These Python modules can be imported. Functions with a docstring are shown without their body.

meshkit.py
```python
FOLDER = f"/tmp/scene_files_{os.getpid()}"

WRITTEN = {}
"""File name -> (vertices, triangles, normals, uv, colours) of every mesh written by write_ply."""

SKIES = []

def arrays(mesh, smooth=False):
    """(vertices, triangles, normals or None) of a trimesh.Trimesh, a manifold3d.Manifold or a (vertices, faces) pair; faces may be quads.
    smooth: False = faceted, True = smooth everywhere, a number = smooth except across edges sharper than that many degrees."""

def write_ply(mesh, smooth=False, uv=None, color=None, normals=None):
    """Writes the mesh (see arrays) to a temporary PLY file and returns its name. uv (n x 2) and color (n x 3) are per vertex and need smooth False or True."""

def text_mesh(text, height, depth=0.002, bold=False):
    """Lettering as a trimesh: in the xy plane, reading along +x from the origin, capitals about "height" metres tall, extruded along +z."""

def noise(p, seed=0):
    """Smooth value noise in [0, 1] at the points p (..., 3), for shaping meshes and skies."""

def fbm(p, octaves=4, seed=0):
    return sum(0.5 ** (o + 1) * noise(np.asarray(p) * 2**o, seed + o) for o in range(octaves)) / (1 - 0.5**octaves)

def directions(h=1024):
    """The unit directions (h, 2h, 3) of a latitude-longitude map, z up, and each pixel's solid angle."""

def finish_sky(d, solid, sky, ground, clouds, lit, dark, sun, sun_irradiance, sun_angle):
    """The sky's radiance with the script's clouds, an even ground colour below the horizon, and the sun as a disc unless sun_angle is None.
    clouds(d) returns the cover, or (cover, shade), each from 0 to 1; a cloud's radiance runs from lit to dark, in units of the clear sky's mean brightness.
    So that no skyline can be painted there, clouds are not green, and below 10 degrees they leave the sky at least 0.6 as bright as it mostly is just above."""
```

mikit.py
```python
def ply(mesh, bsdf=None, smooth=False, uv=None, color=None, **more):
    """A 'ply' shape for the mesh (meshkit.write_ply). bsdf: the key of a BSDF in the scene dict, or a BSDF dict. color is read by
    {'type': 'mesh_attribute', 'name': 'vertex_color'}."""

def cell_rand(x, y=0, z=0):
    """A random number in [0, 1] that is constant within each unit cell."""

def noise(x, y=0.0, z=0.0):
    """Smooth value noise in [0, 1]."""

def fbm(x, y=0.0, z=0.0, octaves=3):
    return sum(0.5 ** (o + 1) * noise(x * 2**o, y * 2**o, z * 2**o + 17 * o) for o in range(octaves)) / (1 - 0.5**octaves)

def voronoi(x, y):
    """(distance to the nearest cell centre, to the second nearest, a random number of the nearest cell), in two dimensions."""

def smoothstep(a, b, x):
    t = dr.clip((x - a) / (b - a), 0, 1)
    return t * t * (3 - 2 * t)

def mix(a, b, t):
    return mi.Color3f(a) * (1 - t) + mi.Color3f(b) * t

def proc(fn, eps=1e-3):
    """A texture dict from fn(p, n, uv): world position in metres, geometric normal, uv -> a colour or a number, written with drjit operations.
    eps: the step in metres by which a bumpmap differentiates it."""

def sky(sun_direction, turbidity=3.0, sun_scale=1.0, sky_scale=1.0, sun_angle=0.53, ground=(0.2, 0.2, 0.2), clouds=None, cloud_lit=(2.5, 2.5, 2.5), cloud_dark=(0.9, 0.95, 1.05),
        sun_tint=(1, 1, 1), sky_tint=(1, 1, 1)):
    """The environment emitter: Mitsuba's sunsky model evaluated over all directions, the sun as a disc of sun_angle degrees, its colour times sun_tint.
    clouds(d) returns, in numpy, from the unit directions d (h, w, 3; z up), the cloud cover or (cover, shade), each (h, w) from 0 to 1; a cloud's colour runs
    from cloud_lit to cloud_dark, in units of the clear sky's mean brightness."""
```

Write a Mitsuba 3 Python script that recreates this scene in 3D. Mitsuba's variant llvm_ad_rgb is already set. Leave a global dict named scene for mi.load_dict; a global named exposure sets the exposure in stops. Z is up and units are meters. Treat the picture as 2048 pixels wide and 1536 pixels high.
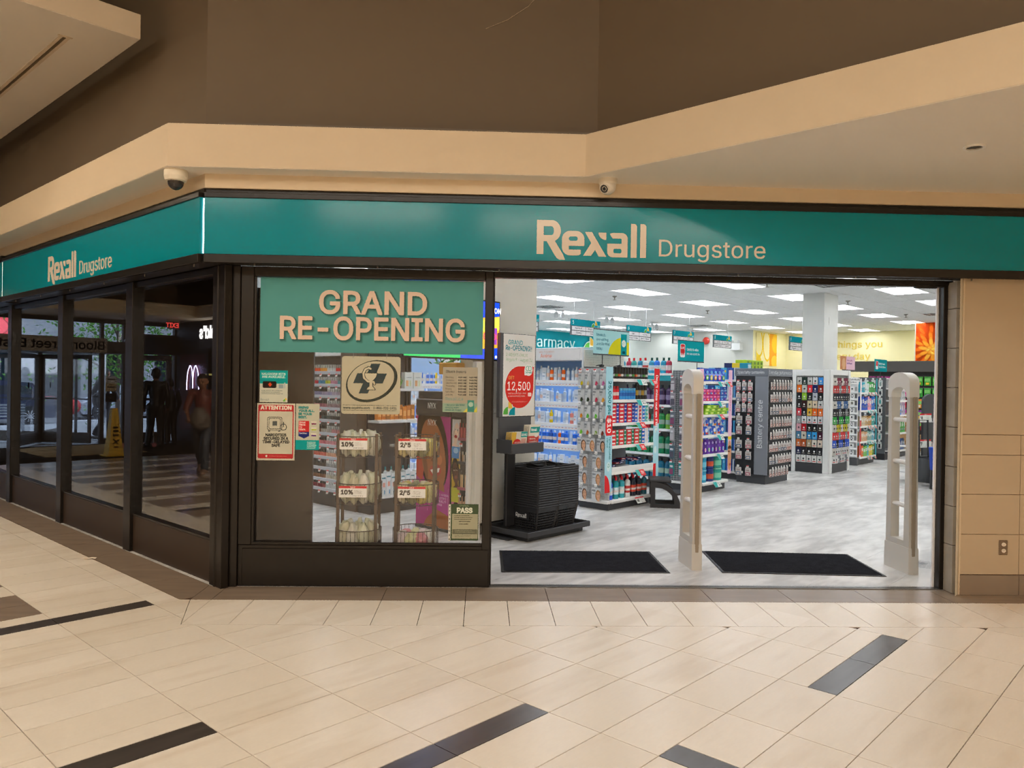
import math, random
import numpy as np
import trimesh
import manifold3d as m3
import mitsuba as mi
import drjit as dr
import mikit, meshkit
from mikit import ply, proc, noise, fbm, cell_rand, smoothstep, mix
from shapely.geometry import Polygon, Point, LineString, box as sbox, MultiPolygon
from shapely import affinity
from shapely.ops import unary_union

T4 = mi.ScalarTransform4f
scene, labels = {}, {}
random.seed(7)
RNG = random.Random(11)

# ------------------------------------------------------------------ camera, sky, exposure
exposure = 0.0
YAW, PITCH, ROLL, CAMZ = math.radians(2.15), math.radians(-0.2374), math.radians(-0.8924), 1.585
_f = np.array([math.sin(YAW) * math.cos(PITCH), math.cos(YAW) * math.cos(PITCH), math.sin(PITCH)])
_r = np.array([math.cos(YAW), -math.sin(YAW), 0.0])
_d = np.cross(_f, _r)
_up = -(-_r * math.sin(ROLL) + _d * math.cos(ROLL))
scene['camera'] = {'type': 'perspective', 'fov': math.degrees(2 * math.atan(1024 / 1544.0)), 'fov_axis': 'x', 'near_clip': 0.05, 'far_clip': 300.0,
                   'to_world': T4().look_at(origin=[0, 0, CAMZ], target=(np.array([0, 0, CAMZ]) + _f).tolist(), up=_up.tolist())}
# overcast daylight of the street outside the mall doors
scene['sky'] = mikit.sky((0.3, 0.5, 0.75), turbidity=6.0, sun_scale=0.0, sky_scale=16.0, clouds=lambda d: np.full(d.shape[:2], 0.85), cloud_lit=(0.82, 0.98, 1.25), cloud_dark=(0.9, 0.95, 1.05))
scene['sky']['sampling_weight'] = 8.0
STORE_LIGHT = (7.0, 7.2, 7.5)          # ceiling panels of the drugstore
MALL_LIGHT = (81.0, 72.0, 61.0)      # warm lamps of the mall
CORRIDOR_LIGHT = (48.0, 40.0, 30.0)    # lamps of the corridor at the left
SOFFIT_LIGHT = (30.0, 24.0, 16.0)     # downlights over the street doors

# ------------------------------------------------------------------ helpers
def C(h):
    if not isinstance(h, str):
        return np.asarray(h, float)
    h = h.lstrip('#')
    if len(h) == 3: h = ''.join(q * 2 for q in h)
    v = np.array([int(h[i:i + 2], 16) / 255 for i in (0, 2, 4)])
    return np.where(v <= 0.04045, v / 12.92, ((v + 0.055) / 1.055) ** 2.4)

def cname(h):
    q = [int(h.lstrip('#')[i:i + 2], 16) for i in (0, 2, 4)]
    names = {'black': (32, 32, 34), 'white': (228, 228, 226), 'grey': (150, 152, 154), 'red': (195, 40, 50), 'orange': (230, 110, 40), 'yellow': (215, 185, 60), 'green': (90, 170, 65), 'blue': (60, 130, 205), 'navy': (35, 40, 90), 'brown': (120, 70, 45), 'tan': (205, 185, 150), 'pink': (216, 160, 172), 'dark brown': (52, 36, 30)}
    return min(names, key=lambda n: sum((a - b) ** 2 for a, b in zip(q, names[n])))

def numbered(key):
    if key not in scene and key not in labels and key not in _taken:
        _taken.add(key)
        return key
    n = _count.get(key, 1)
    while True:
        k = '%s_%03d' % (key, n)
        n += 1
        if k not in _taken:
            _count[key] = n
            _taken.add(k)
            return k
_taken, _count = set(), {}

class M:
    """A coloured mesh in the making: local x to the right, -y to the front, z up."""
    def __init__(s):
        s.v, s.f, s.c, s.n = [], [], [], 0
    def raw(s, v, f, c):
        v = np.asarray(v, float).reshape(-1, 3); f = np.asarray(f, int).reshape(-1, 3)
        s.v.append(v); s.f.append(f + s.n); s.n += len(v)
        c = C(c)
        s.c.append(np.tile(c, (len(v), 1)) if c.ndim == 1 else c)
        return s
    def mesh(s, m, c, t=None, smooth=None):
        v, f = np.array(m.vertices), np.array(m.faces)
        if t is not None:
            v = v @ np.asarray(t)[:3, :3].T + np.asarray(t)[:3, 3]
        if smooth is None:
            m2 = trimesh.Trimesh(v, f, process=False)
            v, f = v[f].reshape(-1, 3), np.arange(len(f) * 3).reshape(-1, 3)
        elif smooth is not True:
            m2 = trimesh.graph.smooth_shade(trimesh.Trimesh(v, f, process=True), angle=math.radians(smooth), facet_minarea=None)
            v, f = np.array(m2.vertices), np.array(m2.faces)
        return s.raw(v, f, c)
    def quad(s, a, b, c, d, col):
        return s.raw([a, b, c, d], [[0, 1, 2], [0, 2, 3]], col)
    def box(s, x0, x1, y0, y1, z0, z1, c, bev=0.0):
        if bev > 0:
            b = bev
            P = []
            for (ax, ay, az) in ((x0, y0, z0), (x1, y0, z0), (x1, y1, z0), (x0, y1, z0), (x0, y0, z1), (x1, y0, z1), (x1, y1, z1), (x0, y1, z1)):
                ix, iy, iz = (b if ax == x0 else -b), (b if ay == y0 else -b), (b if az == z0 else -b)
                P += [(ax, ay + iy, az + iz), (ax + ix, ay, az + iz), (ax + ix, ay + iy, az)]
            h = m3.Manifold.hull_points(np.array(P)).to_mesh()
            return s.mesh(trimesh.Trimesh(h.vert_properties[:, :3], h.tri_verts, process=False), c)
        p = np.array([[x0, y0, z0], [x1, y0, z0], [x1, y1, z0], [x0, y1, z0], [x0, y0, z1], [x1, y0, z1], [x1, y1, z1], [x0, y1, z1]], float)
        q = [(0, 1, 5, 4), (1, 2, 6, 5), (2, 3, 7, 6), (3, 0, 4, 7), (4, 5, 6, 7), (3, 2, 1, 0)]
        v = np.array([p[i] for k in q for i in k])
        f = np.array([[4 * i, 4 * i + 1, 4 * i + 2, 4 * i, 4 * i + 2, 4 * i + 3] for i in range(6)]).reshape(-1, 3)
        return s.raw(v, f, c)
    def bar(s, p, q, w, h, c, up=(0, 0, 1)):
        p, q = np.array(p, float), np.array(q, float)
        d = q - p; L = np.linalg.norm(d); d /= L
        u = np.array(up, float)
        if abs(u @ d) > 0.95: u = np.array([1.0, 0, 0])
        x = np.cross(d, u); x /= np.linalg.norm(x); y = np.cross(x, d)
        t = np.eye(4); t[:3, 0], t[:3, 1], t[:3, 2], t[:3, 3] = x, d, y, p
        b = M().box(-w / 2, w / 2, 0, L, -h / 2, h / 2, c)
        return s.raw(b.v[0] @ t[:3, :3].T + t[:3, 3], b.f[0], c)
    def tube(s, pts, r, c, n=8, close=False, cap=True):
        pts = np.array(pts, float); k = len(pts)
        rr = np.full(k, r) if np.isscalar(r) else np.array(r, float)
        tan = np.array([(pts[(i + 1) % k] - pts[i - 1]) if close else (pts[min(i + 1, k - 1)] - pts[max(i - 1, 0)]) for i in range(k)])
        tan /= np.linalg.norm(tan, axis=1)[:, None] + 1e-12
        u = np.cross(tan[0], [0, 0, 1.0]) if abs(tan[0][2]) < 0.9 else np.cross(tan[0], [1.0, 0, 0])
        V = []
        for i in range(k):
            u = u - tan[i] * (u @ tan[i]); u /= np.linalg.norm(u); w = np.cross(tan[i], u)
            a = np.arange(n) * 2 * math.pi / n
            V.append(pts[i] + rr[i] * (np.cos(a)[:, None] * u + np.sin(a)[:, None] * w))
        V = np.vstack(V); F = []
        for i in range(k if close else k - 1):
            j = (i + 1) % k
            for m in range(n):
                a, b = i * n + m, i * n + (m + 1) % n
                c2, d2 = j * n + (m + 1) % n, j * n + m
                F += [[a, b, c2], [a, c2, d2]]
        s.raw(V, F, c)
        if cap and not close:
            for e, rev in ((0, True), (k - 1, False)):
                ring = V[e * n:(e + 1) * n]
                f = [[0, i, i + 1] for i in range(1, n - 1)]
                s.raw(ring, [x[::-1] for x in f] if rev else f, c)
        return s
    def lathe(s, prof, c, n=12, at=(0, 0, 0), sy=1.0, sx=1.0):
        """prof: list of (r, z, colour or None for the last one); every section gets its own vertices so that edges stay crisp."""
        a = np.arange(n) * 2 * math.pi / n
        col = C(c)
        for i in range(len(prof) - 1):
            if len(prof[i + 1]) > 2 and prof[i + 1][2] is not None: col = C(prof[i + 1][2])
            (r0, z0), (r1, z1) = prof[i][:2], prof[i + 1][:2]
            A = np.stack([np.cos(a) * r0 * sx, np.sin(a) * r0 * sy, np.full(n, z0)], 1) + at
            B = np.stack([np.cos(a) * r1 * sx, np.sin(a) * r1 * sy, np.full(n, z1)], 1) + at
            F = []
            for m in range(n):
                k = (m + 1) % n
                if r0 > 1e-6: F.append([m, k, n + k])
                if r1 > 1e-6: F.append([m, n + k, n + m])
                if r0 <= 1e-6: F.append([m, n + k, n + m])
            s.raw(np.vstack([A, B]), F, col)
        return s
    def flat(s, poly, y, c):
        """A printed patch in the xz plane at depth y, facing -y."""
        for g in getattr(poly, 'geoms', [poly]):
            if g.is_empty or g.area < 1e-10 or g.geom_type != 'Polygon': continue
            v, f = trimesh.creation.triangulate_polygon(g, engine='earcut')
            s.raw(np.stack([v[:, 0], np.full(len(v), y), v[:, 1]], 1), f, c)
        return s
    def slab(s, poly, y0, y1, c):
        """The polygon in the xz plane, extruded from the front y0 to the back y1."""
        for g in getattr(poly, 'geoms', [poly]):
            if g.is_empty or g.area < 1e-10 or g.geom_type != 'Polygon': continue
            m = trimesh.creation.extrude_polygon(g, y1 - y0, engine='earcut')
            v = np.array(m.vertices)
            s.mesh(trimesh.Trimesh(np.stack([v[:, 0], y1 - v[:, 2], v[:, 1]], 1), m.faces, process=False), c)
        return s
    def text(s, txt, x, z, h, y, c, bold=0.0, cond=1.0, align='l', depth=0.0):
        g = TS(txt, h, bold, cond)
        b = g.bounds
        dx = x - (b[0] if align == 'l' else (b[0] + b[2]) / 2 if align == 'c' else b[2])
        g = affinity.translate(g, dx, z)
        return s.slab(g, y - depth, y, c) if depth else s.flat(g, y, c)
    def merge(s, o, t=None):
        for v, f, c in zip(o.v, o.f, o.c):
            pass
        V, F, K = o.arrays()
        if t is not None:
            t = np.asarray(t.matrix if hasattr(t, 'matrix') else t, float)
            V = V @ t[:3, :3].T + t[:3, 3]
        s.v.append(V); s.f.append(F + s.n); s.c.append(K); s.n += len(V)
        return s
    def arrays(s):
        off = 0
        return np.vstack(s.v), np.vstack(s.f), np.vstack(s.c)
    def ply(s, bsdf='paint', smooth=True, **k):
        V, F, K = s.arrays()
        q = np.clip(np.where(K <= 0.0031308, 12.92 * K, 1.055 * np.maximum(K, 1e-9) ** (1 / 2.4) - 0.055), 0, 1)
        q = np.round(q * 255)        # the colour of a face, packed into its texture coordinates so that the renderer can join meshes
        return ply((V, F), bsdf, smooth=smooth, uv=np.stack([q[:, 0] * 256 + q[:, 1], q[:, 2]], 1), **k)

_ts = {}
def TS(txt, h, bold=0.0, cond=1.0):
    """Lettering as a polygon; bold: stroke to add as a share of the height."""
    k = (txt, bold, cond)
    if k not in _ts:
        parts, x = [], 0.0
        m = meshkit.text_mesh(txt, 1.0, depth=0.01)
        v, f = m.vertices, m.faces
        top = f[(np.abs(v[f][:, :, 2] - 0.01) < 1e-6).all(1)]
        nxt = {}
        es = {(int(t[i]), int(t[(i + 1) % 3])) for t in top for i in range(3)}
        for p, q in es:
            if (q, p) not in es: nxt.setdefault(p, []).append(q)
        outs, holes = [], []
        while nxt:
            p0 = next(iter(nxt)); loop, p = [], p0
            while p in nxt:
                loop.append(p); q = nxt[p].pop()
                if not nxt[p]: del nxt[p]
                p = q
            if len(loop) > 2:
                P = Polygon(v[loop][:, :2])
                (outs if P.exterior.is_ccw else holes).append(P if P.is_valid else P.buffer(0))
        g = unary_union(outs)
        if holes: g = g.difference(unary_union(holes))
        if bold: g = g.buffer(bold, join_style=2, mitre_limit=2)
        _ts[k] = affinity.scale(g.simplify(0.004), cond, 1, origin=(0, 0))
    return affinity.scale(_ts[k], h, h, origin=(0, 0))

def ell(x, z, rx, rz, n=24, rot=0):
    g = affinity.scale(Point(0, 0).buffer(1, quad_segs=n // 4), rx, rz)
    return affinity.translate(affinity.rotate(g, rot, origin=(0, 0)), x, z)
def rect(x0, x1, z0, z1, r=0.0):
    g = sbox(x0, z0, x1, z1)
    return g.buffer(-r).buffer(r, quad_segs=4) if r else g
def petal(x, z, w, h, flip=False):
    """A leaf: a box with two opposite corners rounded away."""
    a = sbox(0, 0, 1, 1).intersection(Point(1, 0).buffer(1.0, quad_segs=8)) if not flip else sbox(0, 0, 1, 1).intersection(Point(0, 0).buffer(1.0, quad_segs=8))
    return affinity.translate(affinity.scale(a, w, h, origin=(0, 0)), x, z)

def arr(t): return np.array(t.matrix, float)
def W(x=0, y=0, z=0, deg=0): return T4().translate([x, y, z]).rotate([0, 0, 1], deg)
def ST(a=0, b=0, z=0, deg=0):
    """A place in the grid of the building, which lies at 45 degrees to the shop front: a to the right and back, b to the left and back."""
    return T4().rotate([0, 0, 1], 45).translate([a, b, z]).rotate([0, 0, 1], deg)
FRONT, SIDE, BACK, OTHER = 0, -90, 180, 90     # facing -b, facing -a, facing +b, facing +a

def thing(name, label=None, cat=None, group=None, kind=None):
    key = numbered(name)
    L = {}
    if label: L['label'] = label
    if cat: L['category'] = cat
    if group: L['group'] = group
    if kind: L['kind'] = kind
    if L: labels[key] = L
    return key
def part(parent, name, shape, t=None, label=None, kind=None):
    key = numbered(parent + '__' + name)
    if isinstance(shape, M): shape = shape.ply()
    scene[key] = {**shape, 'to_world': t} if t is not None else shape
    if label or kind:
        labels[key] = {**({'label': label} if label else {}), **({'kind': kind} if kind else {})}
    return key
def one(name, shape, label, cat, t=None, group=None, kind=None):
    key = thing(name, label, cat, group, kind)
    if isinstance(shape, M): shape = shape.ply()
    scene[key] = {**shape, 'to_world': t} if t is not None else shape
    return key
def struct(name, shape, t=None, label=None):
    key = numbered(name)
    if isinstance(shape, M): shape = shape.ply()
    scene[key] = {**shape, 'to_world': t} if t is not None else shape
    labels[key] = {'kind': 'structure', **({'label': label} if label else {})}
    return key

# ------------------------------------------------------------------ materials
def _unpack(p, n, uv):
    u = dr.floor(uv.x + 0.5)
    r = dr.floor(u / 256)
    c = mi.Color3f(r, u - 256 * r, dr.floor(uv.y + 0.5)) / 255
    return dr.select(c <= 0.04045, c / 12.92, dr.power((dr.maximum(c, 0.04) + 0.055) / 1.055, 2.4))
VC = proc(_unpack)
def two(b): return {'type': 'twosided', 'b': b}
def prin(col, rough=0.5, spec=0.5, metal=0.0, **k):
    return two({'type': 'principled', 'base_color': col, 'roughness': rough, 'specular': spec, 'metallic': metal, **k})
def rgb(h): return {'type': 'rgb', 'value': [float(x) for x in C(h)]}
def KC(h): return [float(x) for x in C(h)]
scene['paint'] = prin(VC, 0.45, 0.4)
scene['matte'] = two({'type': 'diffuse', 'reflectance': VC})
scene['gloss'] = prin(VC, 0.16, 0.5)
scene['metal'] = prin(VC, 0.3, 0.5, 0.9)
scene['film'] = two({'type': 'principled', 'base_color': VC, 'roughness': 0.14, 'specular': 0.28})
scene['glass'] = {'type': 'thindielectric', 'int_ior': 1.5}
scene['dark_glass'] = {'type': 'thindielectric', 'int_ior': 2.1}
scene['bronze'] = prin(proc(lambda p, n, uv: mix(KC('#0f0b08'), KC('#150f0b'), fbm(p.x * 6, p.y * 6, p.z * 6))), 0.32, 0.4)
scene['wall_paint'] = prin(proc(lambda p, n, uv: mix(KC('#cebb9f'), KC('#d4c2a7'), fbm(p.x * 1.3, p.y * 1.3, p.z * 1.3))), 0.6, 0.3)
scene['panel_paint'] = prin(rgb('#b6a389'), 0.6, 0.3)
scene['soffit_bounce_tint'] = prin(rgb('#ddd4c6'), 0.6, 0.3)  # wall paint in a paler tone, bounced light put into the colour
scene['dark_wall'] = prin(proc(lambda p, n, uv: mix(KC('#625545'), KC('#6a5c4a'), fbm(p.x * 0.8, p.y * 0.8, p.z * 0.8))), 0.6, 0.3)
scene['store_wall'] = prin(rgb('#dfdcd2'), 0.6, 0.3)

def floor_tone(p):
    """The lie of a point on the diagonal tile grid: (row number, column number, along, across)."""
    a = (p.x + p.y) * 0.70710678
    b = (p.y - p.x) * 0.70710678
    return a, b
def _tile_light(p, n, uv):
    a, b = floor_tone(p)
    r = cell_rand(dr.floor((a - 2.242) / 0.6), dr.floor((b - 3.277) / 0.305), 0)
    base = mix(KC('#e6dccc'), KC('#ede4d6'), r)
    s = fbm(a * 1.6, b * 9, 3.0, octaves=4)
    f = fbm(a * 40, b * 160, 1.0)
    return mix(base, KC('#cbb9a2'), smoothstep(0.5, 0.85, s) * 0.28 + f * 0.12)
def _tile_dark(p, n, uv):
    a, b = floor_tone(p)
    return mix(KC('#3a3532'), KC('#4b4541'), fbm(a * 3, b * 22, 1.0, octaves=4))
def _tile_grey(p, n, uv):
    a, b = floor_tone(p)
    return mix(KC('#7b6c5e'), KC('#8a7a6a'), fbm(p.x * 3, p.y * 18, 1.0, octaves=4))
scene['tile_light'] = prin(proc(_tile_light), 0.3, 0.45)
scene['tile_dark'] = prin(proc(_tile_dark), 0.26, 0.5)
scene['tile_grey'] = prin(proc(_tile_grey), 0.3, 0.45)
scene['grout'] = prin(rgb('#3f2e22'), 0.8, 0.2)
def _store_floor(p, n, uv):
    a, b = floor_tone(p)
    v = fbm(a * 1.2, b * 3.5, 2.0, octaves=4)
    v2 = fbm(a * 5, b * 16, 5.0, octaves=3)
    c = mix(KC('#a9a8a6'), KC('#d2d1cf'), smoothstep(0.25, 0.75, v * 0.65 + v2 * 0.35))
    return c
scene['store_floor'] = prin(proc(_store_floor), 0.35, 0.4)
scene['ceiling_tile'] = two({'type': 'diffuse', 'reflectance': proc(lambda p, n, uv: mix(KC('#d8d9da'), KC('#e6e7e8'), fbm(p.x * 30, p.y * 30)))})
scene['carpet'] = two({'type': 'diffuse', 'reflectance': proc(lambda p, n, uv: mix(KC('#1c1c1e'), KC('#34353a'), noise(p.x * 260, p.y * 260) * 0.7 + 0.3 * noise(p.x * 25, p.y * 25)))})
scene['stone'] = prin(proc(lambda p, n, uv: mix(KC('#8b8478'), KC('#a79f92'), fbm(p.x * 9, p.y * 9, p.z * 9, octaves=4))), 0.55, 0.3)
scene['concrete'] = two({'type': 'diffuse', 'reflectance': proc(lambda p, n, uv: mix(KC('#9aa0a6'), KC('#b6babd'), fbm(p.x * 1.2, p.y * 1.2, p.z * 1.2, octaves=4)))})
scene['asphalt'] = two({'type': 'diffuse', 'reflectance': proc(lambda p, n, uv: mix(KC('#66696e'), KC('#7c7f84'), fbm(p.x * 3, p.y * 3, octaves=4)))})
scene['leaf'] = two({'type': 'diffuse', 'reflectance': VC})

def lamp(mesh_or_m, rad, bsdf='paint', weight=0.08):
    d = mesh_or_m.ply(bsdf, smooth=False) if isinstance(mesh_or_m, M) else mesh_or_m
    return {**d, 'emitter': {'type': 'area', 'radiance': {'type': 'rgb', 'value': [float(x) for x in rad]}, 'sampling_weight': float(weight)}}

# ================================================================== the setting
S2 = 0.70710678
def XY(a, b): return ((a - b) * S2, (a + b) * S2)
FY = 5.90                    # shop front plane
def prism(poly, z0, z1, c, hole_ok=True):
    m = M()
    for g in getattr(poly, 'geoms', [poly]):
        if g.is_empty or g.area < 1e-6: continue
        t = trimesh.creation.extrude_polygon(g, z1 - z0, engine='earcut'); t.apply_translation([0, 0, z0])
        m.mesh(t, c)
    return m
def strip(path, w):
    """The strip of width w to the left of an open path of xy points."""
    l = LineString(path)
    return l.buffer(w, single_sided=True, join_style=2)

BEIGE = '#d4c0a4'
# ---- mall floor: tiles on a grout bed
hall = Polygon([XY(2.75, 18.9), XY(2.75, 5.594), (3.66, FY), (3.66, 5.77), (8.0, 5.77), (8.0, -8.0), (-7.5, -8.0), XY(-2.65, 8.0), XY(-2.65, 18.9)])
band = Polygon([XY(2.75, 18.9), XY(2.75, 5.594), (8.0, FY), (8.0, 5.545), XY(2.42, 5.424), XY(2.42, 18.9)])
border = Polygon([(-2.05, 5.545), (8.0, 5.545), (8.0, 4.985), (-1.90, 4.985)])
struct('floor', prism(hall, -0.03, -0.006, '#3f2e22').ply('grout', smooth=False), label='mall floor of beige stone tiles with dark strips')
tiles = []
def cell(pts): return Polygon([XY(*p) for p in pts])
strips = [(1.042, 2.242, 5.412, 5.562), (0.442, 1.642, 3.277, 3.43), (1.642, 2.842, 2.362, 2.514), (4.042, 5.242, 1.447, 1.598), (2.842, 2.992, 0.552, 1.752), (3.442, 3.592, -0.363, 0.837), (0.442, 1.642, 8.92, 9.07)]
strip_u = unary_union([cell([(a0, b0), (a1, b0), (a1, b1), (a0, b1)]) for a0, a1, b0, b1 in strips])
mats_u = unary_union([cell([(-2.65, 15.45), (2.0, 15.45), (2.0, 18.9), (-2.65, 18.9)])])
field = hall.difference(band).difference(border).difference(mats_u)
for a0, a1, b0, b1 in strips:
    n = max(1, round(max(a1 - a0, b1 - b0) / 0.6))
    for k in range(n):
        if a1 - a0 > b1 - b0: tiles.append((cell([(a0 + 0.6 * k, b0), (a0 + 0.6 * k + 0.6, b0), (a0 + 0.6 * k + 0.6, b1), (a0 + 0.6 * k, b1)]), 'tile_dark'))
        else: tiles.append((cell([(a0, b0 + 0.6 * k), (a1, b0 + 0.6 * k), (a1, b0 + 0.6 * k + 0.6), (a0, b0 + 0.6 * k + 0.6)]), 'tile_dark'))
for i in range(-26, 14):
    for j in range(-42, 42):
        a0, b0 = 2.242 + 0.6 * i, 3.277 + 0.305 * j
        q = cell([(a0, b0), (a0 + 0.6, b0), (a0 + 0.6, b0 + 0.305), (a0, b0 + 0.305)]).intersection(field)
        if q.area < 0.004: continue
        grey = a0 < 1.6 and b0 > 5.7 and a0 > -2.2 and ((j - 8) % 3) in (0, 1)
        q = q.difference(strip_u)
        for g in getattr(q, 'geoms', [q]):
            if g.area > 0.004: tiles.append((g, 'tile_grey' if grey else 'tile_light'))
for k in range(-8, 28):
    x0 = -0.103 + 0.3 * k
    g = sbox(x0, 4.9, x0 + 0.3, 5.6).intersection(border)
    if g.area > 0.004: tiles.append((g, 'tile_light'))
for k in range(-5, 14):
    x0 = -0.103 + 0.6 * k
    g = sbox(x0, 5.4, x0 + 0.6, 6.0).intersection(band).intersection(Polygon([(-2.05, 5.545), (8, 5.545), (8, 6), (-2.05, 6)]))
    if g.area > 0.004: tiles.append((g, 'tile_grey'))
for k in range(0, 23):
    b0 = 5.42 + 0.6 * k
    g = cell([(2.3, b0), (2.8, b0), (2.8, b0 + 0.6), (2.3, b0 + 0.6)]).intersection(band).difference(sbox(-2.05, 5, 9, 6.2))
    if g.area > 0.004: tiles.append((g, 'tile_grey'))
def tile_mesh(g, m=None):
    g = g.buffer(-0.0022, join_style=2)
    m = m or M()
    for h in getattr(g, 'geoms', [g]):
        if h.area < 1e-4: continue
        h = h.simplify(0.001)
        r = np.array(h.exterior.coords)[:-1]
        if not h.exterior.is_ccw: r = r[::-1]
        n = len(r)
        if n < 3: continue
        if h.convex_hull.area - h.area < 1e-5: v2, f = r, [[0, i, i + 1] for i in range(1, n - 1)]
        else: v2, f = trimesh.creation.triangulate_polygon(h, engine='earcut')
        m.raw(np.c_[v2, np.zeros(len(v2))], f, (1, 1, 1))
        for i in range(n):
            p, q = r[i], r[(i + 1) % n]
            m.quad((p[0], p[1], -0.007), (q[0], q[1], -0.007), (q[0], q[1], 0), (p[0], p[1], 0), (1, 1, 1))
    return m
def near(g):
    c = g.representative_point()
    if c.y < 2.75 or (c.x < -0.72 * c.y - 0.3): return 100 + math.hypot(c.x, c.y)
    return math.hypot(c.x, c.y)
tiles.sort(key=lambda t: near(t[0]))
rest = {}
for i, (g, bs) in enumerate(tiles):
    if i < 290:
        m = tile_mesh(g)
        if m.v: part('floor', 'tile', m.ply(bs, smooth=False))
    else: tile_mesh(g, rest.setdefault(bs, M()))
for bs, m in rest.items():
    part('floor', {'tile_light': 'light_tile_field', 'tile_grey': 'grey_tile_field', 'tile_dark': 'dark_tile_field'}[bs], m.ply(bs, smooth=False), kind='stuff')

# ---- store floor
sf = Polygon([XY(2.75, 5.594), XY(2.75, 17.0), XY(26, 17.0), XY(26, 1.5), XY(6.79, 1.5), (3.62, FY), (-2.011, FY)])
struct('floor', prism(sf, -0.03, -0.004, '#8f8f8d').ply('paint', smooth=False), label='grey vinyl store floor')
vt = []
for i in range(0, 26):
    for j in range(0, 34):
        a0, b0 = 2.75 + 0.92 * i, 1.5 + 0.46 * j
        g = cell([(a0, b0), (a0 + 0.92, b0), (a0 + 0.92, b0 + 0.46), (a0, b0 + 0.46)]).intersection(sf)
        if g.area > 0.005: vt.append(g)
vt.sort(key=lambda g: math.hypot(g.centroid.x - 2.5, g.centroid.y - 4))
rm = M()
for i, g in enumerate(vt):
    for h in getattr(g, 'geoms', [g]):
        h = h.buffer(-0.0006, join_style=2)
        r = np.array(h.exterior.coords)[:-1]
        if not h.exterior.is_ccw: r = r[::-1]
        m = M() if i < 150 else rm
        m.raw(np.c_[r, np.zeros(len(r))], [[0, k, k + 1] for k in range(1, len(r) - 1)], (1, 1, 1))
        for k in range(len(r)):
            p, q = r[k], r[(k + 1) % len(r)]
            m.quad((p[0], p[1], -0.004), (q[0], q[1], -0.004), (q[0], q[1], 0), (p[0], p[1], 0), (1, 1, 1))
        if i < 150: part('floor_001', 'vinyl_plank', m.ply('store_floor', smooth=False))
part('floor_001', 'far_planks', rm.ply('store_floor', smooth=False), kind='stuff')
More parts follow.
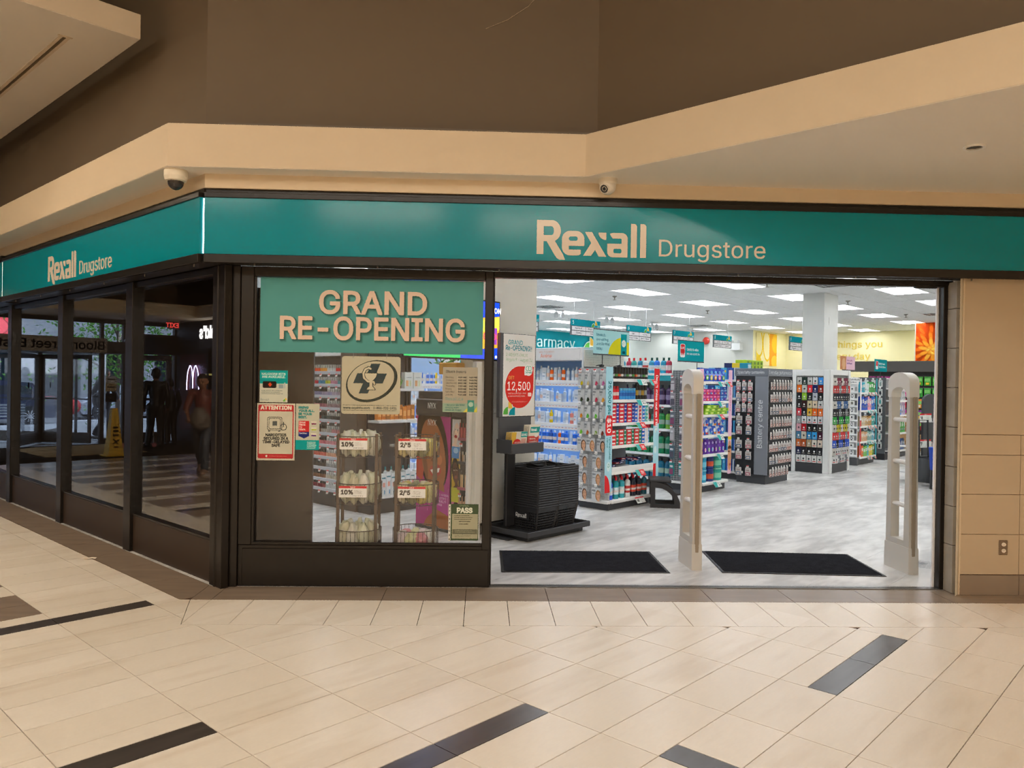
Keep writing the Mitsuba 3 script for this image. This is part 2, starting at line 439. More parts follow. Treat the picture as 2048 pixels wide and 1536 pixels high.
m = M(); m.box(0.07, 3.6, 5.905, 5.985, -0.002, 0.007, '#8b8a88', 0.003); m.box(0.07, 3.6, 5.93, 5.945, 0.006, 0.009, '#4a4a4a')
struct('trim', m.ply('metal', smooth=False), label='metal threshold strip across the shop entrance')

# ---- mall ceilings, bulkheads and upper walls
outer = [XY(2.32, 16.7), (-2.24, 5.52), (0.71, 5.52), (5.3, 0.93)]
soffit = Polygon(outer + [(8.0, 0.93), (8.0, 5.9), (-2.0, 5.9), XY(2.75, 16.7)])
struct('ceiling', prism(soffit, 3.06, 3.36, BEIGE).ply('wall_paint', smooth=False), label='beige bulkhead folded along the shop front')
part('ceiling', 'soffit_board', prism(soffit.buffer(-0.004), 3.057, 3.0605, BEIGE).ply('soffit_bounce_tint', smooth=False))  # added thin skin under the bulkhead, paler to stand in for bounced light
inner = Polygon([XY(2.56, 18.9), (-2.043, 5.70), (8.0, 5.70), (8.0, 5.9), (-2.0, 5.9), XY(2.76, 18.9)])
struct('trim', prism(inner, 2.955, 3.06, BEIGE).ply('wall_paint', smooth=False), label='beige fascia above the shop sign')
up = [XY(2.72, 16.8), (-2.072, 5.90), (0.86, 5.90), (5.6, 1.16), (8.0, 1.16)]
wall_up = LineString(up).buffer(0.05, cap_style=2, join_style=2)
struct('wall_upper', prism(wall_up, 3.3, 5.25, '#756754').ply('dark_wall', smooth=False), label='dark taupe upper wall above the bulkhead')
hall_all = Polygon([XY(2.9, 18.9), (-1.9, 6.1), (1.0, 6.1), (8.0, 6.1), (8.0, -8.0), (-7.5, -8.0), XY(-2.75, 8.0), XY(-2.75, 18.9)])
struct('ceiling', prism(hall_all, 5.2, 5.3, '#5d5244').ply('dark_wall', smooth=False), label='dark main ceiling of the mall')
cc = Polygon([XY(2.42, 6.25), XY(2.42, 16.7), XY(-2.3, 16.7), XY(-2.3, 6.25)])
soffit2 = cc.buffer(-0.004)
slot = cell([(1.985, 6.64), (2.035, 6.64), (2.035, 9.6), (1.985, 9.6)])
key = struct('ceiling', prism(cc.difference(slot), 4.2, 4.39, BEIGE).ply('wall_paint', smooth=False), label='dropped beige ceiling over the corridor')
part(key, 'soffit_board', prism(soffit2.difference(slot), 4.197, 4.2005, BEIGE).ply('soffit_bounce_tint', smooth=False))  # same added pale skin, brightening the underside by colour
m = M()
for p, q in (((1.985, 6.64), (1.985, 9.6)), ((2.035, 6.64), (2.035, 9.6)), ((1.96, 6.64), (2.06, 6.64))):
    (x0, y0), (x1, y1) = XY(*p), XY(*q)
    m.bar((x0, y0, 4.196), (x1, y1, 4.196), 0.025, 0.006, '#cdbba2')
m.merge(prism(cell([(1.985, 6.64), (2.035, 6.64), (2.035, 9.6), (1.985, 9.6)]), 4.26, 4.3, '#120f0d'))
part(key, 'slot_diffuser', m, label='long slot air diffuser')
for i, (p0, p1) in enumerate((((-4.10, 5.5, 4.55), (-4.00, 5.62, 3.88)), ((-1.1, 5.84, 4.7), (-1.18, 5.83, 4.35)))):
    t = [np.array(p0) * (1 - s) + np.array(p1) * s + np.array([0.03 * math.sin(3 * s), 0, 0]) for s in np.linspace(0, 1, 8)]
    if i == 0: one('cable', M().tube(t, 0.006, '#3d342a'), 'thin dark cable hanging below the dropped ceiling', 'cable')
# scratches on the upper wall
m = M()
pts = [(-0.02 + 0.0, 5.845, 4.24), (0.14, 5.845, 4.31), (0.3, 5.845, 4.42), (0.42, 5.845, 4.56)]
m.tube(pts, 0.003, '#9b8c76', n=5)
part('wall_upper', 'scuff_mark', m)
m = M(); m.box(0.0, 0.17, 5.835, 5.851, 3.3, 3.47, '#84755f', 0.003); m.box(0.02, 0.03, 5.832, 5.836, 3.44, 3.45, '#3a3128')
part('wall_upper', 'cover_plate', m)
m = M(); m.box(-2.0, 0.84, 5.838, 5.852, 3.46, 3.475, '#6a5d4c')
part('wall_upper', 'joint_strip', m)

# far shell of the hall, out of the frame, so that the light bounces as in a mall
shell = M()
pts = [XY(-2.65, 8.0), (-7.5, -8.0), (8.0, -8.0), (8.0, 5.9)]
for p, q in zip(pts[:-1], pts[1:]):
    shell.quad((p[0], p[1], 0), (q[0], q[1], 0), (q[0], q[1], 5.25), (p[0], p[1], 5.25), '#c9b79d')
struct('wall_hall', shell.ply('wall_paint', smooth=False), label='far beige walls of the mall hall')

# lamps of the hall: linear ceiling lamps above and behind the place where one stands
for i, (x, y, L, ang) in enumerate(((-4.8, 1.6, 2.6, 45), (-2.4, -0.4, 2.6, 45), (0.2, -1.8, 2.6, 0), (2.6, -3.0, 2.6, 0), (5.6, -3.6, 2.6, 0), (-5.4, -3.4, 2.6, 0), (-2.2, -5.0, 2.6, 0), (1.2, -6.0, 2.6, 0), (5.0, -6.4, 2.6, 0))):
    k = thing('ceiling_lamp', 'long warm ceiling lamp of the mall hall, behind the viewer', 'lamp', group='ceiling lamps of the mall hall')
    t = W(x, y, 5.17, ang)
    part(k, 'housing', M().box(-L / 2, L / 2, -0.09, 0.09, 0.0, 0.06, '#e8e4dc', 0.01), t)
    part(k, 'tube', lamp(M().box(-L / 2 + 0.03, L / 2 - 0.03, -0.06, 0.06, -0.03, 0.004, '#fff4e0'), MALL_LIGHT, weight=6), t)

for i, b in enumerate((7.2, 9.6)):
    k = thing('ceiling_lamp', 'long warm lamp under the dropped corridor ceiling, %s the camera' % ('nearer' if i == 0 else 'farther from'), 'lamp')
    t = ST(0.2, b, 4.14, 90)
    part(k, 'housing', M().box(-0.7, 0.7, -0.12, 0.12, 0.0, 0.06, '#e8e4dc', 0.01), t)
    part(k, 'tube', lamp(M().box(-0.67, 0.67, -0.09, 0.09, -0.02, 0.004, '#fff4e0'), CORRIDOR_LIGHT, weight=6), t)

# ---- right wall of beige panels with stone jamb
wl = Polygon([(3.70, 5.79), (8.0, 5.79), (8.0, 5.98), (3.70, 5.98)])
struct('wall_right', prism(wl, 0.0, 3.1, BEIGE).ply('panel_paint', smooth=False), label='beige panelled wall right of the shop entrance')
xs = [3.665, 4.13, 4.73, 5.33, 5.93, 6.53, 7.13, 7.73]
for x0, x1 in zip(xs[:-1], xs[1:]):
    for z0, z1 in ((0.156, 0.465), (0.465, 0.771), (0.771, 1.074), (1.074, 1.228)):
        part('wall_right', 'wall_panel', M().box(x0 + 0.0015, x1 - 0.0015, 5.768, 5.80, z0 + 0.0015, z1 - 0.0015, BEIGE, 0.002).ply('panel_paint', smooth=False))
    part('wall_right', 'base_tile', M().box(x0 + 0.0015, x1 - 0.0015, 5.762, 5.80, 0.0, 0.153, '#5c4c3d', 0.002).ply('tile_grey', smooth=False))
part('wall_right', 'upper_panel', M().box(3.665, 7.9, 5.772, 5.80, 1.23, 3.06, BEIGE, 0.002).ply('panel_paint', smooth=False))
z = 0.0
for h in (0.37, 0.3, 0.305, 0.305, 0.305, 0.305, 0.305, 0.21):
    part('wall_right', 'jamb_stone', M().box(3.625, 3.70, 5.80, 5.94, z + 0.002, z + h - 0.002, '#948d80', 0.003).ply('stone', smooth=False))
    z += h
part('wall_right', 'corner_bead', M().box(3.655, 3.67, 5.765, 5.80, 0.0, 2.42, '#c9b79d', 0.003))
k = thing('wall_outlet', 'brown duplex wall outlet low on the beige panelled wall', 'outlet')
part(k, 'cover_plate', M().box(3.967, 4.037, 5.760, 5.768, 0.309, 0.423, '#6f5d4b', 0.004))
for zc in (0.342, 0.39):
    m = M().slab(ell(4.002, zc, 0.017, 0.0145), 5.756, 5.760, '#e9dccb')
    for xx in (3.996, 4.008): m.flat(rect(xx - 0.0012, xx + 0.0012, zc - 0.001, zc + 0.008), 5.7555, '#2a211b')
    m.flat(ell(4.002, zc - 0.007, 0.002, 0.002), 5.7555, '#2a211b')
    part(k, 'socket', m)

# ---- shop shell
sw = M()
def wallq(m, p, q, z0, z1, c): m.quad((p[0], p[1], z0), (q[0], q[1], z0), (q[0], q[1], z1), (p[0], p[1], z1), c)
def store_wall(name, path, z0, z1, c, label):
    m = M()
    for p, q in zip(path[:-1], path[1:]): wallq(m, XY(*p), XY(*q), z0, z1, c)
    return struct(name, m.ply('matte', smooth=False), label=label)
struct('wall_front', prism(Polygon([(-2.0, 5.9), (3.75, 5.9), (3.75, 5.98), (-2.0, 5.98)]), 2.44, 5.2, '#d9d6cc').ply('paint', smooth=False), label='wall above the shop front')
struct('wall_left', prism(cell([(2.78, 5.6), (2.86, 5.6), (2.86, 18.9), (2.78, 18.9)]), 2.44, 5.2, '#3b2d24').ply('paint', smooth=False), label='wall above the dark side windows')
store_wall('wall_store_right', [(6.6, 1.5), (23.0, 1.5), (23.0, 5.4), (22.6, 5.4), (22.6, 6.2)], 0, 3.31, '#d8d3c4', 'pale store wall at the right')
store_wall('wall_yellow', [(22.6, 6.2), (25.5, 6.2), (25.5, 11.0), (23.0, 11.0)], 0, 3.31, '#ece5ba', 'pale yellow wall of the far alcove')
store_wall('wall_grey', [(23.0, 11.0), (23.0, 16.95)], 0, 3.31, '#c8c9c2', 'pale grey far wall')
store_wall('wall_pharmacy', [(23.0, 16.95), (2.9, 16.95)], 0, 3.31, '#279aa6', 'teal wall above the pharmacy counter')
m = M(); wallq(m, XY(2.95, 5.7), XY(2.95, 17), 0, 3.31, '#1b1613'); wallq(m, XY(2.97, 5.72), XY(2.97, 16.9), 0, 3.31, '#cfccc2');  # second quad is a pale unseen sheet, added to bounce store light
struct('wall_window_back', m.ply('matte', smooth=False), label='black backing behind the dark side windows, with an added pale bounce sheet')
# ceiling grid
ca = Polygon([XY(2.8, 5.7), XY(2.8, 17.0), XY(25.6, 17.0), XY(25.6, 1.4), (3.75, 5.93), (-1.9, 5.93)])
struct('ceiling', prism(ca, 3.312, 3.34, '#a9abac').ply('matte', smooth=False), label='suspended white store ceiling')
cells = []
for i in range(-8, 12):
    for j in range(-5, 20):
        ac, bc = 12.4 + 1.225 * i, 4.3 + 0.65 * j
        if ac + bc < 9.3 or not (3.3 < ac < 25.2) or not (1.8 < bc < 16.8): continue
        if i % 2 == 0 and j % 3 == 0: cells.append((ac, bc, True))
        else: cells.append((ac, bc, False))
tile_c = M().box(-0.607, 0.607, -0.32, 0.32, 0.003, 0.010, '#dfe0e1').ply('ceiling_tile', smooth=False)
cells.sort(key=lambda c: math.hypot(c[0] - 7, c[1] - 5))
nt, rm = 0, M()
frame_c, diff_c = None, None
for ac, bc, lit in cells:
    if lit:
        k = thing('ceiling_light', 'glowing ceiling panel in the ceiling row %d from the entrance' % (1 + round((bc - 4.3) / 1.95)), 'ceiling light', 'light panels of the store ceiling')
        if frame_c is None:
            f = M()
            for x0, x1, y0, y1 in ((-0.61, 0.61, -0.32, -0.295), (-0.61, 0.61, 0.295, 0.32), (-0.61, -0.585, -0.295, 0.295), (0.585, 0.61, -0.295, 0.295)): f.box(x0, x1, y0, y1, -0.001, 0.01, '#eceded')
            frame_c = f.ply()
            diff_c = lamp(M().box(-0.585, 0.585, -0.295, 0.295, 0.002, 0.008, '#f4f6f8'), STORE_LIGHT, weight=1.0)
        part(k, 'frame', frame_c, ST(ac, bc, 3.3)); part(k, 'diffuser', diff_c, ST(ac, bc, 3.3))
    elif nt < 260 and ac > 7.5:
        part('ceiling_003', 'ceiling_tile', tile_c, ST(ac, bc, 3.3)); nt += 1
    else:
        rm.merge(M().box(-0.607, 0.607, -0.32, 0.32, 0.003, 0.010, '#dfe0e1'), ST(ac, bc, 3.3))
part('ceiling_003', 'far_ceiling_tiles', rm.ply('ceiling_tile', smooth=False), kind='stuff')

# ================================================================== the shop front
TEAL, CREAM = '#088390', '#dccfbe'
def rr(x0, x1, y0, y1, r): return sbox(x0, y0, x1, y1).buffer(-r).buffer(r, quad_segs=6)
def logo():
    """The shop's wordmark, drawn in units with y down, 233 units high, as polygons per letter."""
    L = []
    R = unary_union([sbox(250, 205, 297, 438), sbox(250, 205, 355, 350), ell(352, 277.5, 63, 72.5, 32)]).difference(unary_union([sbox(297, 247, 350, 308), ell(350, 277.5, 17, 30.5)]))
    leg = Polygon([(318, 350), (372, 343), (408, 400), (432, 440), (446, 475), (410, 474), (392, 466), (376, 446)])
    L.append(R.union(leg))
    e = rr(423, 577, 275, 443, 56).difference(unary_union([rr(470, 531, 313, 343, 14), sbox(470, 377, 590, 403), sbox(553, 403, 600, 460)]))
    L.append(e)
    xx = unary_union([Polygon([(580, 280), (628, 280), (729, 447), (677, 447)]), Polygon([(570, 443), (624, 443), (668, 376), (640, 330)]), petal(673, 283, 54, 50)])
    L.append(xx)
    a = rr(735, 875, 283, 450, 38).union(sbox(835, 400, 875, 450)).difference(unary_union([sbox(730, 321, 833, 357), rr(778, 833, 391, 422, 10), Polygon([(730, 270), (750, 270), (754, 296), (772, 321), (730, 321)])]))
    L.append(a)
    for x in (897, 962): L.append(rr(x, x + 41, 218, 450, 0.1).difference(sbox(x + 20, 218, x + 41, 240)).union(ell(x + 20, 239, 21, 21)))
    L = [affinity.affine_transform(g, [1 / 233, 0, 0, -1 / 233, -250 / 233, 438 / 233]) for g in L]
    return L
LOGO = logo()
LOGO_W = 753 / 233
def put_logo(m, x, z, h, y, c, depth=0.0):
    for g in LOGO:
        g = affinity.translate(affinity.scale(g, h, h, origin=(0, 0)), x, z)
        m.slab(g, y - depth, y, c) if depth else m.flat(g, y, c)
    return m

def sign(t, x0, x1, logo_x, label, joint=None):
    k = thing('shop_sign', label, 'shop sign')
    part(k, 'panel', M().box(x0, x1, 0.0, 0.18, 2.475, 2.885, TEAL).ply('film', smooth=False), t)
    part(k, 'top_frame', M().box(x0, x1, -0.012, 0.18, 2.885, 2.922, '#4a3a2f', 0.003).ply('bronze', smooth=False), t)
    part(k, 'top_reveal', M().box(x0, x1, 0.03, 0.18, 2.922, 2.957, '#15100c').ply('bronze', smooth=False), t)
    part(k, 'bottom_frame', M().box(x0, x1, -0.012, 0.02, 2.412, 2.475, '#4a3a2f', 0.003).ply('bronze', smooth=False), t)
    part(k, 'underside', M().box(x0, x1, 0.02, 0.19, 2.42, 2.475, '#55504c').ply('metal', smooth=False), t)
    for xx in np.arange(x0 + 0.35, x1 - 0.1, 0.9):
        part(k, 'screw', M().lathe([(0.0, 2.40, '#8a8580'), (0.006, 2.40, '#8a8580'), (0.006, 2.42, '#8a8580')], '#8a8580', 8, (xx, 0.05, 0)).ply('metal'), t)
    w = put_logo(M(), logo_x, 2.525, 0.252, -0.0005, CREAM, 0.004)
    part(k, 'wordmark', w.ply('film', smooth=False), t)
    g = TS('Drugstore', 0.124, 0.0, 1.0); sc = 0.803 / (g.bounds[2] - g.bounds[0])
    d = M().text('Drugstore', logo_x + 0.911, 2.527, 0.124, -0.0005, CREAM, 0.0, sc, 'l', 0.004)
    part(k, 'lettering', d.ply('film', smooth=False), t)
    return k
fs = sign(W(0, 5.70), -2.043, 8.0, 0.38, 'long teal sign reading Rexall Drugstore over the front window and entrance')
part(fs, 'corner_light', lamp(M().box(-2.056, -2.043, 0.004, 0.03, 2.48, 2.88, '#ffffff'), (1.6, 1.9, 1.9)), W(0, 5.70))
ls = sign(ST(2.56, 5.476, 0, SIDE), -5.06, -0.02, -3.402, 'teal sign reading Rexall Drugstore over the dark side windows')
part(ls, 'seam_light', lamp(M().box(-5.075, -5.063, 0.0, 0.02, 2.48, 2.88, '#ffffff'), (1.3, 1.25, 0.95)), ST(2.56, 5.476, 0, SIDE))
k = thing('shop_sign', 'blank teal sign section further down the corridor beyond the light seam', 'shop sign')
t = ST(2.56, 5.476, 0, SIDE)
part(k, 'panel', M().box(-13.2, -5.078, 0.0, 0.18, 2.475, 2.885, TEAL).ply('film', smooth=False), t)
part(k, 'top_frame', M().box(-13.2, -5.07, -0.012, 0.18, 2.885, 2.957, '#4a3a2f').ply('bronze', smooth=False), t)
part(k, 'bottom_frame', M().box(-13.2, -5.07, -0.012, 0.19, 2.412, 2.475, '#4a3a2f').ply('bronze', smooth=False), t)

BR = 'bronze'
def bbox(*a, bev=0.004): return M().box(*a, '#2b1d15', bev).ply(BR, smooth=False)
# corner post and front window
struct('trim', bbox(-2.011, -1.835, 5.885, 6.03, 0.0, 2.42), label='dark bronze corner post of the shop front')
w1 = struct('window_1', bbox(-1.835, 0.07, 5.905, 5.985, 0.0, 0.315), label='front display window with a bronze frame')
part(w1, 'kick_panel', bbox(-1.80, 0.06, 5.895, 5.91, 0.012, 0.29, bev=0.003))
part(w1, 'stile', bbox(-1.835, -1.738, 5.90, 5.985, 0.315, 2.42))
part(w1, 'stile', bbox(0.008, 0.07, 5.90, 5.985, 0.0, 2.42))
part(w1, 'head_rail', bbox(-1.738, 0.008, 5.90, 5.985, 2.345, 2.42))
part(w1, 'glazing_bead', bbox(-1.738, 0.008, 5.91, 5.93, 0.315, 0.335, bev=0.002))
part(w1, 'glazing_bead', bbox(-1.738, -1.72, 5.91, 5.93, 0.335, 2.345, bev=0.002))
part(w1, 'pane', M().quad((-1.738, 5.95, 0.315), (0.008, 5.95, 0.315), (0.008, 5.95, 2.345), (-1.738, 5.95, 2.345), '#ffffff').ply('glass', smooth=False))
# entrance header and jambs
d = struct('door_1', bbox(0.07, 3.66, 5.90, 5.98, 2.385, 2.42), label='open shop entrance with bronze header and jamb')
part(d, 'header_track', M().box(0.07, 3.62, 5.91, 5.97, 2.372, 2.386, '#1a1512', 0.002).ply(BR, smooth=False))
part(d, 'jamb', bbox(3.592, 3.63, 5.91, 5.985, 0.0, 2.39))
part(d, 'jamb_trim', M().box(3.575, 3.593, 5.975, 5.995, 0.0, 2.385, '#e8e9ee', 0.002))
part(d, 'jamb', bbox(0.068, 0.082, 5.96, 5.99, 0.0, 2.39))
part(d, 'closer_plate', M().box(3.38, 3.55, 5.93, 5.965, 2.362, 2.374, '#14100e', 0.002))
# left side windows, backed black
k0 = struct('trim', bbox(-0.006, 0.18, 0, 0.06, 0, 2.42), label='dark post at the corner of the side windows')
scene[k0]['to_world'] = ST(2.75, 5.66, 0, SIDE)
edges = [5.66, 7.20, 9.05, 10.90, 12.75, 14.6, 16.45, 18.3]
for i, (b0, b1) in enumerate(zip(edges[:-1], edges[1:])):
    bs = b0 + (0.15 if i else 0.0)
    t = ST(2.75, b1, 0, SIDE)
    L = b1 - bs
    w = struct('window_%d' % (i + 2), {**M().box(0.0, L, 0.03, 0.09, 0.0, 0.325, '#30241c', 0.004).ply('paint', smooth=False), 'to_world': t}, label='dark reflecting side window of the shop')
    part(w, 'ledge', M().box(0.0, L, 0.02, 0.09, 0.325, 0.345, '#3a2a20', 0.003).ply(BR, smooth=False), t)
    part(w, 'head_rail', M().box(0.0, L, 0.02, 0.09, 2.365, 2.42, '#3a2a20', 0.003).ply(BR, smooth=False), t)
    part(w, 'pane', M().quad((0, 0.055, 0.345), (L, 0.055, 0.345), (L, 0.055, 2.365), (0, 0.055, 2.365), '#ffffff').ply('dark_glass', smooth=False), t)
    part(w, 'gasket', M().box(0.0, 0.004, 0.006, 0.054, 0.345, 2.365, '#0b0908'), t)  # black strip laid against the side of the mullion to darken it
    part(w, 'mullion', M().box(-0.15, 0.0, 0.0, 0.10, 0.0, 2.42, '#3a2a20', 0.004).ply(BR, smooth=False), t)

# ------------------------------------------------------------------ posters and signs on the front window
wf = W(0, 5.945)
m = M().box(-1.702, -0.007, -0.002, 0.0, 1.779, 2.343, '#579795')
for dz, col in ((0.014, '#4f8a86'), (0.010, '#457672'), (0.006, '#3a625e')):
    for txt, x0, x1, z0, h in (('GRAND', -1.259, -0.438, 2.080, 0.168), ('RE-OPENING', -1.553, -0.146, 1.882, 0.166)):
        g = TS(txt, h, 0.035); s = (x1 - x0) / (g.bounds[2] - g.bounds[0])
        g = affinity.translate(affinity.scale(g, s, 1, origin=(0, 0)), x0 - g.bounds[0] * s + dz, z0 - dz)
        m.flat(g.buffer(dz * 0.6), -0.0024 - (0.014 - dz) * 0.06, col)
for txt, x0, x1, z0, h in (('GRAND', -1.259, -0.438, 2.080, 0.168), ('RE-OPENING', -1.553, -0.146, 1.882, 0.166)):
    g = TS(txt, h, 0.035); s = (x1 - x0) / (g.bounds[2] - g.bounds[0])
    g = affinity.translate(affinity.scale(g, s, 1, origin=(0, 0)), x0 - g.bounds[0] * s, z0)
    m.flat(g, -0.0034, '#ddc6b4')
one('window_banner', m.ply('matte'), 'wide grey green banner reading GRAND RE-OPENING across the top of the front window', 'banner', wf)

k = thing('hanging_sign', 'square cream sign with a cross and goblet emblem hanging in the front window', 'sign')
tf = W(0, 5.975)
part(k, 'board', M().slab(rect(-1.085, -0.636, 1.312, 1.755, 0.02), -0.003, 0.0, '#bdbaa4').ply('matte'), tf)
m = M()
ringo, ringi = ell(-0.855, 1.565, 0.205, 0.152, 48, 25), ell(-0.862, 1.571, 0.186, 0.139, 48, 25)
m.flat(ringo.difference(ringi), -0.0036, '#1d2e2b')
def sk(x0, x1, z0, z1): return affinity.skew(sbox(x0, z0, x1, z1), xs=22, origin=(-0.855, 1.565))
m.flat(sk(-0.915, -0.845, 1.47, 1.70).union(sk(-0.99, -0.765, 1.548, 1.625)), -0.0038, '#1d3a44')
gob = unary_union([Polygon([(-0.91, 1.625), (-0.815, 1.625), (-0.823, 1.598), (-0.845, 1.572), (-0.88, 1.572), (-0.90, 1.59)]), sbox(-0.872, 1.52, -0.85, 1.575), Polygon([(-0.895, 1.50), (-0.828, 1.50), (-0.845, 1.522), (-0.878, 1.522)])])
snake = LineString([(-0.865, 1.66), (-0.88, 1.668), (-0.905, 1.655), (-0.92, 1.625), (-0.915, 1.59), (-0.885, 1.563), (-0.84, 1.56), (-0.835, 1.545)]).buffer(0.007)
m.flat(gob.union(snake).buffer(0.005), -0.0040, '#1d2e2b'); m.flat(gob.union(snake), -0.0042, '#c9c6b0')
for z in (1.378, 1.339): m.flat(sbox(-1.075, z, -0.66, z + 0.003), -0.0036, '#1d2e2b')
for txt, x0, x1 in (('www.ocpinfo.com', -1.072, -0.868), ('1-800-220-1921', -0.84, -0.662)):
    g = TS(txt, 0.017, 0.05); m.text(txt, x0, 1.351, 0.017, -0.0036, '#1d2e2b', 0.05, (x1 - x0) / (g.bounds[2] - g.bounds[0]))
part(k, 'emblem', m.ply('matte'), tf)
for x in (-1.0, -0.745): part(k, 'hook', M().tube([(x, -0.004, 1.742), (x + 0.003, -0.004, 1.765), (x, 0.004, 1.79)], 0.0025, '#8f8d88', 6).ply('metal'), tf)

def lines(m, x0, x1, z, n, dz, h, c, y=-0.0026, jag=0.25):
    for i in range(n):
        m.flat(sbox(x0, z - i * dz, x1 - (x1 - x0) * jag * RNG.random(), z - i * dz + h), y, c)
# narcotics poster
m = M().box(-1.716, -1.428, -0.002, 0.0, 0.951, 1.386, '#c6c2b2')
m.flat(rect(-1.706, -1.438, 0.965, 1.374, 0.012), -0.0022, '#b23a3c'); m.flat(rect(-1.698, -1.446, 1.0, 1.325, 0.004), -0.0024, '#c2c0ae')
m.text('ATTENTION', -1.572, 1.339, 0.028, -0.0026, '#e2d6c8', 0.09, 1.02, 'c')
for i, s in enumerate(('NARCOTICS', 'SECURED IN A', 'TIME-DELAYED', 'SAFE')): m.text(s, -1.57, 1.135 - 0.0265 * i, 0.0195, -0.0026, '#2a2a28', 0.08, 0.98, 'c')
sf_ = rr(-1.637, -1.525, 1.18, 1.282, 0.014)
m.flat(sf_.difference(sf_.buffer(-0.004)), -0.0026, '#3a3f3e'); m.flat(rr(-1.625, -1.537, 1.19, 1.272, 0.01).difference(rr(-1.622, -1.54, 1.193, 1.269, 0.01)), -0.0026, '#3a3f3e')
m.flat(rect(-1.597, -1.563, 1.215, 1.25), -0.0026, '#5a605e'); 
for x in (-1.62, -1.545): m.flat(rect(x - 0.01, x + 0.006, 1.170, 1.178), -0.0026, '#3a3f3e')
m.flat(ell(-1.515, 1.205, 0.026, 0.026).difference(ell(-1.515, 1.205, 0.021, 0.021)), -0.0026, '#2f3433'); m.flat(rect(-1.518, -1.512, 1.205, 1.245), -0.0026, '#2f3433')
m.flat(ell(-1.64, 0.983, 0.008, 0.009), -0.0026, '#d9cfc2'); lines(m, -1.62, -1.47, 0.982, 1, 0.01, 0.003, '#cf7a74')
one('window_poster', m.ply('matte'), 'red framed ATTENTION narcotics poster at the left edge of the front window', 'poster', wf)
# naloxone poster
m = M().box(-1.698, -1.487, -0.002, 0.0, 1.393, 1.637, '#c6cabb')
m.flat(sbox(-1.698, 1.535, -1.487, 1.637), -0.0022, '#1e9c9c')
for i, s in enumerate(('NALOXONE KITS', 'ARE AVAILABLE.')): m.text(s, -1.594, 1.601 - 0.022 * i, 0.016, -0.0026, '#bfe0dc', 0.06, 1.0, 'c')
m.flat(rr(-1.675, -1.572, 1.502, 1.553, 0.01), -0.0026, '#2b2622'); m.flat(sbox(-1.634, 1.522, -1.606, 1.534).union(sbox(-1.626, 1.514, -1.614, 1.542)), -0.0028, '#d0502f')
m.flat(rect(-1.555, -1.52, 1.50, 1.53), -0.0026, '#8fa3a8'); m.flat(rect(-1.515, -1.505, 1.50, 1.545), -0.0026, '#aab8bb'); lines(m, -1.685, -1.5, 1.48, 3, 0.012, 0.004, '#7a8a86')
m.text('Rexall', -1.69, 1.405, 0.017, -0.0026, '#7f918f'); m.flat(petal(-1.52, 1.40, 0.016, 0.02), -0.0026, '#6aa84a'); m.flat(petal(-1.505, 1.412, 0.014, 0.016, True), -0.0026, '#e2c24a')
one('window_poster', m.ply('matte'), 'small teal and white naloxone kits poster above the ATTENTION poster', 'poster', wf)
# careers poster
m = M().box(-1.422, -1.244, -0.002, 0.0, 1.034, 1.386, '#bdbfae')
for i, s in enumerate(('BRING', 'YOUR ALL.', 'BE YOUR', 'BEST.')): m.text(s, -1.402, 1.348 - 0.0245 * i, 0.017, -0.0026, '#1f7f80', 0.09, 1.0)
m.flat(sbox(-1.40, 1.17, -1.32, 1.255), -0.0026, '#c5383a'); m.flat(Polygon([(-1.40, 1.17), (-1.40, 1.14), (-1.36, 1.12), (-1.32, 1.14), (-1.32, 1.17)]), -0.0026, '#2b3270')
for i, s in enumerate(('Great', 'Place', 'To', 'Work.')): m.text(s, -1.396, 1.237 - 0.018 * i, 0.0135, -0.0028, '#f0d8d2', 0.05)
m.text('Certified', -1.396, 1.155, 0.011, -0.0028, '#dfe3ee', 0.03)
for z, c in ((1.225, '#7a3d5c'), (1.18, '#a8b84a'), (1.135, '#5b3d7a')):
    m.flat(sbox(-1.305, z, -1.265, z + 0.028), -0.0026, '#d5d2c4'); m.flat(sbox(-1.303, z + 0.002, -1.267, z + 0.013), -0.0028, c)
m.flat(sbox(-1.422, 1.034, -1.244, 1.108), -0.0024, '#1e9c9c'); lines(m, -1.335, -1.26, 1.09, 5, 0.0115, 0.005, '#bfe0dc', -0.0028)
one('window_poster', m.ply('matte'), 'teal and white poster reading BRING YOUR ALL beside the ATTENTION poster', 'poster', wf)
# store hours
th = W(0, 5.975)
m = M().box(-0.31, -0.042, -0.002, 0.0, 1.336, 1.683, '#a9a494'); 
m.text('Store hours', -0.287, 1.639, 0.021, -0.0026, '#2c2b28', 0.03)
for i, dname in enumerate(('Monday', 'Tuesday', 'Wednesday', 'Thursday', 'Friday', 'Saturday', 'Sunday')):
    z = 1.600 - 0.0225 * i
    m.text(dname, -0.288, z, 0.012, -0.0026, '#3a3834', 0.02)
    for x in (-0.20, -0.115):
        m.flat(sbox(x, z - 0.004, x + 0.06, z + 0.016), -0.0026, '#b9b5a5')
    m.text('8:00 AM' if i < 5 else '9:00 AM', -0.193, z, 0.0115, -0.0028, '#161513', 0.09); m.text('9:00 PM', -0.108, z, 0.0115, -0.0028, '#161513', 0.09)
m.flat(sbox(-0.31, 1.336, -0.042, 1.405), -0.0024, '#8fae9c'); m.text('Rexall.ca', -0.289, 1.427, 0.024, -0.0026, '#4f8f90')
for i, s in enumerate(('Use your Be Well', 'card to earn', 'rewards today.')): m.text(s, -0.289, 1.385 - 0.019 * i, 0.0135, -0.0028, '#1f6a68', 0.04)
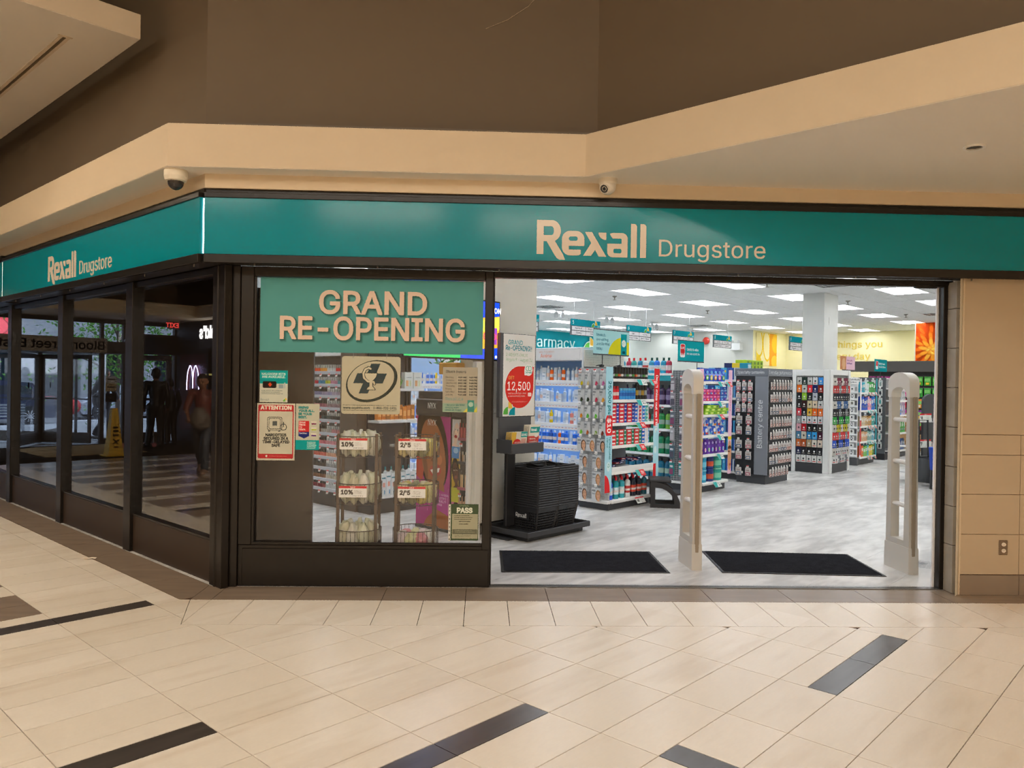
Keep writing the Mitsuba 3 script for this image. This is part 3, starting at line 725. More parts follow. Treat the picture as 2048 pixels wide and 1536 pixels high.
m.flat(rect(-0.118, -0.066, 1.34, 1.43, 0.004), -0.0026, '#1f8a80'); m.flat(ell(-0.092, 1.397, 0.019, 0.019), -0.0028, '#a9cfc0'); m.flat(Polygon([(-0.152, 1.337), (-0.118, 1.337), (-0.118, 1.37)]), -0.0026, '#d5d04a'); m.flat(Polygon([(-0.066, 1.337), (-0.043, 1.337), (-0.043, 1.385), (-0.066, 1.35)]), -0.0026, '#d5d04a')
one('store_hours_sign', m.ply('matte'), 'grey store hours sign with a teal foot at the right of the front window', 'sign', th)
# food safety pass
k = thing('certificate', 'green PASS certificate in a clear sleeve at the lower right of the front window', 'certificate')
m = M().box(-0.232, -0.02, -0.002, 0.0, 0.351, 0.631, '#4b5a44')
m.text('DineSafe', -0.13, 0.612, 0.012, -0.0026, '#8e9a84', 0.03, 1, 'c'); m.text('PASS', -0.125, 0.565, 0.036, -0.0026, '#dfe3d4', 0.09, 0.95, 'c')
m.flat(sbox(-0.222, 0.365, -0.024, 0.555), -0.0024, '#a8a78f'); m.flat(sbox(-0.218, 0.40, -0.028, 0.437), -0.0026, '#6b6d5c')
lines(m, -0.205, -0.06, 0.54, 3, 0.014, 0.004, '#54523f', -0.0028); lines(m, -0.17, -0.08, 0.495, 2, 0.02, 0.005, '#3f3d30', -0.0028); lines(m, -0.2, -0.04, 0.425, 2, 0.011, 0.003, '#a8a78f', -0.003); lines(m, -0.2, -0.04, 0.39, 2, 0.011, 0.003, '#77755f', -0.003)
part(k, 'sheet', m.ply('matte'), wf)
m = M().box(-0.250, -0.232, -0.0025, 0.0, 0.345, 0.628, '#cfcec6')
for z in np.linspace(0.36, 0.61, 9): m.flat(ell(-0.241, z, 0.0035, 0.006), -0.0029, '#3c3a34')
part(k, 'sleeve_edge', m.ply('matte'), wf)
# dark panel behind the left part of the front window
one('back_panel', M().box(-1.83, -1.36, 6.26, 6.30, 0.02, 2.30, '#2c2520', 0.004).ply('paint'), 'dark brown display back panel standing behind the left part of the front window', 'panel')
for i, (zs, xs_, zt) in enumerate(((1.66, -1.58, 1.55), (1.62, -1.5, 1.45))): pass
# litter
m = M()
rs = np.random.RandomState(3)
g = np.array([[x, y, 0.004 + 0.02 * rs.rand()] for x in np.linspace(-0.05, 0.05, 6) for y in np.linspace(-0.018, 0.018, 4)])
g[:, :2] += rs.randn(24, 2) * 0.004
F = [[i * 4 + j, i * 4 + 4 + j, i * 4 + 5 + j] for i in range(5) for j in range(3)] + [[i * 4 + j, i * 4 + 5 + j, i * 4 + 1 + j] for i in range(5) for j in range(3)]
m.mesh(trimesh.Trimesh(g, F, process=False), '#e8dcc9')
one('paper_scrap', m, 'crumpled cream paper scrap on the grey floor band by the side windows', 'litter', ST(2.40, 7.12, 0, -20))
# cameras
def soffit_camera(x, y, z, label, turret):
    k = thing('security_camera', label, 'security camera')
    t = W(x, y, z)
    if not turret:
        part(k, 'base', M().lathe([(0.0, 0.0), (0.078, 0.0), (0.08, -0.012), (0.08, -0.05), (0.072, -0.078), (0.05, -0.085), (0.0, -0.085)][::-1], '#ded3bd', 28), t)
        part(k, 'dome', M().lathe([(0.0, -0.140), (0.02, -0.138), (0.04, -0.125), (0.052, -0.105), (0.056, -0.08)], '#2a2726', 28).ply('gloss'), t)
        part(k, 'lens', M().lathe([(0, -0.143), (0.012, -0.141), (0.012, -0.132)], '#161414', 12), t)
    else:
        part(k, 'base', M().lathe([(0.0, -0.05), (0.056, -0.05), (0.066, -0.03), (0.068, 0.0), (0, 0.0)], '#d9cfbd', 28), t)
        b = trimesh.creation.icosphere(3, 0.06); b.apply_translation([0, -0.002, -0.055])
        part(k, 'ball', M().mesh(b, '#d2c8b8', smooth=True), t)
        tt = t @ T4().translate([0, -0.002, -0.055]).rotate([0, 0, 1], -38).rotate([1, 0, 0], 28)
        part(k, 'lens_ring', M().lathe([(0.036, 0.048), (0.034, 0.062), (0.03, 0.062), (0.03, 0.058)], '#cfc6b6', 24), tt @ T4().rotate([1, 0, 0], 90))
        part(k, 'lens', M().lathe([(0.03, 0.058, '#1c1b1b'), (0.014, 0.057, '#1c1b1b'), (0.013, 0.06, '#0a0a0a'), (0, 0.06, '#0a0a0a')], '#1c1b1b', 24).ply('gloss'), tt @ T4().rotate([1, 0, 0], 90))
soffit_camera(-2.228, 5.64, 3.06, 'white dome camera with a dark bubble under the bulkhead corner at left', False)
soffit_camera(0.882, 5.58, 3.06, 'white turret camera with a black lens under the bulkhead above the shop name', True)
k = thing('downlight', 'round recessed downlight in the soffit at the upper right', 'downlight')
part(k, 'trim_ring', M().lathe([(0.045, 3.057), (0.045, 3.048), (0.062, 3.048), (0.064, 3.057)], '#e6e2da', 24, (2.974, 4.61, 0)))
part(k, 'reflector', M().lathe([(0.0, 3.0562), (0.045, 3.0555)][::-1], '#2f2a25', 24, (2.974, 4.61, 0)))

# ================================================================== products: one of each kind, copied by place
_pc = {}
def proto(key, fn, bsdf='paint'):
    if key not in _pc: _pc[key] = fn().ply(bsdf)
    return _pc[key]
def pbox(w, d, h, c, prints=(), bsdf='paint'):
    """A carton; prints: (x0, x1, z0, z1, colour) as shares of the front."""
    def f():
        m = M().box(-w / 2, w / 2, -d, 0, 0, h, c, min(w, h, d) * 0.03)
        for i, (x0, x1, z0, z1, k) in enumerate(prints):
            m.flat(sbox((x0 - 0.5) * w, z0 * h, (x1 - 0.5) * w, z1 * h), -d - 0.0006 - 0.0004 * i, k)
            if x1 > 0.985: m.quad((w / 2 + 0.0006, -d, z0 * h), (w / 2 + 0.0006, 0, z0 * h), (w / 2 + 0.0006, 0, z1 * h), (w / 2 + 0.0006, -d, z1 * h), k)
            if x0 < 0.015: m.quad((-w / 2 - 0.0006, 0, z0 * h), (-w / 2 - 0.0006, -d, z0 * h), (-w / 2 - 0.0006, -d, z1 * h), (-w / 2 - 0.0006, 0, z1 * h), k)
        return m
    return proto(('box', w, d, h, c, tuple(prints)), f, bsdf)
def pbottle(w, d, h, c, cap, label=None, shoulder=0.72, capr=0.4, caph=0.16, lab=None, neck=None, n=14):
    """A bottle: body, shoulder, neck and cap; label: (z0, z1, colour) shares of the height."""
    def f():
        m = M(); s = d / w; r = w / 2; hb = h * (1 - caph); zs = h * shoulder
        m.lathe([(0, 0), (r * 0.94, 0), (r, h * 0.02), (r, zs), (r * 0.82, zs + (hb - zs) * 0.55), (r * capr * 0.9, hb), (0, hb)], c, n, (0, -d / 2, 0), s)
        m.lathe([(r * capr, hb - h * 0.004), (r * capr, h * 0.985), (r * capr * 0.9, h), (0, h)], cap, n, (0, -d / 2, 0), min(1.0, s * 1.25))
        if label:
            z0, z1, k = label
            m.lathe([(r * 1.012, z0 * h), (r * 1.012, z1 * h)], k, n, (0, -d / 2, 0), s)
            if lab: m.lathe([(r * 1.02, (z0 + (z1 - z0) * 0.3) * h), (r * 1.02, (z0 + (z1 - z0) * 0.6) * h)], lab, n, (0, -d / 2, 0), s)
        return m
    return proto(('bot', w, d, h, c, cap, label, shoulder, capr, caph, lab, n), f, 'gloss')
def ptube(w, d, h, c, cap, band=None):
    """A squeezable tube standing on its cap."""
    def f():
        m = M(); n = 12
        a = np.arange(n) * 2 * math.pi / n
        m.lathe([(w * 0.36, 0), (w * 0.38, h * 0.2), (0, h * 0.2)], cap, n, (0, -d / 2, 0), d / w)
        P = []
        for q, (rx, ry, z) in enumerate(((0.42, 0.42, 0.2), (0.46, 0.4, 0.5), (0.5, 0.05, 1.0))):
            P.append(np.stack([np.cos(a) * rx * w, np.sin(a) * ry * d - d / 2, np.full(n, z * h)], 1))
        for A, B, k in ((P[0], P[1], band or c), (P[1], P[2], c)):
            m.raw(np.vstack([A, B]), [x for i in range(n) for x in ([i, (i + 1) % n, n + (i + 1) % n], [i, n + (i + 1) % n, n + i])], k)
        return m
    return proto(('tube', w, d, h, c, cap, band), f, 'gloss')
def ppack(w, h, c, prints=(), puff=0.008, tag=None, face=None, fruit=None):
    """A sealed packet hanging from a hook: crimped head with a hole, slightly swollen body, print."""
    def f():
        m = M(); nx, nz = 4, 5
        V, F = [], []
        for side in (-1, 1):
            o = len(V)
            for j in range(nz + 1):
                for i in range(nx + 1):
                    u, v = i / nx, j / nz
                    b = (math.sin(math.pi * u) * math.sin(math.pi * min(1, v * 1.1))) ** 0.6 * puff if 0 < i < nx and 0 < j < nz else 0.0
                    V.append(((u - 0.5) * w, -0.004 + side * (b + 0.0008), -h + v * h))
            for j in range(nz):
                for i in range(nx):
                    q = [o + j * (nx + 1) + i, o + j * (nx + 1) + i + 1, o + (j + 1) * (nx + 1) + i + 1, o + (j + 1) * (nx + 1) + i]
                    if side > 0: q = q[::-1]
                    F += [[q[0], q[1], q[2]], [q[0], q[2], q[3]]]
        m.mesh(trimesh.Trimesh(V, F, process=False), c, smooth=True)
        y = -0.006 - puff
        for i, (x0, x1, z0, z1, k) in enumerate(prints): m.flat(sbox((x0 - 0.5) * w, -h + z0 * h, (x1 - 0.5) * w, -h + z1 * h), y - 0.0004 * (i + 1), k)
        if fruit:
            for i in range(5): m.flat(ell((0.05 + 0.09 * (i % 3)) * w, -h * (0.93 - 0.1 * (i // 2)), w * 0.13, h * 0.075, 10), y - 0.003 - 0.0003 * i, fruit[i % len(fruit)])
        if face:
            sk_, hr = face
            m.flat(ell(0.22 * w, -h * 0.55, w * 0.27, h * 0.40, 16).intersection(sbox(-w / 2, -h, w / 2, 0)), y - 0.0010, hr)
            m.flat(ell(0.25 * w, -h * 0.55, w * 0.20, h * 0.31, 16).union(sbox(0.16 * w, -h * 0.99, 0.4 * w, -h * 0.7)).intersection(sbox(-w / 2, -h, w / 2, 0)), y - 0.0014, sk_)
            for dx in (0.17, 0.33): m.flat(ell(dx * w, -h * 0.47, w * 0.045, h * 0.016, 8), y - 0.0018, '#4a3226')
            m.flat(ell(0.25 * w, -h * 0.71, w * 0.06, h * 0.022, 8), y - 0.0018, '#b5534f')
        m.flat(ell(0, -h * 0.045, w * 0.06, h * 0.018, 8), y - 0.0004, '#3b3b3b')
        return m
    return proto(('pack', w, h, c, tuple(prints), puff, face, fruit), f, 'film')
def ptag(kind='white'):
    """A price ticket on the end of a hook or shelf."""
    def f():
        m = M().box(-0.02, 0.02, -0.003, 0.0, -0.018, 0.018, '#f2f1ee')
        if kind == 'red':
            m.flat(sbox(-0.019, 0.004, 0.019, 0.017), -0.0034, '#c9373a')
            m.text('7', 0.0, -0.014, 0.015, -0.0034, '#2b2b2b', 0.08, 1, 'c')
        elif kind == 'white': m.flat(sbox(-0.014, -0.008, 0.012, -0.003), -0.0034, '#777'[0:1] + '777777')
        return m
    return proto(('tag', kind), f, 'matte')
def pcard(w, h, kind):
    """A slanted sale card on the front of a shelf."""
    def f():
        m = M().box(-w / 2, w / 2, -0.0025, 0, -h, 0, '#e9ebe8')
        y = -0.003
        if kind == 'teal':
            m.flat(Polygon([(-w / 2, -h), (-w * 0.1, -h), (w * 0.02, 0), (-w / 2, 0)]), y, '#48b0aa')
            m.text('BUY 2', w * 0.06, -h * 0.38, h * 0.24, y, '#2f4a4a', 0.05); m.text('SAVE', w * 0.06, -h * 0.75, h * 0.24, y, '#2f4a4a', 0.05)
        elif kind == 'red':
            m.flat(sbox(-w * 0.1, -h, w / 2, 0), y, '#d8474a'); m.flat(sbox(-w / 2, -h, -w * 0.1, 0), y, '#58b5ae'); m.text('2X', w * 0.02, -h * 0.7, h * 0.45, y - 0.0004, '#f6e4e0', 0.06)
        else:
            m.flat(sbox(-w / 2, -h * 0.2, w / 2, 0), y, '#cf3b3f'); m.text('SALE', 0, -h * 0.17, h * 0.13, y - 0.0004, '#f4e2de', 0.05, 1, 'c')
            m.text(kind, -w * 0.43, -h * 0.72, h * 0.36, y, '#3c3733', 0.08)
            for q in range(4): m.flat(sbox(w * 0.05, -h * (0.42 + 0.09 * q), w * (0.3 + 0.03 * (q % 2)), -h * (0.40 + 0.09 * q)), y, '#9b958c')
            m.text('WHEN YOU BUY 2', w * 0.0, -h * 0.9, h * 0.075, y, '#57514a', 0.03)
        return m
    return proto(('card', w, h, kind), f, 'matte')
def put(name, shape, t, label, cat, group): return one(name, shape, label, cat, t, group)

WHITE, DARKM = '#e6e6e4', '#3c3e42'
def shelf_parts(k, t, w, d, zs, base_h=0.1, back='#4a4c50', back_top=1.78, deck=WHITE, shelf=WHITE, thick=0.03, ends=None, base_in=0.04):
    if base_h: part(k, 'base', M().box(0.0, w, base_in, d, 0.0, base_h, DARKM, 0.004), t)
    if back: part(k, 'back_panel', M().box(0.0, w, d - 0.02, d, base_h, back_top, back), t)
    for z in zs:
        m = M().box(0.0, w, 0.0, d - 0.02, z - thick, z, shelf, 0.003); m.box(0.0, w, -0.008, 0.002, z - 0.036, z + 0.003, '#f2f2f0', 0.002)
        part(k, 'shelf', m, t)
    if ends:
        for x in (0.0, w): part(k, 'upright', M().box(x - 0.012, x + 0.012, 0.0, d, 0.0, back_top, ends), t)
def vtext(m, txt, x, z_top, h, y, c, bold=0.0, up=False):
    g = TS(txt, h, bold)
    g = affinity.rotate(g, 90 if up else -90, origin=(0, 0))
    b = g.bounds
    g = affinity.translate(g, x - (b[0] + b[2]) / 2, z_top - b[3])
    return m.flat(g, y, c)
def tagrow(k, t, xs, z, y=-0.012, kind='white', deg=0, name='price_tag'):
    for x in xs: part(k, name, ptag(kind), t @ T4().translate([x, y, z]).rotate([0, 0, 1], deg))
def wire_grid(k, t, x0, x1, z0, z1, y, c='#d8dadb', dx=0.05, dz=0.03):
    m = M()
    for x in np.arange(x0, x1 + 1e-6, dx): m.box(x - 0.0015, x + 0.0015, y, y + 0.003, z0, z1, c)
    for z in np.arange(z0, z1 + 1e-6, dz): m.box(x0, x1, y + 0.003, y + 0.006, z - 0.0015, z + 0.0015, c)
    part(k, 'wire_grid', m, t, kind='stuff')
def cat_t(t, x, y, z, deg=0, tilt=0):
    q = t @ T4().translate([x, y, z])
    if deg: q = q @ T4().rotate([0, 0, 1], deg)
    if tilt: q = q @ T4().rotate([1, 0, 0], tilt)
    return q

# ================================================================== gondola A: toothpaste end, face masks, skin care
tA = ST(7.82, 5.56, 0, FRONT)
A = thing('end_display', 'store end display of toothpaste and mouthwash with a light blue and a red side banner', 'shelf')
shelf_parts(A, tA, 0.93, 0.45, (1.63, 1.37, 1.08, 0.80, 0.475, 0.125), back='#55585c')
part(A, 'tray_lip', M().box(0.0, 0.93, -0.01, 0.0, 0.475, 0.535, '#e3e4e3', 0.002), tA)
part(A, 'deck_skirt', M().box(0.0, 0.93, -0.02, 0.45, 0.085, 0.12, '#dcdcda', 0.006), tA)
m = M().box(-0.145, 0.0, -0.004, 0.0, 0.23, 1.775, '#a9d6e2')
vtext(m, '25,000 pts=', -0.07, 1.60, 0.058, -0.0046, '#17747f', 0.04)
m.flat(rect(-0.145, 0.0, 0.93, 1.18).intersection(ell(-0.07, 1.05, 0.085, 0.16)), -0.0046, '#d5383c'); vtext(m, '$10', -0.07, 1.145, 0.07, -0.0052, '#f8e6e2', 0.06)
vtext(m, 'redeemable', -0.045, 0.91, 0.036, -0.0046, '#2b7f88', 0.02); vtext(m, 'value', -0.095, 0.91, 0.036, -0.0046, '#2b7f88', 0.02)
m.flat(ell(-0.07, 0.55, 0.04, 0.06), -0.0046, '#cfe6ea'); m.flat(ell(-0.07, 0.56, 0.022, 0.022).difference(ell(-0.07, 0.56, 0.016, 0.016)), -0.005, '#4d9b84')
m.flat(ell(-0.145, 0.25, 0.11, 0.20).intersection(sbox(-0.145, 0.23, 0, 1)), -0.0046, '#d5383c')
part(A, 'side_banner', m.ply('matte'), tA, 'light blue side banner with rewards points text')
m = M().box(0.93, 1.06, -0.004, 0.0, 0.29, 1.775, '#a9d6e2')
m.flat(sbox(0.93, 1.02, 1.06, 1.775).difference(ell(1.06, 1.02, 0.06, 0.03)), -0.0046, '#d5383c'); vtext(m, "Don't miss out on FREE.", 0.995, 1.69, 0.05, -0.005, '#f7ece8', 0.05)
m.flat(ell(0.98, 0.70, 0.032, 0.05), -0.0046, '#cfe6ea'); m.flat(sbox(0.93, 0.29, 1.0, 0.52), -0.0046, '#d5383c')
part(A, 'side_banner', m.ply('matte'), tA, 'red and light blue side banner')
def zcards(k, t, x, zs, kinds, w=0.19, h=0.085):
    for z, kd in zip(zs, kinds): part(k, 'sale_card', pcard(w, h, kd), cat_t(t, x, -0.035, z - 0.005, 0, -35))
zcards(A, tA, 0.56, (1.63, 1.37, 1.08, 0.80, 0.475, 0.125), ('teal', 'teal', 'red', 'red', 'red', '5$'))
zcards(A, tA, 0.83, (1.63,), ('red',), 0.16)
LT = 'of the toothpaste display'
for i in range(14):
    c = ('#3f7d3a', '#b9b9b4', '#3f7d3a', '#c65a2a', '#c9c7be', '#5a6b70')[i % 6]
    put('body_spray', pbottle(0.052, 0.04, 0.15, '#191a1c', '#0f0f10', (0.22, 0.42, c), 0.8, 0.8, 0.2), cat_t(tA, 0.04 + 0.062 * i, 0.09, 1.63), 'black body spray on the top shelf ' + LT, 'bottle', 'black bottles on the top shelf of the toothpaste end')
x = 0.05
for i in range(13):
    if i < 3: s, l, dx = pbottle(0.062, 0.04, 0.17, '#c4202a', '#b51c25', (0.3, 0.55, '#ecd9d2'), 0.75, 0.75, 0.2), 'red deodorant stick on the second shelf ', 0.072
    elif i < 9: s, l, dx = pbottle(0.054, 0.04, 0.145, '#2f8fd0', '#6fc4ea', (0.3, 0.6, '#1f5fb0'), 0.78, 0.85, 0.2), 'blue deodorant stick on the second shelf ', 0.06
    else: s, l, dx = pbottle(0.058, 0.04, 0.215, '#17181a', '#222326', (0.25, 0.55, ('#8a8d8f', '#b08a2c')[i % 2]), 0.8, 0.7, 0.15), 'tall black grooming bottle on the second shelf ', 0.068
    put('deodorant' if i < 9 else 'grooming_bottle', s, cat_t(tA, x, 0.09, 1.37), l + LT, 'deodorant' if i < 9 else 'bottle', 'bottles on the second shelf of the toothpaste end'); x += dx
def paste(c1, c2, w): return pbox(w, 0.04, 0.047, c1, ((0.66, 1.0, 0.0, 1.0, c2), (0.12, 0.55, 0.3, 0.75, '#f0dcd8'), (0.7, 0.95, 0.55, 0.8, '#d8dde8')))
for z, rows, cols in ((1.08, 5, (('#cf2330', '#2a3a94', 0.165), ('#cf2330', '#2a3a94', 0.165), ('#c9222e', '#2a3a94', 0.165), ('#2a63c8', '#dfe6ee', 0.10), ('#c8394a', '#cfe0e4', 0.07), ('#2a6fc8', '#5fb6c8', 0.08), ('#4fae9c', '#d8e8e2', 0.06))),
                      (0.80, 4, (('#cf2a2c', '#1f7a5c', 0.165), ('#cf2a2c', '#1f7a5c', 0.165), ('#cf2a2c', '#1f7a5c', 0.165), ('#cf2a2c', '#1f7a5c', 0.165), ('#2058b8', '#dfe6ee', 0.11), ('#d9dee2', '#4a8fc0', 0.06)))):
    x = 0.02
    for ci, (c1, c2, w) in enumerate(cols):
        for r in range(rows):
            put('toothpaste_box', paste(c1, c2, w), cat_t(tA, x + w / 2 + RNG.uniform(-0.003, 0.003), 0.07, z + 0.0485 * r), ('red and blue' if z > 1 and ci < 3 else 'red and green' if ci < 4 and z < 1 else 'blue or pale') + ' toothpaste, %s shelf ' % ('third' if z > 1 else 'fourth') + LT, 'toothpaste', 'toothpaste boxes on the %s shelf' % ('third' if z > 1 else 'fourth'))
        x += w + 0.006
for i in range(16):
    c = ('#20286a', '#a02a34', '#26306f', '#1b2458')[i % 4]
    put('toothbrush_pack', pbox(0.06, 0.20, 0.018, c, ((0.2, 0.8, 0.2, 0.8, '#c8ccd8'),)), cat_t(tA, 0.09 + 0.052 * i, 0.3, 0.48 + 0.011 * min(i, 9), RNG.uniform(-35, -10), RNG.uniform(-6, 6)), 'toothbrush pack in the tray shelf ' + LT, 'toothbrush pack', 'toothbrush packs in the tray of the end display')
def mwash(c, lab, cap='#c2242c', h=0.275, w=0.088): return pbottle(w, 0.065, h, c, cap, (0.2, 0.52, lab), 0.68, 0.36, 0.17, '#e9ddd8')
mc = [('#1f4fc0', '#cfe0f2'), ('#1f8f98', '#cfe6e8'), ('#2a9aa6', '#d2e8ea'), ('#dfe2e2', '#b8322f'), ('#1a1e2c', '#c8452f'), ('#191d2a', '#b8402c'), ('#235f6e', '#c8452f')]
for i, (c, l) in enumerate(mc):
    for row in (0, 1):
        put('mouthwash_bottle', mwash(c, l), cat_t(tA, 0.065 + 0.128 * i + 0.05 * row, 0.10 + 0.14 * row, 0.125), '%s mouthwash on the bottom shelf ' % ('blue', 'teal', 'teal', 'white', 'black', 'black', 'dark teal')[i] + LT, 'mouthwash', 'mouthwash bottles on the bottom shelf of the end display')
# face masks on the left side of the end
tM = ST(7.80, 6.04, 0, SIDE)
K = thing('hook_display', 'wire hook panel full of face mask packets on the left side of the toothpaste display', 'display rack')
part(K, 'base', M().box(0.0, 0.46, 0.0, 0.016, 0.0, 0.09, DARKM, 0.004), tM); part(K, 'back_panel', M().box(0.0, 0.46, 0.010, 0.016, 0.09, 1.76, '#b9babb'), tM)
part(K, 'ledge', M().box(-0.01, 0.48, -0.06, 0.01, 0.085, 0.12, '#dcdcda', 0.004), tM)
wire_grid(K, tM, 0.0, 0.46, 0.12, 1.74, 0.003)
FRUIT = [('#d8c820', '#c9b41c', '#e2d23a'), ('#e6d9b0', '#d8c48a'), ('#c8385a', '#e0587a'), ('#c85a9a', '#d88ab8'), ('#22281e', '#3a4a2a'), ('#1f2a1e', '#33402c'), ('#b5304a', '#d8506a'), ('#d8902a', '#e8b04a'), ('#c8781e', '#d8922e'), ('#4aa838', '#6ac84a'), ('#58b83c', '#88d058'), ('#c8ccc8', '#e0e2e0'), ('#6ac030', '#8ad04a'), ('#a8522a', '#c87a4a'), ('#8ab04a', '#d8e0c0'), ('#6a2a22', '#8a4a3a')]
fi = 0
for r, (z, n) in enumerate(((1.70, 4), (1.495, 4), (1.29, 4), (1.085, 4), (0.885, 3), (0.68, 2), (0.475, 2), (0.275, 2))):
    for i in range(n):
        x = (0.05 + 0.115 * i) if n == 4 else (0.07 + 0.15 * i) if n == 3 else (0.10 + 0.22 * i)
        w = 0.098 if r < 4 else 0.135
        if r < 4: s = ppack(w, 0.155, '#dfe1e2', ((0.08, 0.5, 0.72, 0.86, '#8d9295'), (0.1, 0.4, 0.52, 0.64, '#aeb3b5')), 0.006, fruit=FRUIT[fi % 16]); fi += 1
        else: s = ppack(w, 0.165, '#d6d8da', ((0.06, 0.45, 0.72, 0.86, '#8a8f94'), (0.08, 0.38, 0.5, 0.62, '#a5abb0')), 0.006, face=('#d9a988', ('#6a4a38', '#a87a4a', '#3a2a22', '#7a3a30')[i % 4]))
        put('face_mask_packet', s, cat_t(tM, x, -0.05 - 0.015 * (i % 2), z, RNG.uniform(-6, 6)), ('silver face mask packet with fruit on the hook display' if r < 4 else "silver face mask packet with a face on the hook display"), 'face mask', 'face mask packets on the hook display')
        part(K, 'price_tag', ptag('red' if r == 0 else 'white'), cat_t(tM, x, -0.085, z + 0.03, 0, -12))
        part(K, 'hook', M().tube([(x, 0.02, z + 0.006), (x, -0.08, z + 0.006), (x, -0.085, z + 0.02)], 0.0025, '#c9cbcc', 5), tM)
# skin care wall with blue lights
def lotion(rs, blue, zr):
    k = rs.randint(0, 9)
    if k < 3: c = ('#e4e8ec', '#dfe6ee', '#d9dde2')[k]; return pbox(0.05 + 0.012 * rs.randint(0, 3), 0.04, 0.11 + 0.02 * rs.randint(0, 4), c, ((0.15, 0.85, 0.55, 0.62, '#9fb2c6'), (0.2, 0.7, 0.3, 0.36, ('#e0784a', '#6f94c0', '#8fa6b8')[rs.randint(0, 3)]))), 'carton'
    if k < 7: c = ('#f0f2f4', '#e6eef6', '#cfdcea', '#dfe9f2')[k - 3]; return pbottle(0.05, 0.038, 0.15 + 0.015 * rs.randint(0, 4), c, ('#f4f6f8', '#dce6f0', '#9fb8d4')[rs.randint(0, 3)], (0.25, 0.5, ('#bccbe0', '#e8c8b8', '#c8d8e8')[rs.randint(0, 3)]), 0.75, 0.5, 0.18), 'bottle'
    return ptube(0.055, 0.035, 0.15 + 0.01 * rs.randint(0, 3), ('#eef2f6', '#d6e4f2')[k % 2], '#dfe8f0', '#b8cfe6'), 'tube'
def skin_wall(b_hi, b_lo, zs, label, hdr, seed, where, special):
    t = ST(7.85, b_hi, 0, SIDE); L = b_hi - b_lo; rs = np.random.RandomState(seed)
    k = thing('skin_care_shelf', label, 'shelf')
    part(k, 'base', M().box(0, L, 0.03, 0.45, 0, 0.1, DARKM, 0.004), t)
    part(k, 'back_panel', M().box(0, L, 0.33, 0.35, 0.1, 2.03, '#9cc3ec'), t)
    for x in (0.0, L): part(k, 'end_panel', M().box(x - 0.012, x + 0.012, 0.0, 0.35, 0.1, 2.03, '#dfe6ee', 0.003), t)
    if hdr:
        hd = part(k, 'header', M().box(0, L, -0.01, 0.35, 1.86, 2.03, '#e9e9ea', 0.006), t)
        m = M().flat(rect(0.03, L - 0.03, 1.875, 2.015).difference(rect(0.035, L - 0.035, 1.88, 2.01)), -0.0106, '#c8cacc')
        xm = L - 0.72
        m.text('EAU THERMALE', xm, 1.965, 0.025, -0.0106, '#e0b0a0'); m.text('Avène', xm + 0.02, 1.90, 0.05, -0.0106, '#e07a58')
        part(k, 'header_lettering', m.ply('matte'), t)
    for i, z in enumerate(zs):
        m = M().box(0.012, L - 0.012, 0.0, 0.33, z - 0.025, z, '#e8ecf0', 0.002); m.box(0.0, L, -0.01, 0.0, z - 0.036, z + 0.004, '#f2f4f6', 0.002)
        s = part(k, 'shelf', m, t)
        part(s, 'light_strip', lamp(M().box(0.03, L - 0.03, 0.05, 0.075, z - 0.034, z - 0.026, '#eef4ff'), (4.2, 5.6, 8.2), weight=0.4), t)
        part(s, 'ticket_strip', M().box(0.02, L - 0.02, -0.013, -0.010, z - 0.075, z - 0.038, '#e8ecf2').merge(sum_tickets(L, z)), t)
        x = 0.04
        while x < L - 0.05:
            pick = special.get(i)
            if pick and rs.rand() < pick[1]:
                c, nm = pick[0][rs.randint(0, len(pick[0]))]
                s2, nm2 = pbottle(0.055, 0.04, 0.17, c, '#f2f4f6' if rs.rand() < 0.5 else c, (0.25, 0.5, '#f0e4dc'), 0.78, 0.5, 0.17), nm + ' bottle'
            else: s2, nm2 = lotion(rs, True, i); nm2 = 'pale ' + nm2
            put('lotion', s2, cat_t(t, x + 0.03, 0.10 + 0.03 * rs.rand(), z), '%s on shelf %d of %s' % (nm2, i + 1, where), 'lotion', 'skin care products of ' + where)
            x += 0.062 + 0.012 * rs.rand()
    return k
def sum_tickets(L, z):
    m = M()
    for x in np.arange(0.05, L - 0.05, 0.055): m.box(x, x + 0.035, -0.0145, -0.013, z - 0.07, z - 0.043, '#f3f3f3'); m.box(x + 0.004, x + 0.03, -0.0148, -0.0145, z - 0.054, z - 0.048, '#c86a6a')
    return m
OR, YE, CO, NB, DB, GR = ('#e8641e', 'orange'), ('#e2c020', 'yellow'), ('#e88a78', 'coral'), ('#2a4f9a', 'navy'), ('#2f6fd0', 'blue'), ('#8ad070', 'light green')
skin_wall(7.25, 6.06, (1.60, 1.315, 1.035, 0.765, 0.455, 0.15), 'blue lit white skin care shelves with a pale header beside the face mask display', True, 5, 'the blue lit shelves by the entrance', {0: ((CO, OR), 0.2), 2: ((YE, CO), 0.2), 3: ((OR, NB, DB, DB), 0.7), 4: ((GR,), 0.12)})
skin_wall(9.9, 8.72, (1.52, 1.25, 0.97, 0.70, 0.42, 0.15), 'blue lit skin care shelves seen through the front window between other shelves', False, 9, 'the blue shelves behind the window', {0: ((YE, CO, DB, DB), 0.6), 2: ((('#a01f3a', 'crimson'),), 0.3), 3: ((DB, ('#a8c0f0', 'lilac')), 0.7)})
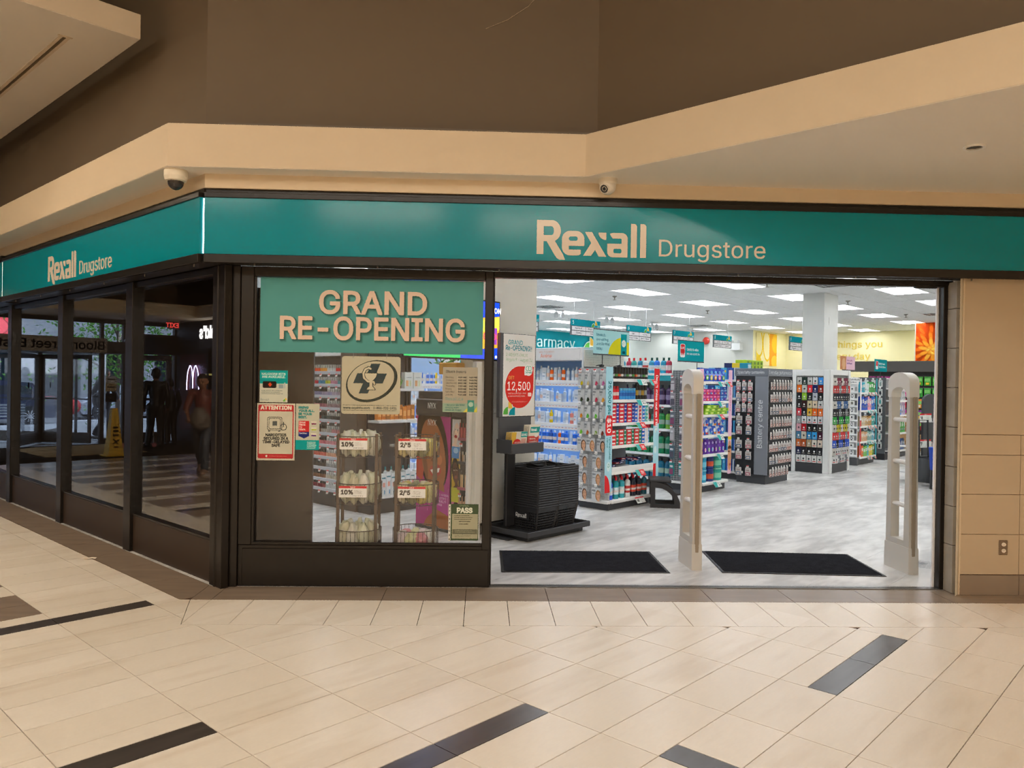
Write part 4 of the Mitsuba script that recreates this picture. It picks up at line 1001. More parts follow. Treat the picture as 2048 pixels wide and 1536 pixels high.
# pegboard back of the end and the rewards sign above it
K = thing('pegboard_panel', 'white pegboard panel rising behind the toothpaste end display', 'pegboard')
tp = ST(7.86, 6.03, 0, FRONT)
part(K, 'board', M().box(0.0, 0.88, 0.0, 0.02, 1.70, 2.0, '#dcd9cf', 0.003), tp)
m = M()
for x in np.arange(0.03, 0.87, 0.03):
    for z in np.arange(1.72, 1.99, 0.03): m.flat(sbox(x - 0.004, z - 0.004, x + 0.004, z + 0.004), -0.0006, '#8f8c84')
part(K, 'peg_holes', m.ply('matte'), tp, kind='stuff')
def be_sign(name, t, w, z0, z1, bg, fn, label, stems):
    k = thing(name, label, 'sign')
    m = M().box(0, w, -0.004, 0.0, z0, z1, bg); fn(m)
    part(k, 'board', m.ply('matte'), t)
    part(k, 'channel', M().box(0, w, -0.008, 0.004, z0 - 0.012, z0 + 0.004, '#3c4144', 0.002), t); part(k, 'channel', M().box(0, w, -0.008, 0.004, z1 - 0.004, z1 + 0.008, '#3c4144', 0.002), t)
    for x in stems:
        part(k, 'stem', M().tube([(x, 0.0, z0), (x, 0.0, z0 - 0.13), (x, 0.10, z0 - 0.15)], 0.006, '#2b2d30', 6), t)
        part(k, 'clamp', M().box(x - 0.03, x + 0.02, -0.015, 0.03, z0 - 0.165, z0 - 0.135, '#232527', 0.003), t)
def f_rew(m):
    for i, s in enumerate(('Rewards', 'are waiting.', 'Join Be Well', 'today.')): m.text(s, 0.06, 2.175 - 0.058 * i, 0.036, -0.0046, '#1d6d80', 0.02)
    m.flat(ell(0.66, 1.93, 0.34, 0.25, 40).intersection(sbox(0.3, 1.945, 0.60, 2.2)), -0.0044, '#d6d22e'); m.flat(sbox(0.60, 1.945, 0.735, 2.225), -0.0046, '#1f9aa0'); m.flat(ell(0.668, 2.10, 0.048, 0.048), -0.005, '#e8efe6')
    m.flat(ell(0.66, 2.10, 0.02, 0.02).difference(ell(0.66, 2.10, 0.015, 0.015)), -0.0054, '#5aa888'); m.flat(rect(0.635, 0.70, 1.965, 2.0), -0.005, '#14525c'); m.flat(sbox(0.735, 1.945, 0.79, 2.12), -0.0044, '#d6d22e')
be_sign('promo_sign', ST(7.86, 5.9, 0, FRONT), 0.79, 1.945, 2.26, '#a8d8dc', f_rew, 'pale blue sign reading Rewards are waiting. Join Be Well today. above the toothpaste end', (0.2, 0.6))

# ================================================================== gondola B: pads and tablets end
tB = ST(10.08, 5.57, 0, FRONT)
B = thing('end_display', 'store end display of pads, wipes and laundry packs between two pink side banners', 'shelf')
shelf_parts(B, tB, 0.77, 0.45, (1.62, 1.33, 1.135, 0.83, 0.55, 0.14), back='#55585c')
part(B, 'deck_skirt', M().box(0.0, 0.77, -0.02, 0.45, 0.10, 0.135, '#dcdcda', 0.006), tB)
def pinkban(m, x0, x1, txt):
    m.box(x0, x1, -0.004, 0, 0.22, 1.80, '#e6bcd2'); vtext(m, txt, (x0 + x1) / 2, 1.62, 0.034, -0.0046, '#b0508e', 0.02, True)
    m.flat(sbox(x0, 0.74, x1, 0.79), -0.0046, '#e8cf3a'); m.flat(ell((x0 + x1) / 2, 0.50, (x1 - x0) * 0.62, 0.23).intersection(sbox(x0, 0.22, x1, 0.74)), -0.0046, '#c99676')
    m.flat(ell((x0 + x1) / 2 - 0.02, 0.56, 0.022, 0.012), -0.005, '#3a241c'); m.flat(ell((x0 + x1) / 2 + 0.02, 0.36, 0.03, 0.02), -0.005, '#b0483f'); m.flat(sbox(x0, 0.60, x1, 0.66).intersection(ell((x0 + x1) / 2, 0.60, 0.06, 0.05)), -0.0048, '#5a3826')
for x0, x1, tx in ((-0.11, 0.0, "We've got personal care"), (0.77, 0.88, 'Find your favourites')): part(B, 'side_banner', (lambda q: (pinkban(q, x0, x1, tx), q)[1])(M()).ply('matte'), tB, 'pink side banner with a face at the foot')
zcards(B, tB, 0.44, (1.62, 1.33, 1.135, 0.83, 0.55), ('teal', 'teal', 'red', 'teal', 'teal'), 0.17); zcards(B, tB, 0.36, (0.14,), ('teal',), 0.2); zcards(B, tB, 0.68, (1.62,), ('red',), 0.14)
LB = 'of the pink banner display'
def pouch(w, h, c, prints, puff=0.02):
    def f():
        m = M()
        b = m3.Manifold.hull_points(np.array([(x * w / 2 * s, y, z) for s, z, ys in ((0.92, 0, (-0.05, -0.005)), (1, 0.45 * h, (-0.055, -0.0)), (0.98, 0.8 * h, (-0.04, -0.012)), (0.96, h, (-0.028, -0.024))) for x in (-1, 1) for y in ys])).to_mesh()
        m.mesh(trimesh.Trimesh(b.vert_properties[:, :3], b.tri_verts, process=False), c)
        for i, (kind, x, z, rx, rz, k) in enumerate(prints):
            g = ell(x * w, z * h, rx * w, rz * h, 16) if kind == 'e' else sbox((x - rx) * w, (z - rz) * h, (x + rx) * w, (z + rz) * h)
            m.flat(g, -0.0565 - 0.0004 * i, k)
        return m
    return proto(('pouch', w, h, c, tuple(prints)), f, 'film')
for i in range(6):
    put('sanitary_pad_pack', pouch(0.118, 0.19, ('#2a4fc0', '#2444b0', '#2f58c8')[i % 3], (('e', 0, 0.72, 0.3, 0.13, '#6fb0e8'), ('e', 0, 0.3, 0.34, 0.2, ('#e86ab0', '#6ac03a', '#e8d84a', '#e8a83a')[i % 4]), ('e', 0, 0.3, 0.2, 0.1, '#e6eef6'))), cat_t(tB, 0.07 + 0.124 * i, 0.10, 1.62), 'blue soft pack on the top shelf ' + LB, 'pack', 'blue packs on the top shelf of the pink banner display')
for i in range(7):
    for r in range(2):
        c = '#c02a78' if i < 5 else '#2a55b0'
        put('tampon_box', pbox(0.098, 0.08, 0.088, c, ((0.1, 0.9, 0.62, 0.85, '#e87ab0' if i < 5 else '#7ab0e0'), (0.2, 0.55, 0.15, 0.5, ('#6a2a9a', '#e8603a', '#3a8ad0')[i % 3]), (0.62, 0.85, 0.15, 0.4, '#f0d8e6'))), cat_t(tB, 0.065 + 0.107 * i, 0.10, 1.33 + 0.09 * r), ('magenta' if i < 5 else 'blue') + ' carton on the second shelf ' + LB, 'carton', 'cartons on the second shelf of the pink banner display')
for i in range(10):
    put('wipes_pack', pbox(0.17, 0.10, 0.045, '#8fbe2a', ((0.1, 0.5, 0.2, 0.7, '#d8e87a'), (0.6, 0.9, 0.3, 0.8, '#5a9a2a'))), cat_t(tB, 0.12 + 0.17 * (i % 4) + 0.04 * (i // 4), 0.09, 1.135 + 0.046 * (i // 4), RNG.uniform(-5, 5)), 'green wipes on the third shelf ' + LB, 'pack', 'green wipes packs of the pink banner display')
for i in range(6):
    for r in range(2):
        put('freshener_pack', pouch(0.112, 0.125, ('#e4e8f0', '#2a58c0')[(i + r) % 2], (('e', 0, 0.55, 0.36, 0.25, ('#2a58c8', '#e8eef6')[(i + r) % 2]), ('r', 0.1, 0.2, 0.3, 0.1, ('#e8902a', '#c83a3a', '#3a9ad0')[i % 3]))), cat_t(tB, 0.07 + 0.122 * i, 0.10, 0.83 + 0.128 * r), 'patterned pack on the fourth shelf ' + LB, 'pack', 'blue and white packs of the pink banner display')
for i in range(7):
    put('liner_pack', pouch(0.102, 0.215, ('#5a2a9a', '#4a2088', '#6a35aa')[i % 3], (('e', 0, 0.75, 0.3, 0.1, '#b89ae0'), ('e', 0.05, 0.28, 0.22, 0.16, '#e6dcf2'), ('e', -0.1, 0.3, 0.16, 0.1, ('#5ab0d0', '#e87ab0', '#6ac07a')[i % 3]))), cat_t(tB, 0.06 + 0.108 * i, 0.10, 0.55), 'purple soft pack on the fifth shelf ' + LB, 'pack', 'purple packs of the pink banner display')
for i, (c, c2) in enumerate((('#1f8fb8', '#6fc8e0'), ('#1c2a6a', '#c84a2a'), ('#1f9a8a', '#7ad0b0'))):
    for r in range(2):
        put('laundry_tub', pbottle(0.19 if i != 1 else 0.15, 0.14, 0.185, c, c2 if i != 1 else '#2a3a8a', (0.2, 0.6, c2), 0.85, 0.9, 0.12), cat_t(tB, 0.13 + 0.23 * i, 0.16, 0.14 + 0.187 * r), '%s laundry tub on the bottom shelf ' % ('turquoise', 'navy', 'green')[i] + LB, 'tub', 'laundry tubs on the bottom shelf')
# left side of B: hanging packs, then mouthwash shelves
tH = ST(9.98, 6.04, 0, SIDE)
K = thing('hook_display', 'wire hook panel of grey blister packs with red price tickets beside the pink banner display', 'display rack')
part(K, 'base', M().box(0, 0.44, 0.03, 0.08, 0, 0.12, DARKM, 0.004), tH); part(K, 'back_panel', M().box(0, 0.44, 0.04, 0.06, 0.12, 1.78, '#6a6d70'), tH)
part(K, 'ledge', M().box(-0.01, 0.45, -0.05, 0.04, 0.12, 0.15, '#dcdcda', 0.004), tH)
wire_grid(K, tH, 0, 0.44, 0.15, 1.77, 0.02)
for r, z in enumerate((1.66, 1.44, 1.16, 0.93, 0.67, 0.42)):
    for i in range(3):
        x = 0.06 + 0.155 * i
        put('blister_pack', ppack(0.085, 0.19, ('#8a8288', '#a39aa2', '#777c84', '#b8b4b6', '#57707a', '#3a8a8a')[r], ((0.15, 0.85, 0.1, 0.55, ('#c8c2c6', '#5a5560', '#8a4a6a')[(i + r) % 3]), (0.2, 0.8, 0.65, 0.8, '#e0dcde')), 0.012), cat_t(tH, x, -0.05, z, RNG.uniform(-8, 8)), 'grey blister pack beside the pink banner display', 'blister pack', 'blister packs left of the pink banner display')
        part(K, 'price_tag', ptag('red'), cat_t(tH, x, -0.085, z + 0.02, 0, -10)); part(K, 'hook', M().tube([(x, 0.02, z + 0.006), (x, -0.085, z + 0.006)], 0.0025, '#c9cbcc', 5), tH)
tW = ST(10.02, 7.5, 0, SIDE)
K = thing('gondola_shelf', 'white gondola shelves of mouthwash running back behind the pink banner display', 'shelf')
shelf_parts(K, tW, 1.44, 0.45, (1.73, 1.26, 0.90, 0.525, 0.16), back='#b8b4a8', back_top=1.75)
part(K, 'teal_rail', M().box(0, 1.44, -0.011, -0.008, 1.62, 1.70, '#1f8f98'), tW)
LW = 'of the mouthwash gondola'
for i in range(13):
    c, l = (('#2a7fa0', '#cfe6f0'), ('#e0e4e6', '#b8403a'), ('#3a94b8', '#d8ecf4'), ('#2f6fd0', '#d8e4f6'), ('#2a8fb0', '#cfe6e8'), ('#b0304a', '#e8d0d4'), ('#3a9a94', '#d8ece8'))[i % 7]
    put('mouthwash_bottle', mwash(c, l, '#c8262c' if i < 9 else '#1e4a44', 0.24, 0.095), cat_t(tW, 0.10 + 0.104 * i, 0.10 + 0.02 * (i % 2), 1.73), 'mouthwash bottle with a coloured cap standing on top ' + LW, 'mouthwash', 'mouthwash bottles on top of the gondola')
for s, (z, h, cols) in enumerate(((1.26, 0.30, ('#3a2a4a', '#4a3058', '#2f2a3c')), (0.90, 0.27, ('#1f6a60', '#2a8a4a', '#7ab03a', '#b02a34')), (0.525, 0.31, ('#14704a', '#1a8054')), (0.16, 0.30, ('#1a5a78', '#1f6a88')))):
    for i in range(11):
        put('mouthwash_bottle', pbottle(0.115, 0.085, h, cols[i % len(cols)], '#20242a', (0.25, 0.5, '#9fb8a8' if s != 0 else '#8a7a98'), 0.7, 0.35, 0.14), cat_t(tW, 0.08 + 0.128 * i, 0.12, z), 'large dark mouthwash bottle on shelf %d ' % (s + 2) + LW, 'mouthwash', 'large mouthwash bottles on the gondola')
tagrow(K, tW, (1.1, 1.3), 1.215, -0.014, 'red'); tagrow(K, tW, (1.25,), 0.85, -0.014, 'red'); tagrow(K, tW, (1.15,), 0.48, -0.014, 'red')
def f_q(m):
    m.flat(rect(0.06, 0.20, 1.97, 2.17, 0.03), -0.0044, '#e8ecec'); m.flat(rect(0.07, 0.19, 2.03, 2.16, 0.02), -0.0048, '#c8393c')
    for i, s in enumerate(('LOVE', 'OUR', 'BRAND')): m.text(s, 0.13, 2.095 - 0.045 * i, 0.03, -0.0052, '#f0e6e2' if i < 1 else '#c8393c', 0.05, 1 if i < 2 else 0.7, 'c')
    m.text('Quality & value', 0.245, 2.075, 0.036, -0.0046, '#e6f2f2', 0.03); m.text('you can count on.', 0.245, 2.015, 0.034, -0.0046, '#e6f2f2', 0.03)
be_sign('promo_sign', ST(9.91, 5.9, 0, FRONT), 0.76, 1.915, 2.22, '#1b9aa0', f_q, 'teal sign reading Quality & value you can count on. above the pink banner display', (0.56,))

# ================================================================== gondola C behind the battery stand
tC = ST(11.92, 6.75, 0, SIDE)
K = thing('gondola_shelf', 'gondola side with blue brush packs glimpsed left of the battery stand', 'shelf')
shelf_parts(K, tC, 0.85, 0.4, (1.66, 1.36, 1.06, 0.78, 0.48, 0.14), back='#7a8894', back_top=1.82)
for s, z in enumerate((1.66, 1.36, 1.06, 0.78, 0.48, 0.14)):
    for i in range(7):
        c = ('#2a58b0', '#c8d4e0', '#5a9ad0', '#24408a', '#3aa0d0')[(i + s) % 5]
        put('brush_pack', pbox(0.10, 0.03, 0.20, c, ((0.3, 0.5, 0.1, 0.9, ('#e8e8ec', '#1f3a7a')[(i + s) % 2]), (0.6, 0.9, 0.6, 0.8, ('#d8b83a', '#8ac0e0')[s % 2]))), cat_t(tC, 0.07 + 0.115 * i, 0.05, z), 'blue brush pack on the gondola left of the battery stand', 'pack', 'blue packs left of the battery stand')
tC2 = ST(12.34, 6.0, 0, FRONT)
K = thing('end_cap_shelf', 'white end cap shelf behind the battery stand', 'shelf')
part(K, 'back_panel', M().box(0.0, 0.72, 0.28, 0.30, 0.0, 1.84, '#8a8c8e'), tC2); part(K, 'shelf', M().box(0.0, 0.72, 0.0, 0.28, 1.81, 1.84, WHITE, 0.003), tC2)
for i in range(3): put('snack_box', pbox(0.13, 0.15, 0.125, ('#1f2a5a', '#e6c832', '#1f8fa8')[i], ((0.1, 0.9, 0.2, 0.8, ('#2f9ad0', '#f2f2ee', '#cfe6ec')[i]),)), cat_t(tC, 0.42 + 0.14 * i, 0.3, 1.82, 90), '%s box at the left of the boxes above the battery stand' % ('navy', 'yellow', 'teal')[i], 'box', 'boxes above the battery stand')
for i in range(5):
    for r in range(1): put('snack_box', pbox(0.125, 0.2, 0.165, '#a5c62a', ((0.25, 0.75, 0.55, 0.85, '#5a7a1a'), (0.35, 0.65, 0.1, 0.4, '#3a5a14'))), cat_t(tC2, 0.07 + 0.13 * i, 0.22, 1.84), 'lime green box in the row above the battery stand', 'box', 'lime green boxes above the battery stand')

# ================================================================== battery stand
K = thing('battery_stand', 'tall grey battery display stand marked Battery centre', 'display stand')
tb, tl = ST(11.70, 5.34, 0, FRONT), ST(11.70, 5.88, 0, SIDE)
part(K, 'base', M().box(0.03, 0.87, 0.03, 0.52, 0, 0.15, '#43464b', 0.005), tb)
part(K, 'body', M().box(0.0, 0.90, 0.0, 0.54, 0.15, 1.72, '#25272b', 0.004), tb)
part(K, 'header', M().box(-0.012, 0.912, -0.015, 0.555, 1.72, 1.845, '#6b7078', 0.004), tb)
part(K, 'header_lettering', M().text('Everyday performance', 0.02, 1.755, 0.06, -0.0156, '#c8ccd2', 0.0, 0.86 / (TS('Everyday performance', 0.06).bounds[2])).ply('matte'), tb)
part(K, 'header_lettering', M().text('Specialty batteries', 0.03, 1.76, 0.045, -0.0126, '#c8ccd2', 0.02, 0.46 / (TS('Specialty batteries', 0.045).bounds[2])).ply('matte'), tl)
m = M().box(0.34, 0.545, -0.02, 0.0, 0.15, 1.72, '#7d828b', 0.003); vtext(m, 'Battery centre', 0.44, 1.34, 0.085, -0.0206, '#dfe3e8', 0.0, True)
part(K, 'banner_panel', m.ply('paint'), tl, 'grey panel with upright lettering')
part(K, 'corner_post', M().box(-0.02, 0.0, -0.02, 0.0, 0.15, 1.72, '#7d828b', 0.002), tb); part(K, 'corner_post', M().box(0.89, 0.91, -0.02, 0.0, 0.15, 1.72, '#3a3d42', 0.002), tb)
def batt(w, h, c): return ppack(w, h, '#d9d4d2', ((0.1, 0.9, 0.08, 0.45, c), (0.2, 0.8, 0.55, 0.75, '#b8a8a4'), (0.25, 0.75, 0.15, 0.35, '#e8dcd6')), 0.006)
for r in range(8):
    z = 1.63 - 0.198 * r
    for i in range(8):
        if r == 7 and i == 7: continue
        x = 0.075 + 0.106 * i
        put('battery_pack', batt(0.075, 0.125, ('#8a4a44', '#9a5a50', '#4a5a78', '#a86a60')[(i // 3 + r) % 4]), cat_t(tb, x + RNG.uniform(-0.006, 0.006), -0.03, z, RNG.uniform(-14, 4)), 'battery pack on the right face of the battery stand', 'battery pack', 'battery packs on the right face of the stand')
        part(K, 'price_tag', ptag(), cat_t(tb, x, -0.075, z + 0.02, 0, -10))
for r, (z, n) in enumerate(((1.62, 3), (1.44, 3), (1.27, 3), (1.08, 2), (0.91, 2), (0.69, 2), (0.51, 2), (0.25, 2))):
    for i in range(n):
        x = 0.065 + 0.10 * i if n == 3 else 0.085 + 0.165 * i
        put('battery_pack', batt(0.08 if n == 3 else 0.10, 0.13, ('#a85a70', '#5a6a8a', '#c07080', '#70809a')[(i + r) % 4]), cat_t(tl, x, -0.03, z, RNG.uniform(-8, 8)), 'specialty battery pack hanging left of the Battery centre panel', 'battery pack', 'battery packs on the left face of the stand')
        part(K, 'price_tag', ptag('red' if r < 2 or i else 'white'), cat_t(tl, x, -0.05, z + 0.02, 0, -10))
part(K, 'price_tag', ptag(), cat_t(tl, 0.14, -0.02, 0.17))

# ================================================================== gift card stand around the column
struct('wall_column', M().box(14.32, 15.0, 5.47, 5.87, 0, 3.302, '#d6d7d4'), ST(0, 0), 'white square column in the store')
part('wall_column', 'hook_plate', M().box(14.55, 14.58, 5.462, 5.47, 2.72, 2.86, '#e0e0dd', 0.002), ST(0, 0))
K = thing('gift_card_stand', 'white gift card stand wrapped around the square column', 'display stand')
tg, tgl = ST(14.02, 5.24, 0, FRONT), ST(14.02, 5.90, 0, SIDE)
for x0, x1 in ((0.0, 0.13), (0.90, 1.0)): part(K, 'white_post', M().box(x0, x1, -0.02, 0.10, 0.0, 1.875, '#e3e4e2', 0.004), tg)
for x0, x1 in ((-0.06, 0.06), (0.56, 0.665)): part(K, 'white_post', M().box(x0, x1, -0.02, 0.06, 0.0, 1.875, '#e3e4e2', 0.004), tgl)
part(K, 'header', M().box(0.0, 0.665, -0.01, 0.06, 1.76, 1.875, '#e3e4e2', 0.003), tgl); part(K, 'header', M().box(0.0, 1.0, -0.01, 0.06, 1.78, 1.875, '#e3e4e2', 0.003), tg)
part(K, 'base', M().box(0.06, 0.56, 0.0, 0.1, 0, 0.175, '#3c3d40', 0.003), tgl); part(K, 'base', M().box(0.13, 0.90, 0.0, 0.1, 0, 0.165, '#3c3d40', 0.003), tg)
part(K, 'back_panel', M().box(0.06, 0.56, 0.03, 0.06, 0.175, 1.76, '#9a9b9c'), tgl); part(K, 'back_panel', M().box(0.13, 0.90, 0.03, 0.06, 0.165, 1.78, '#8e9092'), tg)
CARDC = [['#d8d6d0', '#2a3a34', '#c9cac8', '#e8e9ea', '#3a8ad8'], ['#e8722a', '#c9ccc4', '#d8323c', '#20245a', '#8a2a24'], ['#24221f', '#86b83a', '#2a2c30', '#b8bcc8', '#26282a'], ['#2a2622', '#3a2220', '#d8c8a0', '#e8d4b8', '#dfe0de'], ['#c83a4a', '#26262a', '#d8a83a', '#e86a2a', '#e8722e'], ['#9a9c9c', '#e6e8e8', '#dfe3e6', '#e8eaea', '#d8dadc'], ['#d8a0ac', '#b8242c', '#26221f', '#1f2022', '#3a3432'], ['#4a7a9a', '#d8d0c0', '#2a7ab0', '#3a9ad8', '#4a2a3a'], ['#c86a3a', '#b0522a', '#b09a7a', '#e6dfd0', '#d8c8b8'], ['#2a2e4a', '#26262a', '#2a2a2c', '#232325', '#2c2c2e']]
def gcard(c, w=0.086, h=0.135):
    def f():
        m = M().box(-w / 2, w / 2, -0.003, 0, -h, 0, c)
        lum = float(np.mean(C(c))); k = '#f0efec' if lum < 0.35 else '#4a4a4c'
        m.flat(ell(0, -h * 0.52, w * 0.2, h * 0.13, 12), -0.0036, k); m.flat(sbox(-w * 0.3, -h * 0.86, w * 0.3, -h * 0.76), -0.0036, '#c83a3a' if lum > 0.7 else '#c8c4bc')
        m.flat(ell(0, -h * 0.07, w * 0.09, h * 0.03, 8), -0.0036, '#2a2a2a')
        return m
    return proto(('gc', c, w, h), f, 'film')
for r in range(11):
    z = 1.735 - 0.142 * r
    part(K, 'hook_bar', M().box(0.06, 0.56, 0.0, 0.012, z - 0.01, z, '#2f3033'), tgl)
    for i in range(5):
        c = CARDC[r][i] if r < 10 else '#e3e3df'
        put('gift_card', gcard(c), cat_t(tgl, 0.115 + 0.098 * i, -0.005 - 0.006 * (i % 2), z, RNG.uniform(-5, 5)), cname(c) + ' gift card, left face of the gift card stand', 'gift card', 'gift cards on the left face of the stand')
RC = ['#7a3a4a', '#b83a3a', '#3a3a3c', '#4a6a9a', '#2c2c2e', '#3aa04a', '#c8b83a', '#d8484a', '#3a5ac0', '#e0e0de', '#e3e3e0']
for r in range(11):
    z = 1.73 - 0.142 * r
    part(K, 'hook_bar', M().box(0.13, 0.90, 0.0, 0.012, z - 0.01, z, '#2f3033'), tg)
    for i in range(7):
        c = RC[r] if (i + r) % 3 else ('#d8d4cc', '#2a2c3a', '#8a8c90')[i % 3]
        put('gift_card', gcard(c), cat_t(tg, 0.185 + 0.108 * i, -0.03, z, RNG.uniform(-40, -25)), cname(c) + ' gift card, right face of the gift card stand', 'gift card', 'gift cards on the right face of the stand')

# ================================================================== watches and end display beyond the column
tw, twr = ST(15.95, 6.2, 0, SIDE), ST(16.06, 5.39, 0, FRONT)
K = thing('watch_display', 'pale display of boxed watches in ten rows right of the gift card stand', 'display stand')
part(K, 'base', M().box(0, 0.8, 0.0, 0.08, 0, 0.15, '#4a4b4e', 0.004), tw); part(K, 'body', M().box(0, 0.78, 0.02, 0.08, 0.15, 1.76, '#d9dadb', 0.004), tw)
part(K, 'header', M().box(0, 0.8, -0.01, 0.04, 1.62, 1.76, '#e6e6e4', 0.003).text('Watches', 0.62, 1.70, 0.035, -0.0106, '#5a5c60', 0.03).text('Montres', 0.62, 1.65, 0.03, -0.0106, '#5a5c60', 0.03), tw)
for r in range(10):
    z = 1.47 - 0.141 * r
    part(K, 'shelf', M().box(0.0, 0.8, -0.04, 0.02, z - 0.02, z + 0.012, '#eceded', 0.002), tw)
    part(K, 'slot_back', M().box(0.02, 0.78, 0.012, 0.02, z, z + 0.10, '#5a5c60' if r in (1, 2, 4, 6) else '#9a9c9e'), tw)
    for i in range(6):
        def fw(c=('#1f2124', '#d8d8d8', '#3a3c40', '#b8b4a8')[(i + r) % 4]):
            m = M().box(-0.045, 0.045, -0.03, 0, 0, 0.09, '#dcdcdc', 0.003)
            return m.slab(ell(0, 0.048, 0.024, 0.024, 14), -0.036, -0.03, c).flat(ell(0, 0.048, 0.017, 0.017, 12), -0.0366, '#e8e8ea' if r % 2 else '#2a2a2c').flat(sbox(-0.01, 0.008, 0.01, 0.085), -0.0304, c)
        put('watch_box', proto(('watch', (i + r) % 4, r % 2), fw), cat_t(tw, 0.10 + 0.12 * i, 0.0, z + 0.012), 'boxed watch in the rows of the watch display', 'watch', 'boxed watches of the watch display')
K = thing('end_display', 'end display of bottles and books with slanted tickets right of the watch display', 'shelf')
shelf_parts(K, twr, 0.97, 0.45, (1.46, 1.10, 0.78, 0.47, 0.16), base_h=0.13, back='#55585c', back_top=1.75)
for x0, x1, c in ((-0.02, 0.06, '#e3e0e6'), (0.93, 1.0, '#1f9aa6')): part(K, 'side_banner', M().box(x0, x1, -0.004, 0, 0.16, 1.74, c), twr)
part(K, 'side_banner', M().box(-0.02, 0.06, -0.007, -0.003, 0.2, 0.9, '#c83a3e'), twr)
for s, (z, h, cols, n) in enumerate(((1.46, 0.22, ('#2fa0b8', '#d8e8ea', '#3a9a4a', '#3a9a4a'), 7), (1.10, 0.28, ('#2a50b8', '#2a50b8', '#e89ab0', '#2a6ac0'), 8), (0.78, 0.2, ('#d8c8a8', '#c8a878', '#b88a4a', '#3a9a94'), 9), (0.47, 0.2, ('#e0b890', '#d8a880', '#8ab0a8', '#5a9ab0'), 10), (0.16, 0.22, ('#d86a2a', '#7ac05a', '#4ab0b8', '#e0c83a', '#5a8a2a'), 8))):
    for i in range(n):
        c = cols[i * len(cols) // n]
        put('boxed_product', pbox(0.85 / n * 0.92, 0.08, h * (0.85 + 0.15 * ((i * 7 + s) % 3) / 2), c, ((0.15, 0.85, 0.5, 0.8, '#e6e6e2'), (0.2, 0.6, 0.2, 0.35, '#8a8a86'))), cat_t(twr, 0.07 + 0.87 / n * (i + 0.5), 0.10, z), 'carton on shelf %d of the end display right of the watch display' % (s + 1), 'carton', 'cartons of the end display by the watches')
    for q in (0.35, 0.5, 0.75): part(K, 'sale_card', pcard(0.1, 0.07, 'red' if (s + int(q * 10)) % 2 else 'teal'), cat_t(twr, q, -0.04, z - 0.005, 0, -35))
for n2, a0 in (('pink', 16.34), ('teal', 18.46)):
    t = ST(a0, 5.9, 0, FRONT); k = thing('promo_sign', 'small %s flag sign above the %s' % (('pink', 'end display by the watches') if n2 == 'pink' else ('teal', 'phone accessory wall')), 'sign')
    m = M().slab(rect(0, 0.86, 1.93, 2.21), -0.004, 0, '#e8c0d0' if n2 == 'pink' else '#1f8f96')
    if n2 == 'pink':
        m.flat(rect(0.0, 0.34, 1.93, 2.21), -0.0044, '#c98a60'); m.flat(ell(0.2, 2.05, 0.1, 0.12), -0.0048, '#e0b088'); m.text('Fun favourites', 0.38, 2.11, 0.035, -0.0046, '#8a3a6a', 0.03); m.text('under the sun', 0.38, 2.05, 0.035, -0.0046, '#5a2a7a', 0.05)
    else:
        m.flat(rect(0.08, 0.24, 1.98, 2.17, 0.02), -0.0044, '#e6ecea'); m.flat(rect(0.10, 0.22, 2.05, 2.16, 0.02), -0.0048, '#c83a40'); m.text('Quality & value', 0.29, 2.09, 0.045, -0.0046, '#dff0f0', 0.03); m.text('you can count on.', 0.29, 2.02, 0.042, -0.0046, '#dff0f0', 0.03)
    part(k, 'board', m.ply('matte'), t); part(k, 'stem', M().tube([(0.43, 0.004, 1.95), (0.43, 0.004, 1.75)], 0.008, '#3a3c40', 6), t)
# phone accessory wall
tp = ST(17.62, 6.6, 0, SIDE)
K = thing('accessory_rack', 'dark hook wall of white boxed phone accessories left of the right security gate', 'display rack')
part(K, 'base', M().box(0, 1.2, 0.02, 0.4, 0, 0.14, '#232427', 0.004), tp); part(K, 'back_panel', M().box(0, 1.2, 0.02, 0.05, 0.14, 1.78, '#55595c'), tp)
for r in range(8):
    z = 1.72 - 0.19 * r
    for i in range(8):
        put('accessory_box', ppack(0.085, 0.145, '#e2e3e1', ((0.25, 0.75, 0.15, 0.7, ('#26282b', '#8a9a94', '#3a3d42', '#5a9a9a')[(i * 3 + r) % 4]), (0.1, 0.9, 0.78, 0.85, '#9ab8b4')), 0.01), cat_t(tp, 0.08 + 0.147 * i, -0.02, z), 'white boxed phone accessory hanging on the dark hook wall', 'accessory', 'phone accessories on the dark hook wall')
        part(K, 'price_tag', ptag(), cat_t(tp, 0.08 + 0.147 * i, -0.05, z + 0.025))
t2 = ST(18.3, 5.4, 0, FRONT)
K = thing('end_display', 'end display of pale hygiene packs and green bags seen through the right security gate', 'shelf')
shelf_parts(K, t2, 0.95, 0.4, (1.55, 1.28, 0.95, 0.55, 0.16), back='#8a8d90', back_top=1.76)
part(K, 'side_banner', M().box(0.93, 1.0, -0.004, 0, 0.2, 1.0, '#1f9aa6'), t2)
for s, (z, h, cols) in enumerate(((1.55, 0.16, ('#d8dadc', '#c83a44')), (1.28, 0.2, ('#dfe2e6', '#c8ccd0')), (0.95, 0.28, ('#5a8ad8', '#d8cfe0', '#c8a8d0')), (0.55, 0.3, ('#4a9a3a', '#5aa84a')), (0.16, 0.25, ('#2a4a8a', '#3a4a6a')))):
    for i in range(6): put('boxed_product', pouch(0.14, h, cols[i % len(cols)], (('e', 0, 0.6, 0.3, 0.2, '#e6e8ea'), ('r', 0, 0.25, 0.3, 0.08, '#9aa0a8'))), cat_t(t2, 0.09 + 0.15 * i, 0.1, z), 'soft pack on shelf %d behind the right security gate' % (s + 1), 'pack', 'packs of the end display behind the gate')
